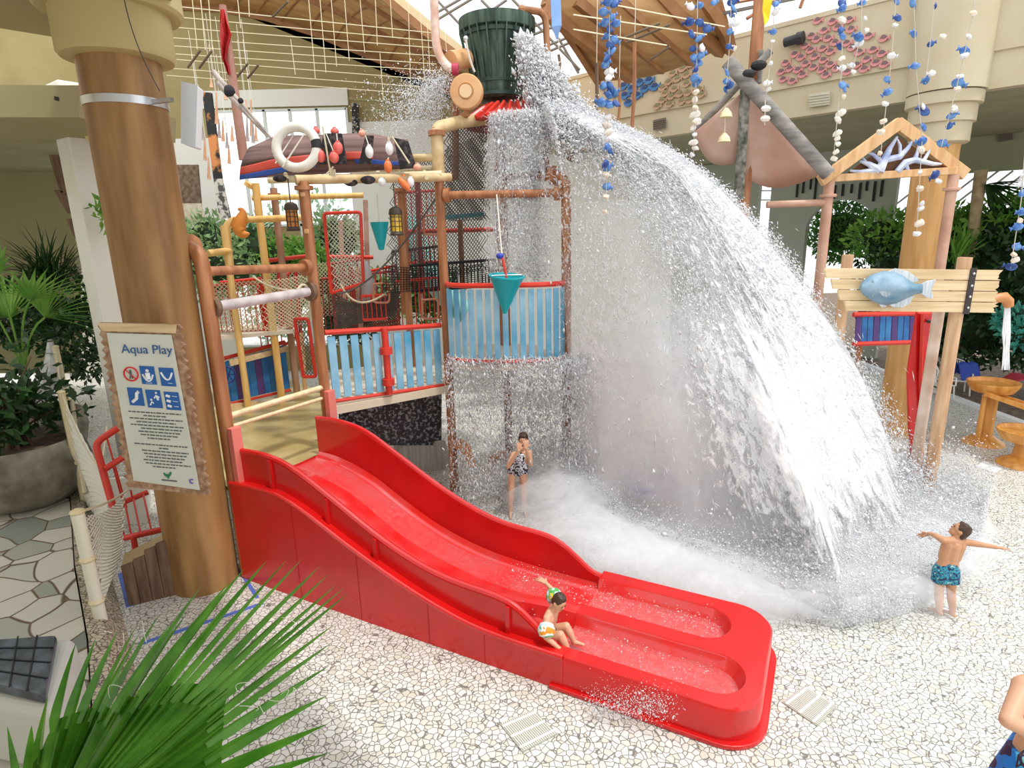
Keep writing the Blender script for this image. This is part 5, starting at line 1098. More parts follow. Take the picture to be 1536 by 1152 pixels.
# planters
planter_m = mat('worn_grey_stone', (.16,.14,.11), .85, (.34,.31,.25), scale=3, bump=.5)
pc = V((-9.15,10.5,.3))
pl = thing('round_planter', pc, 'big round weathered stone planter with a dark-leaved shrub at the left edge', 'planter')
M().lathe([(.55,0),(.75,.05),(1.02,.35),(1.08,.7),(1.0,1.05),(.93,1.18),(.86,1.16),(.84,1.0),(0,1.0)], pc, 40).build('bowl', planter_m, pl, smooth=True)
M().lathe([(.84,1.04),(0,1.05)], pc, 20).build('soil', soil, pl)
sh = thing('rubber_shrub', pc+V((0,0,1.05)), 'dark glossy-leaved shrub with red-brown stems growing in the big round planter', 'plant')
mm = M(); cs = []
for i in range(16):
    a = random.uniform(0,6.28); r = random.uniform(.5,1.0); h = random.uniform(.5,1.7); e = pc+V((r*math.cos(a)*.9, r*math.sin(a)*.9, 1.05+h)); mm.tube(arc(pc+V((random.uniform(-.2,.2),random.uniform(-.2,.2),1.0)), pc+V((0,0,1.3+h*.4)), e), [.03,.028,.025,.022,.02,.016,.012], 6); cs += [e, lerp(pc+V((0,0,1.4)), e, .6)]
mm.build('stems', mat('red_brown_stem',(.16,.08,.05),.6), sh)
leaf_cloud('leaves', cs, [.42]*len(cs), 900, .26, leaf_dk, sh, .42)
p2_ = thing('round_planter', V((-10.6,13.0,.3)), 'smaller grey stone planter standing behind the big one', 'planter')
M().lathe([(.4,0),(.7,.2),(.8,.6),(.78,.95),(.7,1.0),(.66,.9),(0,.88)], V((-10.6,13.0,.3)), 32).build('bowl', planter_m, p2_, smooth=True); M().lathe([(.66,.93),(0,.95)], V((-10.6,13.0,.3)), 20).build('soil', soil, p2_)
# fan palm helper: blades radiating
def blade(mm, base, tip, w, fold=.3, sagv=V((0,0,0)), n=7, side=None, full=.45):
    base, tip = V(base), V(tip); d = (tip-base); dn = d.normalized(); sd = side if side is not None else dn.cross(V((0,0,1))).normalized(); up_ = sd.cross(dn)
    rows = []
    for i in range(n+1):
        t_ = i/n; ww = w*(min(1, .25+t_/full*.75) if t_ < full else max(.02, (1-t_)/(1-full)))/2
        p = lerp(base, tip, t_)+sagv*(t_*t_)
        rows.append([p-sd*ww+up_*ww*fold, p-up_*ww*fold*.3, p+sd*ww+up_*ww*fold])
    mm.grid(rows)
def small_palm(name, c, fans, label, mt, n=16, L=.9):
    t = thing(name, c, label, 'plant')
    for (dx, dy, dz, tw) in fans:
        hub = V(c)+V((dx,dy,dz)); M().tube(arc(V(c), V(c)+V((dx*.2,dy*.2,dz*.8)), hub), .02, 5).build('stalk', mt, t)
        mm = M(); ax_ = V((dx,dy,dz*.3)).normalized(); s_ = ax_.cross(V((0,0,1))).normalized(); u_ = s_.cross(ax_)
        for k in range(n):
            a = -1.3+2.6*k/(n-1); d_ = ax_*math.cos(a)+(s_*math.cos(tw)+u_*math.sin(tw))*math.sin(a)+V((0,0,.15)); blade(mm, hub, hub+d_*L, .09, .3, V((0,0,-.18)))
        mm.build('fan_leaf', mt, t, smooth=True)
    return t
small_palm('fan_palm', at(40,575,11.8), [(-.5,-.2,1.9,.5),(.7,-.3,1.7,.2),(.1,-.2,2.2,1.0),(-.2,.2,1.3,.3),(.5,.2,1.3,.8)], 'bright green small fan palm behind the big round planter', leaf_lt, L=1.1)
def clump(name, c, label, mt, n=120, L=1.6, spread=1., w=.07, h=1., droop=-.5, group=None):
    t = thing(name, c, label, 'plant', group); mm = M()
    for i in range(n):
        a = random.uniform(0,6.283); r = random.uniform(.3,1.)*spread; b = V(c)+V((random.uniform(-.25,.25),random.uniform(-.25,.25),h*random.uniform(0,.4)))
        tip = b+V((math.cos(a)*r*L, math.sin(a)*r*L, h*random.uniform(.5,1.4)*L*.7)); blade(mm, b, tip, w*random.uniform(.7,1.3), .3, V((0,0,droop*random.uniform(.3,1))), 6)
    mm.build('fronds', mt, t, smooth=True); M().tube([V(c)-V((0,0,.3)), V(c)+V((0,0,.3*h))], .12, 8).build('stem', mat('stem_brown',(.18,.12,.07),.8), t); return t
clump('arching_palm', at(78,440,15.6), 'dark arching palm against the shaded wall left of the white pillar', leaf_dk, 260, 1.5, 1.0, .05, 1.3, -1.4)
t = thing('dark_foliage', (-14.2,16.2,.4), 'mass of dark foliage below the arching palm by the shaded wall', 'plant'); t['kind'] = 'stuff'
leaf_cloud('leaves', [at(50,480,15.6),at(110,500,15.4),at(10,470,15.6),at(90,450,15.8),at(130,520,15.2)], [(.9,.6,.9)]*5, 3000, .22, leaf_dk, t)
t = thing('driftwood_sculpture', (-11.6,14.6,.3), 'pale grey driftwood-like sculpture in the planting left of the white pillar', 'sculpture')
M().tube([(-11.9,14.4,.3),(-11.8,14.4,1.3),(-11.3,14.5,2.0),(-11.25,14.5,2.7)], [.32,.28,.22,.05], 9).build('trunk', mat('grey_drift',(.35,.36,.36),.8,(.62,.63,.62),scale=5,bump=.5), t, smooth=True); M().tube([(-11.7,14.4,1.1),(-12.3,14.2,1.5),(-12.7,14.2,1.3)], [.16,.12,.04], 8).build('branch', MATS['grey_drift'], t, smooth=True)
t = thing('hanging_basket_plant', at(163,320,11.1), 'small bright green plant hanging on the white pillar', 'plant')
leaf_cloud('leaves', [at(162,316,11.1), at(168,330,11.1), at(158,312,11.1)], [(.24,.10,.15)]*3, 130, .16, leaf_lt, t); mm = M()
for i in range(8): x = 158+i*1.5; mm.tube([at(x,330,11.1), at(x+2,352+3*(i%3),11.1)], .012, 4)
mm.build('roots', mat('pink_root',(.70,.50,.42),.7), t)
t = thing('yellow_notice', at(134,205,11.2), 'small pale yellow plate high on the white square pillar', 'sign'); M().prism([at(127,192,11.2), at(141,193,11.2), at(144,211,11.2), at(130,210,11.2)][::-1], (0,-.03,0)).build('plate', mat('yellow_plate',(.75,.64,.22),.5), t)
for x, y in ((90,76),(85,148)): t = tag(M().tube([at(x,y-3,8.6), at(x,y+3,8.6)], .03, 8).build('ceiling_sensor', MATS['black_metal']), 'tiny black sensor on the left gallery ' + ('soffit' if y < 100 else 'beam face'), 'sensor')
# timber stack between pillar and column
t = thing('timber_slats', at(180,470,14), 'orange-brown horizontal timber slats between the white pillar and the big column', 'screen')
for i in range(5): M().bar(at(170,427+i*11,14), at(203,429+i*11,14), .10, .14).build('slat', plank, t)
M().prism([at(168,420,14.2), at(204,420,14.2), at(208,482,14.2), at(172,482,14.2)], (0,.05,0)).build('backing', dplank, t)
# bin/chest with dark lid at bottom left
bc = fl(40,1090,.3)
bn = thing('white_bin', bc, 'rounded white plastic cabinet with a dark grid-patterned lid at the lower left edge', 'bin')
T4 = [fl(-60,1010,1.15), fl(-60,960,1.15), fl(84,950,1.15), fl(66,1042,1.15)]
def off4(P, o): c = sum(P, V())/4; return [p+(p-c).normalized()*o for p in P]
lidp = T4; bodyt = [V((*p.xy,1.0)) for p in off4(T4,.16)]
bo = M().prism([V((p.x,p.y,.305)) for p in bodyt][::-1], (0,0,.72)).build('body', mat('off_white_plastic',(.62,.62,.57),.4), bn, bevel=.10); bo.modifiers[-1].segments = 5
M().prism([V((*p.xy,1.03)) for p in lidp][::-1], (0,0,.11)).build('lid', mat('charcoal_lid',(.035,.045,.055),.35,(.11,.14,.17),scale=5), bn, bevel=.03)
mm = M()
for i in range(1,5): mm.bar(lerp(lidp[0],lidp[3],i/5)+V((0,0,-.005)), lerp(lidp[1],lidp[2],i/5)+V((0,0,-.005)), .012, .01)
for i in range(1,4): mm.bar(lerp(lidp[0],lidp[1],i/4)+V((0,0,-.005)), lerp(lidp[3],lidp[2],i/4)+V((0,0,-.005)), .012, .01)
mm.build('lid_grid', mat('black_line',(.008,.008,.01),.5), bn)
# foreground fan palm
fp = thing('fan_palm_frond', at(60,1330,1.75), 'large green fan palm frond spreading in the lower left foreground', 'plant')
hub = at(40,1300,1.7)
tips = [(8,1080),(45,1080),(70,1035),(112,955),(142,948),(176,935),(203,930),(208,940),(228,925),(236,914),(254,925),(278,910),(300,868),(342,862),(364,842),(397,830),(428,828),(450,828),(478,838),(490,852),(502,868),(515,872),(522,880),(500,928),(497,955),(493,990),(489,1035),(490,1078),(490,1122),(480,1160),(455,1200),(400,1230)]
tips2 = tips; k = len(tips2)
def ptip(i): x, y = tips2[i]; return at(x, y, 2.05+.28*math.sin(i*.32))
def pmid(i, q, zig):
    a = lerp(hub, ptip(i), q); n_ = (ray(300,1100)).normalized(); return a+n_*zig
mm = M(); QJ = .60
for i in range(k-1):   # pleated joined part: ridge on each rib, valley between
    rows = []
    for q in [0,.12,.25,.38,.50,.60,QJ]:
        w_ = .022*q/QJ; a = pmid(i,q,w_); b = pmid(i+1,q,w_); c2_ = (a+b)/2+(ray(300,1100)).normalized()*(-2*w_); rows.append([a,c2_,b])
    mm.grid(rows)
mm.build('pleated_web', green_palm, fp, solid=.0015)
mm = M()
for i in range(k):     # free blade tips
    tip = ptip(i); d = (tip-hub); dn = d.normalized(); w0 = (ptip(min(i+1,k-1))-ptip(max(i-1,0))).length*QJ*.52 if 0 < i < k-1 else .05
    w0 = max(.03, min(.07, w0)); sd = (ptip(min(i+1,k-1))-ptip(max(i-1,0))); sd = (sd-dn*sd.dot(dn)).normalized(); up_ = sd.cross(dn); rows = []
    for q in [QJ-.06+j*(1.06-QJ)/8 for j in range(9)]:
        t_ = (q-QJ+.06)/(1.06-QJ); ww = w0*(1-t_)**.85*min(1,.45+t_*3.5)/2+.0008; p = hub+d*q+V((0,0,-.03*t_*t_)); rows.append([p-sd*ww+up_*ww*.5, p-up_*ww*.3, p+sd*ww+up_*ww*.5])
    mm.grid(rows)
mm.build('blades', green_palm, fp)
mm = M()
for i in range(14): a = at(random.uniform(150,450), random.uniform(930,1080), 1.95); mm.tube(arc(a, a+V((random.uniform(-.08,.08),0,random.uniform(-.08,.08))), a+V((random.uniform(-.1,.1),.0,random.uniform(-.1,.1)))), .0012, 3)
mm.build('fibres', ropew, fp); M().tube([hub, hub+V((-.3,-.3,-1.2))], .02, 8).build('stalk', green_palm, fp)
# ================================================================ FLOOR ITEMS
for (x, y, q, lab) in [(793,1097,[(750,1087),(800,1066),(836,1102),(784,1129)],'square slotted drain grate in the paving nearest the bottom centre'),(1215,1058,[(1173,1054),(1206,1030),(1255,1060),(1226,1090)],'square slotted drain grate right of the slide run-out')]:
    P = [fl(a,b,.004) for a,b in q]; t = thing('drain_grate', sum(P,V())/4, lab, 'drain'); M().prism(P, (0,0,.012)).build('frame', mat('grate_steel',(.50,.50,.45),.4,metal=.3), t); mm = M(); m2 = M()
    for i in range(1,18): mm.bar(lerp(P[0],P[1],i/18)*1+V((0,0,.016)), lerp(P[3],P[2],i/18)+V((0,0,.016)), .011, .006)
    for i in (.12,.5,.88): m2.bar(lerp(P[0],P[3],i)+V((0,0,.02)), lerp(P[1],P[2],i)+V((0,0,.02)), .025, .008)
    mm.build('slots', mat('grate_pale',(.72,.72,.66),.4), t); m2.build('cross_bars', mat('grate_white',(.85,.85,.80),.4), t)
P = [fl(1463,700,.003), fl(1476,692,.003), fl(1503,702,.003), fl(1492,710,.003)]; tag(M().prism(P,(0,0,.01)).build('floor_plate', white), 'small white plate let into the paving near the orange tables', 'floor plate')
def table(c, h, r, lab):
    t = thing('water_table', c, lab, 'water table'); og = noisy_wood('orange_table', (.60,.24,.04), (.78,.40,.10), .35)
    M().lathe([(.42,0),(.40,.05),(.25,.14),(.17,.2),(.15,.4),(.15,h-.25),(0,h-.25)], c, 28).build('pedestal', og, t, smooth=True)
    M().lathe([(.15,h-.27),(r*.8,h-.22),(r,h-.05),(r,h),(r*.92,h),(r*.86,h-.08),(0,h-.1)], c, 32).build('basin', og, t, smooth=True); return t
ta = fl(1474,664); tb = fl(1530,697)
table(ta, zup(ta,572), .50, 'orange round water table on a pedestal nearest the fish sign post'); table(tb, zup(tb,645), .50, 'orange round water table cut by the right edge of the picture')
za = zup(ta,585); t = thing('water_trough', ta+V((0,0,za-.2)), 'orange channel running right from the nearer water table', 'water trough')
a = at(1478,590,ta.y-.2); b = at(1570,622,tb.y+.4); M().bar(a, b, .3, .05).build('channel_floor', MATS['orange_table'], t)
for s_ in (-1,1): nrm2 = (b-a).cross(V((0,0,1))).normalized()*.15*s_; M().bar(a+nrm2+V((0,0,.03)), b+nrm2+V((0,0,.03)), .04, .10).build('channel_side', MATS['orange_table'], t)
M().tube([a-V((0,0,.03)), V((a.x,a.y,0))], .05, 8).build('support', MATS['orange_table'], t); M().tube([b-V((0,0,.03)), V((b.x,b.y,0))], .05, 8).build('support', MATS['orange_table'], t)
t = thing('water_spout', at(1505,450,10.1), 'orange-brown bent spout pouring a thin stream at the right end of the fish sign', 'spout')
M().tube([at(1485,452,10.05), at(1497,447,10.05), at(1506,446,10.05), at(1512,452,10.05), at(1513,460,10.05)], [.06,.08,.09,.085,.07], 12).build('spout_pipe', MATS['orange_brown'], t, smooth=True)
wst = M(); 
for i in range(14): x = 1507+random.uniform(-3,4); x += 4; wst.tube([at(x,458,10.05), at(x-2+random.uniform(-3,3),500,10.0), at(x-5+random.uniform(-6,6),555,9.95)], [.012,.012,.006], 4)
whitewater = mat('white_water', (.96,.97,.99), .5, trans=.3)
wst.build('stream', whitewater, t)
# blue-grey trough toy in the splash
t = thing('splash_trough', fl(970,800), 'blue-grey trough toy on an orange post, blurred inside the splash', 'water toy')
tc = fl(970,800); M().tube([tc, V((tc.x,tc.y,zup(tc,735)))], .10, 12).build('post', MATS['orange_brown'], t, smooth=True); z_ = zup(tc,738)
tgm = mat('trough_blue',(.22,.25,.46),.5,(.42,.46,.62),scale=4)
M().lathe([(.1,z_-.02),(.42,z_+.04),(.45,z_+.22),(.40,z_+.25),(.36,z_+.12),(0,z_+.1)], V((tc.x+.05,tc.y,0)), 28).build('bowl', tgm, t, smooth=True)
a = at(985,733,tc.y); b = at(1108,752,tc.y-.3); M().bar(a, b, .35, .10).build('channel', mat('channel_blue',(.20,.34,.52),.5), t, bevel=.02)
# ================================================================ BACKGROUND RIGHT: garden
def hedge(name, cs, rs, n, size, mt, label, grp=None):
    c = V(cs[0]); t = thing(name, V((c.x,c.y,0)), label, 'plant', grp); t['kind'] = 'stuff'; leaf_cloud('foliage', cs, rs, n, size, mt, t)
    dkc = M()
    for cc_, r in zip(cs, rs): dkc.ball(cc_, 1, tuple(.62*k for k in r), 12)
    dkc.build('inner_core', mat('dark_core',(.018,.04,.012),.9), t)  # solid dark balls filling the middle of each leaf mass
hc = [gal(1262,348,OFF+1.5)]; r_ = 1.15
hedge('round_bush', hc, [(1.25,1.1,1.25)], 2600, .2, leaf_md, 'round clipped green bush seen through the arch in the grey-green wall')
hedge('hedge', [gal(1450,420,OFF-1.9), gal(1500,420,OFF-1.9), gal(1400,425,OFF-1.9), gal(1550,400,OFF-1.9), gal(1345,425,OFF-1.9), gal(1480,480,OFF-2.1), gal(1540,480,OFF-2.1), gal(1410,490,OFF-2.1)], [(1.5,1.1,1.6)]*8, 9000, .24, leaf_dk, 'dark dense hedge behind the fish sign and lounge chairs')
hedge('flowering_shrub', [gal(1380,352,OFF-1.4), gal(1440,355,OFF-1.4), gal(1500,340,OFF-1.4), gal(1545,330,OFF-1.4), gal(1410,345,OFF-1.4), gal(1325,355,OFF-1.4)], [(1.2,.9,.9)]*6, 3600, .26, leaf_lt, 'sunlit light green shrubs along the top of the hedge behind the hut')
hedge('teal_shrub', [at(1522,480,16), at(1535,500,15.6)], [(.5,.4,.4)]*2, 700, .2, mat('teal_leaf',(.03,.26,.20),.5,(.10,.50,.40),scale=4,trans=.2), 'blue-green shrub beside the far right spout')
p = at(1455,400,18.6); t = thing('palm_tree', V((p.x,p.y,0)), 'slim palm trunk with spiky leaves rising above the hedge at right', 'tree')
M().tube([V((p.x,p.y,0)), p, at(1462,330,18.6), at(1472,255,18.6)], [.2,.17,.15,.17], 10).build('trunk', mat('palm_trunk',(.30,.22,.12),.9,(.50,.40,.24),scale=4), t, smooth=True)
mm = M(); top = at(1472,262,18.5)
for i in range(26): a = random.uniform(-.5,1.2); L_ = random.uniform(.8,1.9); blade(mm, top+V((0,-.2,-.3)), top+V((math.cos(a)*L_, random.uniform(-.6,.3), -.3-math.sin(a)*L_*.7)), .14, .3, V((0,0,-.2)))
mm.build('fronds', leaf_dk, t)
clump('spiky_plant', at(1438,398,18.2), 'green spiky plant in front of the palm trunk above the hedge', leaf_lt, 60, 1.0, .8, .08, 1.1, -.2)
# greenery behind the tower at left
def bush(x, y, Y, r, n, sz, mt, lab, grp=None): hedge('bush', [at(x,y,Y), at(x+14,y+12,Y-.2), at(x-12,y+14,Y+.2)], [(r,r*.7,r)]*3, n, sz, mt, lab, grp)
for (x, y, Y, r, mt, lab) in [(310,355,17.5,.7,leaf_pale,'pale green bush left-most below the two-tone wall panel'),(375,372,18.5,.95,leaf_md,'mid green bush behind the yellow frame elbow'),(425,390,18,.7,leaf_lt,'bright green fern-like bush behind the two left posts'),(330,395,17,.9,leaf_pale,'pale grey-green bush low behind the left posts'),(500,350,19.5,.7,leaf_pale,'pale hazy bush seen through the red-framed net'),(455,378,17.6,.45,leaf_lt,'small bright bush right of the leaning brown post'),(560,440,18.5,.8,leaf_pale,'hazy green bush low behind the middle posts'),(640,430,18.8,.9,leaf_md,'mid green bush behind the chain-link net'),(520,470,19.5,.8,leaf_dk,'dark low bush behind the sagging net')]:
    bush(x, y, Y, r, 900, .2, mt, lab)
# grass garden/outside ground: strip of outdoor hedge beyond the high window
hedge('garden_trees', [V((wx[0]+i*2.2, 27.5, 3.1+.3*math.sin(i*2))) for i in range(6)], [(1.8,1.0,3.6)]*6, 4500, .35, mat('outdoor_leaf',(.20,.36,.20),.6,(.42,.56,.42),scale=1,trans=.4), 'hazy pale trees outside the high window')
# lounge chairs
def mono_chair(c, rz, mt, label, grp=None, lounger=False):
    t = thing('garden_chair', c, label, 'chair', grp); R3 = Matrix.Rotation(rz, 3, 'Z')
    def T(p): return R3@V(p)+V(c)
    def bp(nm, pts): mm = M(); mm.tube([T(p) for p in pts], .022, 6); return mm.build(nm, mt, t, smooth=True)
    for sx in (-1,1): bp('leg', [(sx*.27,-.25,0),(sx*.24,-.22,.42)]); bp('leg', [(sx*.27,.28,0),(sx*.23,.22,.42)]); bp('armrest', [(sx*.26,-.25,.42),(sx*.28,-.22,.64),(sx*.28,.2,.66),(sx*.24,.27,.62)])
    mm = M(); mm.prism([T(p) for p in [(-.24,-.25,.42),(.24,-.25,.42),(.22,.24,.40),(-.22,.24,.40)]], (0,0,.03)); mm.build('seat', mt, t)
    mm = M()
    for i in range(7): u = -1+i/3; mm.tube([T((u*.10,.24,.42)), T((u*.22,.34,.72)), T((u*.17,.38,.93-.06*u*u))], .016, 5)
    mm.tube([T((-.24,.26,.42)), T((-.26,.34,.72)), T((-.16,.39,.92)), T((0,.40,.97)), T((.16,.39,.92)), T((.26,.34,.72)), T((.24,.26,.42))], .022, 6); mm.build('backrest', mt, t, smooth=True); return t
cw = mat('chair_white', (.80,.80,.76), .4); cy = mat('chair_cream', (.70,.68,.40), .4)
mono_chair(fl(1407,598), .2, cw, 'white plastic slat-back garden chair standing alone behind the fish sign post')
mono_chair(fl(1434,590), -.4, cw, 'white garden chair draped with a blue towel')
c5 = V((14.9,16.1,0)); mono_chair(c5, 2.6, cy, 'cream garden chair with the reclining person')
mono_chair(V((16.4,17.2,0)), .5, cw, 'white garden chair behind the reclining person'); mono_chair(V((16.9,16.2,0)), .2, cw, 'white garden chair at the right picture edge by the table')
cb = fl(1434,590); tag(M().grid([[cb+V((x*.28, -.3+y*.1, .5+.45*math.sin(y*.6)+.03*math.sin(x*7))) for x in [j/4-.5 for j in range(9)]] for y in range(6)]).build('towel', mat('blue_towel',(.04,.08,.42),.9), solid=.03), 'blue towel hanging over a white garden chair', 'towel')
rb = V((14.1,15.6,.5)); tag(M().grid([[rb+V((x*.9, y*.5, .12+.22*math.cos(x*1.6)-.05*y*math.sin(x*9))) for x in [j/4-1 for j in range(9)]] for y in [0,.3,.6,1]]).build('towel', mat('red_towel',(.42,.03,.05),.9), solid=.04), 'dark red towel over the reclining person\'s legs and chair', 'towel')
t = thing('low_table', V((15.9,15.2,0)), 'small white table at the right edge beyond the orange water table', 'table')
M().box((15.9,15.2,.45), (1.1,.7,.04)).build('tabletop', cw, t, bevel=.01)
for sx in (-1,1):
    for sy in (-1,1): M().box((15.9+sx*.48,15.2+sy*.28,.215), (.06,.06,.43)).build('leg', cw, t)
# ================================================================ PEOPLE
def capsule(mm, a, b, r1, r2, n=10):
    a, b = V(a), V(b); d = b-a; L = d.length
    if L < 1e-5: mm.ball(a, r1, n=n); return
    dn = d/L; pts = []; rs = []
    for k in range(4): q = math.pi/2*(1-k/3.); pts.append(a-dn*r1*math.sin(q)); rs.append(max(.0005, r1*math.cos(q)))
    for k in range(4): q = math.pi/2*(k/3.); pts.append(b+dn*r2*math.sin(q)); rs.append(max(.0005, r2*math.cos(q)))
    mm.tube(pts, rs, n)
def remesh(o, vox, it=3):
    q = o.modifiers.new('remesh', 'REMESH'); q.mode = 'VOXEL'; q.voxel_size = vox; q.use_smooth_shade = True
    s = o.modifiers.new('smooth', 'SMOOTH'); s.iterations = it; s.factor = .5; return o
def hand(mm, wrist, dirv, palm_n, s, curl=.25, spread=.9):
    w = V(wrist); d = V(dirv).normalized(); n = V(palm_n); n = (n-d*n.dot(d)).normalized(); sd = d.cross(n)
    kn = w+d*.075*s
    for i in range(4):
        o = (i-1.5)*.021*s; capsule(mm, w+sd*o*.5, kn+sd*o, .016*s, .013*s, 8)
        L = [.052,.062,.058,.045][i]*s; f = (d+sd*(i-1.5)*.22*spread).normalized(); f2 = (f+n*curl).normalized(); k = kn+sd*o; j = k+f*L*.55
        capsule(mm, k, j, .0105*s, .0095*s, 7); capsule(mm, j, j+f2*L*.6, .0095*s, .0078*s, 7)
    th = w+d*.02*s-sd*.02*s; t1 = th+(d*.5-sd*.9).normalized()*.035*s; capsule(mm, th, t1, .013*s, .011*s, 7); capsule(mm, t1, t1+(d*.8-sd*.5).normalized()*.03*s, .011*s, .009*s, 7)
def head(mm, c, fwd, up_, s):
    f = V(fwd).normalized(); u = (V(up_)-f*V(up_).dot(f)).normalized(); r = f.cross(u); R3 = Matrix((r, f, u)).transposed(); c = V(c)
    mm.ball(c+u*.012*s, 1, (.073*s,.090*s,.098*s), 18, R3); mm.ball(c-u*.05*s+f*.025*s, 1, (.055*s,.06*s,.06*s), 14, R3)
    mm.ball(c+f*.092*s-u*.015*s, 1, (.012*s,.016*s,.018*s), 8, R3); mm.ball(c+f*.080*s-u*.052*s, 1, (.022*s,.012*s,.010*s), 8, R3); mm.ball(c+f*.075*s-u*.085*s, .02*s, (1,.8,.7), 8, R3)
    for q in (-1,1): mm.ball(c+r*q*.075*s-u*.01*s, 1, (.012*s,.022*s,.03*s), 8, R3); mm.ball(c+r*q*.032*s+f*.075*s+u*.012*s, .018*s, (1,.6,.7), 8, R3)
    return R3, r, f, u
def face(par, c, R3, r, f, u, s):
    mm = M()
    for q in (-1,1): mm.ball(V(c)+r*q*.031*s+f*.0865*s+u*.008*s, 1, (.013*s,.006*s,.007*s), 8, R3)
    mm.build('eyes', mat('eye_dark',(.02,.015,.012),.3), par, smooth=True)
    mm = M(); mm.ball(V(c)+f*.0915*s-u*.052*s, 1, (.021*s,.006*s,.005*s), 8, R3); mm.build('lips', mat('lip',(.50,.14,.12),.5), par, smooth=True)
    mm = M()
    for q in (-1,1): mm.ball(V(c)+r*q*.032*s+f*.088*s+u*.030*s, 1, (.018*s,.004*s,.004*s), 8, R3)
    mm.build('eyebrows', hairm, par, smooth=True)
def hair(par, c, R3, r, f, u, s, back=.0):
    mm = M(); mm.ball(V(c)+u*.028*s-f*.014*s, 1, (.082*s,.094*s,.094*s), 18, R3); mm.ball(V(c)-f*.05*s-u*.02*s, 1, (.068*s,.055*s,.075*s), 14, R3)
    for q in range(10): a = q*.63; mm.ball(V(c)+u*.085*s+r*math.cos(a)*.04*s+f*(math.sin(a)*.05-.01)*s, .03*s, n=8)
    o = mm.build('hair', hairm, par); remesh(o, .008*s, 2); return o
def body(par, J, s, mt, vox=.0075, hands=(None,None), headdir=(0,-1,0), headup=(0,0,1), chest=(0,-1,0), legs=True, hs=1., girth=1.):
    mm = M(); J = {k: V(v) for k, v in J.items()}; g = girth*s
    nk = J['neck']; hp = (J['hipL']+J['hipR'])/2; sh = (J['shL']+J['shR'])/2; md = lerp(hp, sh, .45)
    for q in ('L','R'):
        o = 'sh'+q; capsule(mm, J[o], J['el'+q], .046*g, .036*g); capsule(mm, J['el'+q], J['wr'+q], .036*g, .024*g); capsule(mm, sh+(J[o]-sh)*.2, J[o], .06*g, .05*g)
        hd = hands[0 if q == 'L' else 1]
        if hd: hand(mm, J['wr'+q], hd[0], hd[1], hs*s, *(hd[2:] if len(hd) > 2 else ()))
        capsule(mm, lerp(sh,J[o],.62)-V((0,0,.05*s)), lerp(md,md+(J[o]-sh)*.6,1), .068*g, .062*g); capsule(mm, md+(J[o]-sh)*.35, J['hip'+q], .065*g, .078*g)
        if legs: capsule(mm, J['hip'+q], J['kn'+q], .078*g, .052*g, 12); capsule(mm, J['kn'+q], lerp(J['kn'+q],J['an'+q],.35), .05*g, .052*g, 12); capsule(mm, lerp(J['kn'+q],J['an'+q],.35), J['an'+q], .052*g, .030*g, 12); capsule(mm, J['an'+q], J['toe'+q], .032*g, .020*g); capsule(mm, J['an'+q]-V((0,0,.01)), J['an'+q]+(J['an'+q]-J['toe'+q]).normalized()*.03*s-V((0,0,.015*s)), .028*g, .024*g)
    capsule(mm, md, sh-V((0,0,.06*s)), .085*g, .085*g); capsule(mm, hp, md, .085*g, .08*g); capsule(mm, sh, nk, .05*g, .038*g); capsule(mm, nk, J['head'], .038*g, .04*g)
    R3, r, f, u = head(mm, J['head'], headdir, headup, s)
    o = mm.build('body', mt, par); remesh(o, vox, 2)
    hair(par, J['head'], R3, r, f, u, s); face(par, J['head'], R3, r, f, u, s)
    return R3, r, f, u
def shorts(par, J, s, mt, nm='swim_shorts', leg=.55):
    mm = M(); hp = (V(J['hipL'])+V(J['hipR']))/2; ctr = lerp(hp, (V(J['shL'])+V(J['shR']))/2, .22)
    capsule(mm, hp-V((0,0,.02*s)), ctr, .10*s, .092*s, 14)
    for q in ('L','R'): capsule(mm, lerp(hp,V(J['hip'+q]),1.05), ctr+(V(J['hip'+q])-hp)*.6, .092*s, .08*s, 12); mm.tube([V(J['hip'+q])+V((0,0,.02)), lerp(J['hip'+q],J['kn'+q],.3), lerp(J['hip'+q],J['kn'+q],leg)], [.098*s,.098*s,.100*s], 16)
    o = mm.build(nm, mt, par); remesh(o, .008, 1); return o
def patt(name, cols, scale):
    m = bpy.data.materials.new(name); m.use_nodes = True; nt = m.node_tree; N = nt.nodes; L = nt.links; b = N['Principled BSDF']; b.inputs['Roughness'].default_value = .6
    t = N.new('ShaderNodeTexNoise'); t.inputs['Scale'].default_value = scale; t.inputs['Detail'].default_value = 1.5; tc = N.new('ShaderNodeTexCoord'); L.new(tc.outputs['Object'], t.inputs['Vector'])
    r = N.new('ShaderNodeValToRGB'); r.color_ramp.interpolation = 'CONSTANT'; e = r.color_ramp.elements; e[0].position = 0; e[0].color = (*cols[0],1); e[1].position = .42; e[1].color = (*cols[1],1)
    for i, c in enumerate(cols[2:]): q = e.new(.50+.07*i); q.color = (*c,1)
    L.new(t.outputs['Fac'], r.inputs[0]); L.new(r.outputs[0], b.inputs['Base Color']); return m
tropic = patt('tropical_print', [(.01,.02,.06),(.02,.16,.34),(.02,.34,.42),(.02,.05,.10),(.30,.55,.60)], 26)
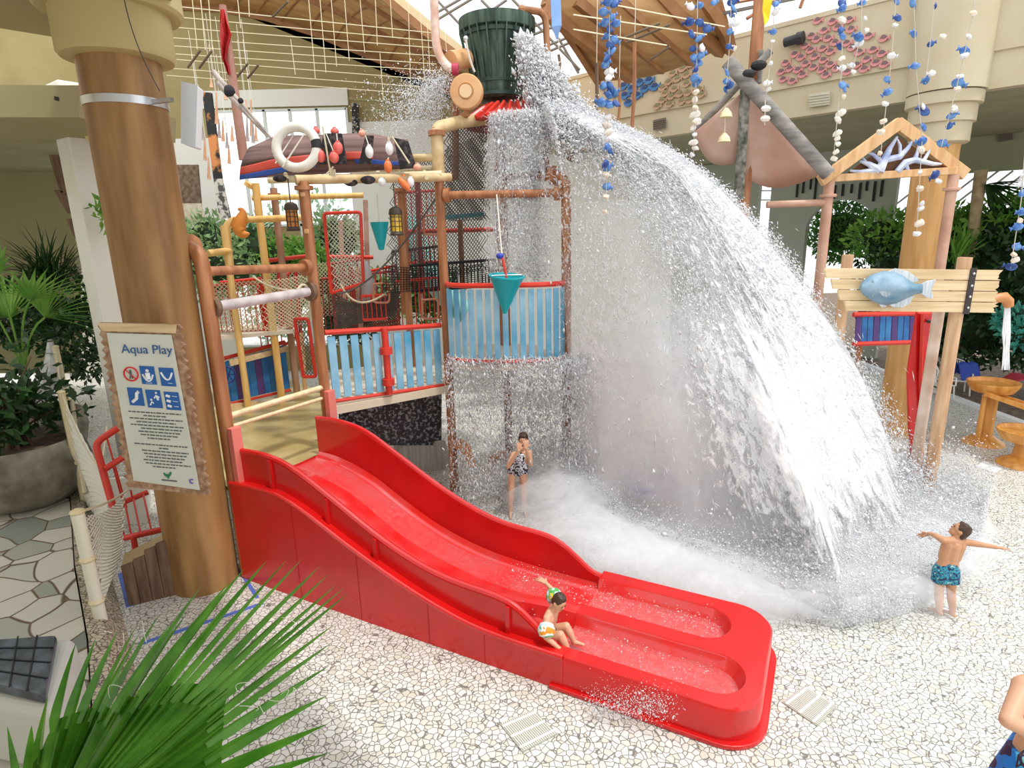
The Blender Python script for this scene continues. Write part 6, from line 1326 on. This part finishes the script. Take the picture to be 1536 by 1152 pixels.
# boy standing, seen from behind, arms spread, head tilted back
Yb = 6.84
t = thing('person', fl(1418,924), 'child in blue tropical swim shorts standing with arms spread facing the splash', 'person')
hg = lambda x, y, dy=0: at(x, y, Yb+dy)
J = dict(head=hg(1440,796,.02), neck=hg(1433,808), shL=hg(1416,811,.0), shR=hg(1447,813), elL=hg(1404,804,.10), wrL=hg(1394,800,.22), elR=hg(1471,817,-.04), wrR=hg(1495,821,-.06),
         hipL=hg(1411,855), hipR=hg(1427,856), knL=hg(1409,888,.02), knR=hg(1424,889,.0), anL=(0,0,0), anR=(0,0,0), toeL=(0,0,0), toeR=(0,0,0))
aL, aR = fl(1408,925), fl(1428,928); J['anL'] = aL+V((0,0,.07)); J['anR'] = aR+V((0,0,.07)); J['toeL'] = aL+V((-.04,.14,.025)); J['toeR'] = aR+V((-.02,.14,.025)); J['knR'] = lerp(J['hipR'], J['anR'], .5)+V((.0,.02,0)); J['knL'] = lerp(J['hipL'], J['anL'], .5)+V((0,.02,0))
body(t, J, 1.02, skin2, .008, hands=((V((-.6,.5,-.55)),(0,1,.2),.2),(V((1,-.05,-.12)),(0,-.2,-1),.15)), headdir=(-.85,.55,.62), headup=(.55,-.2,.75))
shorts(t, J, .98, tropic)
# child sliding down with inflatable armbands
t = thing('person', sp(-2.75,5.72,.25), 'small child with bright inflatable armbands sitting at the foot of the slide near lane', 'person')
hp = fl(820,955,.36); Yh = hp.y
hipc = V((hp.x,hp.y,.38))
fwd = sa; lat = sb
def G(f, l, z): return hipc+fwd*f+lat*l+V((0,0,z))
k_ = .92
J = dict(hipL=G(0,.075,0), hipR=G(0,-.075,0), shL=G(.06,.115,.34), shR=G(.06,-.115,.32), neck=G(.09,0,.38), head=G(.155,.01,.485), elL=G(-.03,.27,.42), wrL=G(-.17,.36,.44), elR=G(.10,-.24,.17), wrR=G(.27,-.20,.03), knL=G(.21,.09,.13), knR=G(.21,-.08,.13), anL=G(.31,.10,-.06), anR=G(.31,-.08,-.06), toeL=G(.42,.10,-.06), toeR=G(.42,-.08,-.06))
body(t, J, .90, skin, .0065, hands=((-fwd*.9+lat*.3+V((0,0,.05)),(0,0,-1),.1),(fwd*.75-lat*.25-V((0,0,.55)),(0,0,-1),.15)), headdir=fwd*.8-lat*.35+V((0,0,-.45)), headup=fwd*.45+V((0,0,.9)), girth=1.05, hs=1.15)
band = patt('armband_print', [(.80,.30,.02),(.90,.85,.80),(.55,.75,.90),(.08,.40,.08),(.85,.62,.05),(.10,.20,.60)], 11)
for q in ('L','R'):
    a, b = V(J['sh'+q]), V(J['el'+q]); c = lerp(a,b,.62); ax_ = (b-a).normalized()
    M().lathe([(.035,-.085),(.075,-.07),(.098,-.02),(.10,.02),(.078,.07),(.035,.085)], c, 20, ax_).build('armband', band, t, smooth=True)
mm = M(); capsule(mm, hipc+V((0,0,-.0)), G(.03,0,.12), .085, .07, 14); 
for q in ('hipL','hipR'): capsule(mm, hipc, lerp(J[q],G(.1,0,0),.15), .075, .075)
o = mm.build('swim_trunks', mat('navy_trunks',(.03,.05,.20),.6), t); remesh(o, .008, 1)
# girl under the curtain
t = thing('person', fl(777,772), 'girl in black and white swimsuit standing in the falling water, hands at her face', 'person')
gy = 10.0; hg = lambda x, y, dy=0: at(x, y, gy+dy)
b = fl(777,772)
J = dict(head=hg(785,660), neck=hg(783,674), shL=hg(794,679), shR=hg(770,682), elL=hg(796,697,-.1), elR=hg(762,700,-.12), wrL=hg(789,672,-.22), wrR=hg(778,676,-.22), hipL=hg(785,702), hipR=hg(768,702), knL=hg(788,734,-.02), knR=hg(766,734,-.02))
aL, aR = fl(787,771), fl(766,774); J['anL'] = aL+V((0,0,.07)); J['anR'] = aR+V((0,0,.07)); J['toeL'] = aL+V((.03,-.14,.025)); J['toeR'] = aR+V((0,-.14,.025))
J['hipL'].z = J['hipR'].z = zup(b,706); J['knL'] = lerp(J['hipL'],J['anL'],.5); J['knR'] = lerp(J['hipR'],J['anR'],.5)
body(t, J, 1.12, skin, .010, hands=((V((0,.1,1)),(0,1,0),.3),(V((.1,.1,1)),(0,1,0),.3)), headdir=(-.2,-1,-.25))
suit = patt('dark_print', [(.02,.02,.03),(.70,.70,.75),(.04,.04,.06),(.75,.75,.8),(.05,.05,.08)], 14)
mm = M(); hp = (J['hipL']+J['hipR'])/2; sh = (J['shL']+J['shR'])/2
capsule(mm, hp, lerp(hp,sh,.8), .125, .115, 14)
for q in ('L','R'): capsule(mm, J['hip'+q], lerp(J['hip'+q],sh,.4), .10, .09, 12); mm.tube([lerp(hp,sh,.8)+(J['sh'+q]-sh)*.5+V((0,-.04,0)), lerp(sh,J['sh'+q],.6)+V((0,-.03,.05))], .02, 6)
o = mm.build('swimsuit', suit, t); remesh(o, .010, 1)
# child blurred in the dense splash
t = thing('person', fl(1200,760), 'dark-haired child hardly visible crouching in the dense spray right of the trough toy', 'person')
b = fl(1200,765); kp = lambda x, z, dy=0: V((b.x+x, b.y+dy, z))
J = dict(head=kp(-.02,1.12), neck=kp(0,1.0), shL=kp(.14,.95), shR=kp(-.14,.95), elL=kp(.32,.85), elR=kp(-.34,1.02), wrL=kp(.4,1.02,-.1), wrR=kp(-.42,1.2), hipL=kp(.08,.52), hipR=kp(-.08,.52), knL=kp(.12,.3,-.14), knR=kp(-.12,.3,-.14), anL=kp(.1,.07), anR=kp(-.1,.07), toeL=kp(.1,.03,-.14), toeR=kp(-.1,.03,-.14))
body(t, J, .95, skin2, .011, hands=((V((.2,0,1)),(0,-1,0)),(V((-.2,0,1)),(0,-1,0))), headdir=(-.3,-1,-.1)); shorts(t, J, .95, mat('dark_shorts',(.03,.04,.06),.6))
# adult at the right edge with patterned shorts, bare belly and bent elbow
t = thing('person', V((2.75,2.78,1.0)), 'bare-chested person with blue and purple swim shorts cut off by the lower right corner', 'person')
e = at(1512,1081,2.75); wst_ = at(1572,1108,2.85)
bx0, by0 = wst_.x, wst_.y; fz = wst_.z-1.05
t.location = V((bx0,by0,fz))
kp = lambda x, y, z: V((bx0+x, by0+y, fz+z))
J = dict(head=kp(.05,.1,1.62), neck=kp(.04,.08,1.45), shL=kp(-.17,.04,1.38), shR=kp(.22,.06,1.38), elL=e, elR=kp(.42,.0,1.12), wrL=kp(.02,-.16,1.10), wrR=kp(.22,-.2,1.1), hipL=kp(-.08,0,.90), hipR=kp(.12,0,.90), knL=kp(-.1,-.03,.48), knR=kp(.12,-.03,.48), anL=kp(-.1,0,.08), anR=kp(.12,0,.08), toeL=kp(-.12,.18,.03), toeR=kp(.12,.18,.03))
body(t, J, 1.22, skin, .013, hands=((V((1,.0,-.1)),(0,0,-1)),(V((-1,.2,0)),(0,0,-1))), headdir=(-.2,1,-.1), girth=1.05)
swim = patt('swirl_print', [(.03,.01,.06),(.01,.18,.62),(.05,.42,.75),(.04,.02,.10),(.20,.60,.55),(.80,.62,.35)], 6)
mm = M(); z0_ = 1.02
mm.tube([kp(.02,0,z0_), kp(.02,0,.95), kp(.02,0,.84)], [.145,.175,.20], 24)
for sx, x in ((-1,-.10),(1,.14)): mm.tube([kp(x*.7,0,.95), kp(x*1.15,-.01,.75), kp(x*1.3,-.02,.5)], [.12,.15,.165], 20)
o = mm.build('swim_shorts', swim, t); remesh(o, .012, 2)
M().tube([kp(.02+.15*math.cos(a), .15*math.sin(a), z0_) for a in [i*math.pi/12 for i in range(25)]], .014, 8).build('waistband', mat('waist_dark',(.03,.01,.04),.6), t, smooth=True)
M().tube([kp(-.13,-.02,1.0), kp(-.20,-.05,.99), kp(-.22,-.07,.93), kp(-.16,-.06,.95)], .006, 6).build('drawstring', MATS['waist_dark'], t)
struct(M().box((bx0+.35,by0+.15,fz/2), (1.3,1.0,fz)).build('floor_step', rubble))
# reclining person by the lounge
t = thing('person', V((14.9,16.1,.45)), 'person in a cap leaning back in a cream garden chair beyond the orange table', 'person')
b = V((14.9,16.1,.45)); kp = lambda x, y, z: b+V((x,y,z))
J = dict(head=kp(.05,.28,.68), neck=kp(.05,.22,.52), shL=kp(.26,.2,.45), shR=kp(-.18,.2,.45), elL=kp(.34,-.05,.25), elR=kp(-.3,-.05,.25), wrL=kp(.12,-.25,.22), wrR=kp(-.1,-.25,.22), hipL=kp(.14,-.05,.05), hipR=kp(-.08,-.05,.05), knL=kp(.1,-.5,.12), knR=kp(-.2,-.5,.12), anL=kp(.1,-.6,-.36), anR=kp(-.25,-.6,-.36), toeL=kp(.1,-.8,-.40), toeR=kp(-.25,-.8,-.40))
R3, r, f, u = body(t, J, 1.25, skin, .018, hands=((V((-1,-.3,0)),(0,0,-1)),(V((1,-.3,0)),(0,0,-1))), headdir=(-.3,-1,.1)); shorts(t, J, 1.2, mat('khaki',(.30,.26,.20),.8))
M().ball(J['head']+V((0,-.02,.07)), .125, (1,1.1,.6), 14).build('cap', mat('cap_red',(.42,.10,.09),.8), t, smooth=True)
# ================================================================ WATER
P0 = V((.25,12.0,7.0))
WT = thing('water_cascade', (3.5,9.5,0), 'huge white curtain of water dumped from the bucket, spreading to a splash on the paving', 'water'); WT['kind'] = 'stuff'
def sm(x, a, b): t_ = np.clip((x-a)/(b-a), 0, 1); return t_*t_*(3-2*t_)
def tr_np(u, v, k):
    phi = np.radians(-125+u*117); R = np.interp(u, [0,.43,.50,.547,.6,.667,.8,.94,1], [.45,.45,2.6,4.2,5.2,5.6,6.2,6.75,6.8])*k
    return np.stack([P0.x+(.9+R*v)*np.cos(phi), P0.y+(.9+R*v)*np.sin(phi), P0.z*(1-v*v)-.2*4*v*(1-v)], -1)
def curtain_mat(name, scale, lo, hi, stretch, amax=1., soft=.06, dens=True):
    m = bpy.data.materials.new(name); m.use_nodes = True; nt = m.node_tree; N = nt.nodes; L = nt.links; N.remove(N['Principled BSDF'])
    at_ = N.new('ShaderNodeAttribute'); at_.attribute_name = 'dens'; uv = N.new('ShaderNodeAttribute'); uv.attribute_name = 'flow'
    mp = N.new('ShaderNodeMapping'); mp.inputs['Scale'].default_value = stretch; L.new(uv.outputs['Vector'], mp.inputs['Vector'])
    t = N.new('ShaderNodeTexNoise'); t.inputs['Scale'].default_value = scale; t.inputs['Detail'].default_value = 5; t.inputs['Roughness'].default_value = .65; t.inputs['Distortion'].default_value = .6; L.new(mp.outputs[0], t.inputs['Vector'])
    a = N.new('ShaderNodeMath'); a.operation = 'ADD'; L.new(t.outputs['Fac'], a.inputs[0]); L.new(at_.outputs['Fac'], a.inputs[1])
    r = N.new('ShaderNodeMapRange'); r.inputs['From Min'].default_value = 1.0-soft; r.inputs['From Max'].default_value = 1.0+soft; r.inputs['To Max'].default_value = amax; L.new(a.outputs[0], r.inputs['Value'])
    df = N.new('ShaderNodeBsdfDiffuse'); df.inputs['Color'].default_value = (.97,.98,1,1); tl_ = N.new('ShaderNodeBsdfTranslucent'); tl_.inputs['Color'].default_value = (.97,.98,1,1)
    m1 = N.new('ShaderNodeMixShader'); m1.inputs[0].default_value = .38; L.new(df.outputs[0], m1.inputs[1]); L.new(tl_.outputs[0], m1.inputs[2])
    tp = N.new('ShaderNodeBsdfTransparent'); m2 = N.new('ShaderNodeMixShader'); L.new(r.outputs[0], m2.inputs[0]); L.new(tp.outputs[0], m2.inputs[1]); L.new(m1.outputs[0], m2.inputs[2]); L.new(m2.outputs[0], N['Material Output'].inputs['Surface'])
    bp = N.new('ShaderNodeBump'); bp.inputs['Strength'].default_value = .25; bp.inputs['Distance'].default_value = .03; L.new(t.outputs['Fac'], bp.inputs['Height']); L.new(bp.outputs[0], df.inputs['Normal'])
    return m
def sheet(name, k, dens, mt, u0=0., u1=1., v0=0., v1=1., seed=0, nu=90, nv=60, wob=.12):
    rg = np.random.RandomState(seed); U_, V_ = np.meshgrid(np.linspace(u0,u1,nu), np.linspace(v0,v1,nv)); u = U_.ravel(); v = V_.ravel()
    ph = rg.uniform(0,6.28,6); kk = k*(1+wob*(.5*np.sin(9*u+ph[0])+.3*np.sin(23*u+ph[1]+3*v)+.2*np.sin(41*u+ph[2]-5*v)))
    p = tr_np(u, v, kk); p[:,2] += .06*np.sin(30*u+ph[3])*v+.05*np.sin(17*v+ph[4])
    idx = np.arange(nu*nv).reshape(nv,nu); f = np.stack([idx[:-1,:-1].ravel(), idx[:-1,1:].ravel(), idx[1:,1:].ravel(), idx[1:,:-1].ravel()], 1)
    off = np.array(WT.location); o = npmesh(name, p-off, f, mt, WT, smooth=True); me = o.data
    d = dens(u, v).astype(np.float32); a = me.attributes.new('dens', 'FLOAT', 'POINT'); a.data.foreach_set('value', d)
    fl_ = np.stack([u*12+seed*3, v*7, p[:,2]*0+seed], -1).astype(np.float32); a = me.attributes.new('flow', 'FLOAT_VECTOR', 'POINT'); a.data.foreach_set('vector', fl_.ravel())
    o['kind'] = 'stuff'; return o
S1 = curtain_mat('curtain_strands', 5.5, 0, 0, (1.5,.6,1), .97, .10); S2 = curtain_mat('curtain_lace', 8.5, 0, 0, (1.2,.9,1), .92, .05); S3 = curtain_mat('curtain_mist', 1.6, 0, 0, (1,.8,1), .5, .5)
# density offset: noise~.5 mean ; .5 -> half covered ; .8 -> solid ; .3 -> sparse
def lacez(u, v): return sm(v,.16,.34)*(1-sm(v,.60,.80))*(1-sm(u,.66,.84))
def fade(v): return .30*sm(v,.86,1.)
def dn_outer(u, v): return .66-.28*lacez(u,v)-.22*sm(u,.985,1.)-.20*(1-sm(u,.585,.62))-fade(v)
def dn_lace(u, v): return .56-.20*lacez(u,v)-.16*(1-sm(u,.57,.62))-fade(v)
sheet('water_sheet', 1.0, dn_outer, S1, .585, 1., 0, 1, 1)
sheet('water_sheet', .95, dn_lace, S2, .58, 1., 0, 1, 2)
sheet('water_sheet', .86, dn_outer, S2, .57, .99, .03, 1, 3)
sheet('water_sheet', .70, dn_lace, S1, .56, .98, .05, 1, 4)
sheet('water_veil', .55, lambda u,v: .42+.25*sm(v,.6,.9), S2, .50, .62, .0, 1, 10)
sheet('water_veil', 1.0, lambda u,v: .42+0*u, S2, .0, .46, 0, .60, 5); sheet('water_veil', .7, lambda u,v: .40+0*u, S1, .02, .46, 0, .60, 6)
sheet('spray_veil', .90, lambda u,v: .30+.7*sm(v,.55,.85)-.5*sm(v,.93,1)-.4*(1-sm(u,.5,.56)), S3, .50, 1., .45, 1, 7, wob=.05); sheet('spray_veil', .72, lambda u,v: .30+.7*sm(v,.55,.85)-.4*(1-sm(u,.5,.56)), S3, .50, 1., .45, 1, 8, wob=.05); sheet('spray_veil', .5, lambda u,v: .3+.7*sm(v,.6,.85), S3, .5, 1., .55, 1, 9, wob=.05)
# lower basket-curtain falling under the balcony (left part)
def droplets(name, P, D, r, mt, parent, stretch=1.5):
    n = len(P); base = np.array([[1,0,0],[-.5,.866,0],[-.5,-.866,0],[0,0,1],[0,0,-1]], float); fcs = np.array([[0,1,3],[1,2,3],[2,0,3],[1,0,4],[2,1,4],[0,2,4]])
    d = D/np.linalg.norm(D,axis=1)[:,None]; h = np.cross(d, np.random.normal(size=(n,3))); h /= np.linalg.norm(h,axis=1)[:,None]; g = np.cross(d,h)
    v = P[:,None,:]+r[:,None,None]*(base[None,:,0:1]*h[:,None,:]+base[None,:,1:2]*g[:,None,:]+base[None,:,2:3]*d[:,None,:]*(stretch if np.isscalar(stretch) else stretch[:,None,None]))
    f = (np.arange(n)[:,None,None]*5+fcs[None]).reshape(-1,3); o = npmesh(name, v.reshape(-1,3)-np.array(parent.location), f, mt, parent); o['kind'] = 'stuff'; return o
rs_ = np.random.RandomState(11); n = 260000
u = np.clip(1-np.abs(rs_.normal(0,.42,n)), 0, 1); lo_ = u <= 0; u[lo_] = rs_.uniform(0,1,lo_.sum()); v = rs_.uniform(0,1,n)**.8; k = np.clip(1.02-np.abs(rs_.normal(0,.16,n)), .3, 1.10)
cl = np.sin(u*37+3*np.sin(v*9))+np.sin(v*23+u*15); keep = rs_.uniform(0,1,n) < .35+.4*(cl > -.3); u, v, k = u[keep], v[keep], k[keep]
ok = (u > .585)|((u < .46)&(v < .62))|((k < .82)&(u > .46)&(v>.25)); u, v, k = u[ok], v[ok], k[ok]
P = tr_np(u, v, k)+rs_.normal(0,.07,(len(u),3))*(.3+v[:,None]*1.1); P2 = tr_np(u, v+.02, k); D = P2-tr_np(u, v, k)
P[:,2] = np.maximum(P[:,2], .02); r = rs_.lognormal(math.log(.0062), .55, len(u))
droplets('droplets', P, D, r, whitewater, WT, 1.8)
# lace strands: short random filaments linking droplets (left, thin part)
n = 9000; u = rs_.uniform(0,.85,n); v = rs_.uniform(.05,1,n); k = np.clip(rs_.normal(.96,.09,n), .3, 1.2); ok = (u > .46)|(v < .6); u, v, k = u[ok], v[ok], k[ok]; n = len(u)
P = tr_np(u,v,k)+rs_.normal(0,.05,(n,3)); D = rs_.normal(size=(n,3))+(tr_np(u,v+.03,k)-tr_np(u,v,k))*6
P[:,2] = np.maximum(P[:,2], .03); droplets('strands', P, D, rs_.uniform(.003,.006,n), whitewater, WT, rs_.uniform(8,20,n))
# stream leaving the bucket rim and bouncing on the roof
a0 = at(792,62,11.6); a1 = at(830,150,11.6); n = 34000; s_ = rs_.uniform(0,1,n)
c0 = np.array(at(786,58,11.7)); c1 = np.array(at(812,110,11.6)); c2 = np.array(at(850,200,11.4))
B3 = (1-s_)[:,None]**2*c0+2*(s_*(1-s_))[:,None]*c1+(s_**2)[:,None]*c2; P = B3+rs_.normal(0,1,(n,3))*(.06+.20*s_[:,None]**1.1)*np.array([1,.7,.7]); D = np.tile((c2-c0)[None], (n,1))+rs_.normal(0,.6,(n,3))
droplets('bucket_stream', P, D, rs_.lognormal(math.log(.010),.5,n), whitewater, WT, 2.)
n = 34000; a = np.clip(rs_.normal(-.45,.5,n),-1.35,.7); rr = np.abs(rs_.normal(0,1,n)); P = np.stack([P0.x+.2+(.9+.45*rr)*np.cos(a), P0.y+(.9+.45*rr)*np.sin(a), 6.95+.04*rr-.20*rr*rr+rs_.normal(0,.09,n)], 1); D = rs_.normal(size=(n,3)); droplets('crown_splash', P, D, rs_.lognormal(math.log(.009),.5,n), whitewater, WT, 1.5)
# fine spray thrown left of the wheels
n = 9000; s_ = rs_.uniform(0,1,n)**.8; P = np.array(at(665,118,11.6))+(np.array(at(600,205,12.))-np.array(at(665,118,11.6)))*s_[:,None]+rs_.normal(0,1,(n,3))*(.12+.5*s_[:,None])*.75; D = rs_.normal(size=(n,3)); droplets('side_spray', P, D, rs_.lognormal(math.log(.007),.4,n), whitewater, WT, 1.3)
# curtain under the balcony
n = 60000; x = rs_.uniform(0,1,n); z = rs_.uniform(0,1,n); cc = np.array(Cc)[None]; dd_ = np.array(D)[0:0] if False else None
Dn = np.array((1.01,10.77,0.)); Cn = np.array((-1.2,11.12,0.)); P = Cn+(Dn-Cn)*(x[:,None]*1.25)+np.array([0,-.55,0]); P[:,2] = 2.85*(1-z**1.3); P[:,0] += rs_.normal(0,.05,n); P[:,1] += rs_.normal(0,.25,n)-.4*np.sin(x*9)*z
keep = rs_.uniform(0,1,n) < .25+.75*x; P = P[keep]; n = len(P); Dd = np.tile([[.1,-.1,-1.]],(n,1))+rs_.normal(0,.35,(n,3)); droplets('balcony_overflow', P, Dd, rs_.lognormal(math.log(.0058),.5,n), whitewater, WT, 3.)
# ground splash: droplets + mist domes
n = 170000; uu = np.clip(.46+.54*rs_.uniform(0,1,n)**.9,0,1); kk = np.clip(rs_.normal(.96,.10,n),.2,1.10); P = tr_np(uu, np.ones(n), kk); P[:,2] = np.abs(rs_.normal(0,.38,n))*(.5+.7*uu); P[:,2] = np.maximum(P[:,2],.02)
D = rs_.normal(size=(n,3)); droplets('ground_splash', P, D, rs_.lognormal(math.log(.0065),.5,n), whitewater, WT, 1.4)
# mist: lumpy steam puffs
pm = curtain_mat('mist_puff', 1.8, 0, 0, (1,1,1), .62, .42)
def puff(c, sc, seed, base=.80):
    rg = random.Random(seed); mm = M(); mm.ball((0,0,0), 1, (1,1,1), 30); c = V(c)
    f = [(V((rg.uniform(-1,1),rg.uniform(-1,1),rg.uniform(-1,1)))*3, rg.uniform(0,6)) for _ in range(6)]; dd = []; keepv = []
    for i, v in enumerate(mm.v):
        q = 1+.06*sum(math.sin(v.dot(a)+b) for a, b in f); dd.append(base-.80*(1-max(0,v.z))); mm.v[i] = V((v.x*sc[0]*q, v.y*sc[1]*q, max(v.z,0)*sc[2]*q))+c; keepv.append(v.z > -.05)
    mm.f = [g for g in mm.f if all(keepv[k] for k in g)]
    fl_ = [tuple((v-c)*.8+V((seed*3,0,0))) for v in mm.v]
    o = mm.build('mist', pm, WT, smooth=True); o['kind'] = 'stuff'; me = o.data
    a = me.attributes.new('dens', 'FLOAT', 'POINT'); a.data.foreach_set('value', np.array(dd, dtype=np.float32)); a = me.attributes.new('flow', 'FLOAT_VECTOR', 'POINT'); a.data.foreach_set('vector', np.array(fl_, dtype=np.float32).ravel())
rp = random.Random(5)
for i in range(36):
    u_ = rp.uniform(.53,.93); k_ = .92-abs(rp.gauss(0,.33)); k_ = max(.2, k_); c = tr_np(np.array([u_]), np.array([1.]), k_)[0]; puff((c[0],c[1],.02), (rp.uniform(1.2,1.9),rp.uniform(1.0,1.6),rp.uniform(.25,.6)*(2.2 if k_ < .6 else 1)), i, .76)
for i, (x, y) in enumerate([(1180,895),(1240,915),(1300,900),(1345,870),(1260,860),(1190,850),(1310,830),(1120,860),(770,740),(850,800),(720,720),(900,840),(960,850),(880,720)]): puff(tuple(fl(x,y,.02)), (1.2,.8,.55), 50+i, .62)
# foam haze lying on the paving
U_, V_ = np.meshgrid(np.linspace(.46,1.,60), np.linspace(.15,1.08,40)); u = U_.ravel(); v = V_.ravel()
p = tr_np(u, np.ones(len(u)), v); p[:,2] = .10+.10*np.sin(p[:,0]*3.1)*np.sin(p[:,1]*2.7)+.03*np.sin(p[:,0]*9); p[:,2] = np.maximum(p[:,2], .02)
idx = np.arange(60*40).reshape(40,60); fq = np.stack([idx[:-1,:-1].ravel(), idx[:-1,1:].ravel(), idx[1:,1:].ravel(), idx[1:,:-1].ravel()], 1)
o = npmesh('foam_haze', p-np.array(WT.location), fq, pm, WT, smooth=True); o['kind'] = 'stuff'; dd = .80-.65*sm(v,.82,1.04)-.5*sm(u,.93,1.)-.4*(1-sm(u,.46,.54))
a = o.data.attributes.new('dens', 'FLOAT', 'POINT'); a.data.foreach_set('value', dd.astype(np.float32)); a = o.data.attributes.new('flow', 'FLOAT_VECTOR', 'POINT'); a.data.foreach_set('vector', (p*1.0).astype(np.float32).ravel())
# splashes on the slide
t = thing('slide_splash', sp(-1.0,5.2,.1), 'spray of droplets thrown over the near wall of the slide run-out', 'water'); t['kind'] = 'stuff'
n = 2600; s_ = rs_.uniform(0,1,n); P = np.array(fl(885,1070,.0))+(np.array(fl(1000,1060,.3))-np.array(fl(885,1070,.0)))*s_[:,None]+rs_.normal(0,.09,(n,3)); P[:,2] = np.abs(P[:,2])+rs_.exponential(.05,n); droplets('droplets', P, rs_.normal(size=(n,3)), rs_.lognormal(math.log(.0030),.5,n), whitewater, t, 1.8)
n = 1300; sx = rs_.uniform(-3.6,-.7,n); tx = rs_.choice([6.6,5.7],n,p=[.7,.3])+rs_.normal(0,.13,n); zz_ = np.array([interp(CHU,s)+.06 for s in sx])+rs_.exponential(.05,n); P = np.array(sa)[None]*sx[:,None]+np.array(sb)[None]*tx[:,None]; P[:,2] = zz_; droplets('lane_droplets', P, rs_.normal(size=(n,3)), rs_.lognormal(math.log(.0035),.5,n), whitewater, t, 1.8)
# ================================================================ LIGHT
w = bpy.data.worlds.new('world'); S.world = w; w.use_nodes = True; bg = w.node_tree.nodes['Background']; bg.inputs[0].default_value = (.96,.98,1,1); bg.inputs[1].default_value = 1.6
sun = bpy.data.objects.new('sun', bpy.data.lights.new('sun', 'SUN')); C.objects.link(sun); sun.data.energy = 2.1; sun.data.angle = math.radians(3); sun.data.color = (1,.97,.92)
sun.rotation_euler = V((-.28,.20,-1)).to_track_quat('-Z','Y').to_euler()
S.view_settings.view_transform = 'Standard'; S.view_settings.look = 'None'; S.view_settings.exposure = .0; S.view_settings.gamma = 1
S.cycles.transparent_max_bounces = 24; S.cycles.max_bounces = 7; S.cycles.diffuse_bounces = 3; S.cycles.transmission_bounces = 4
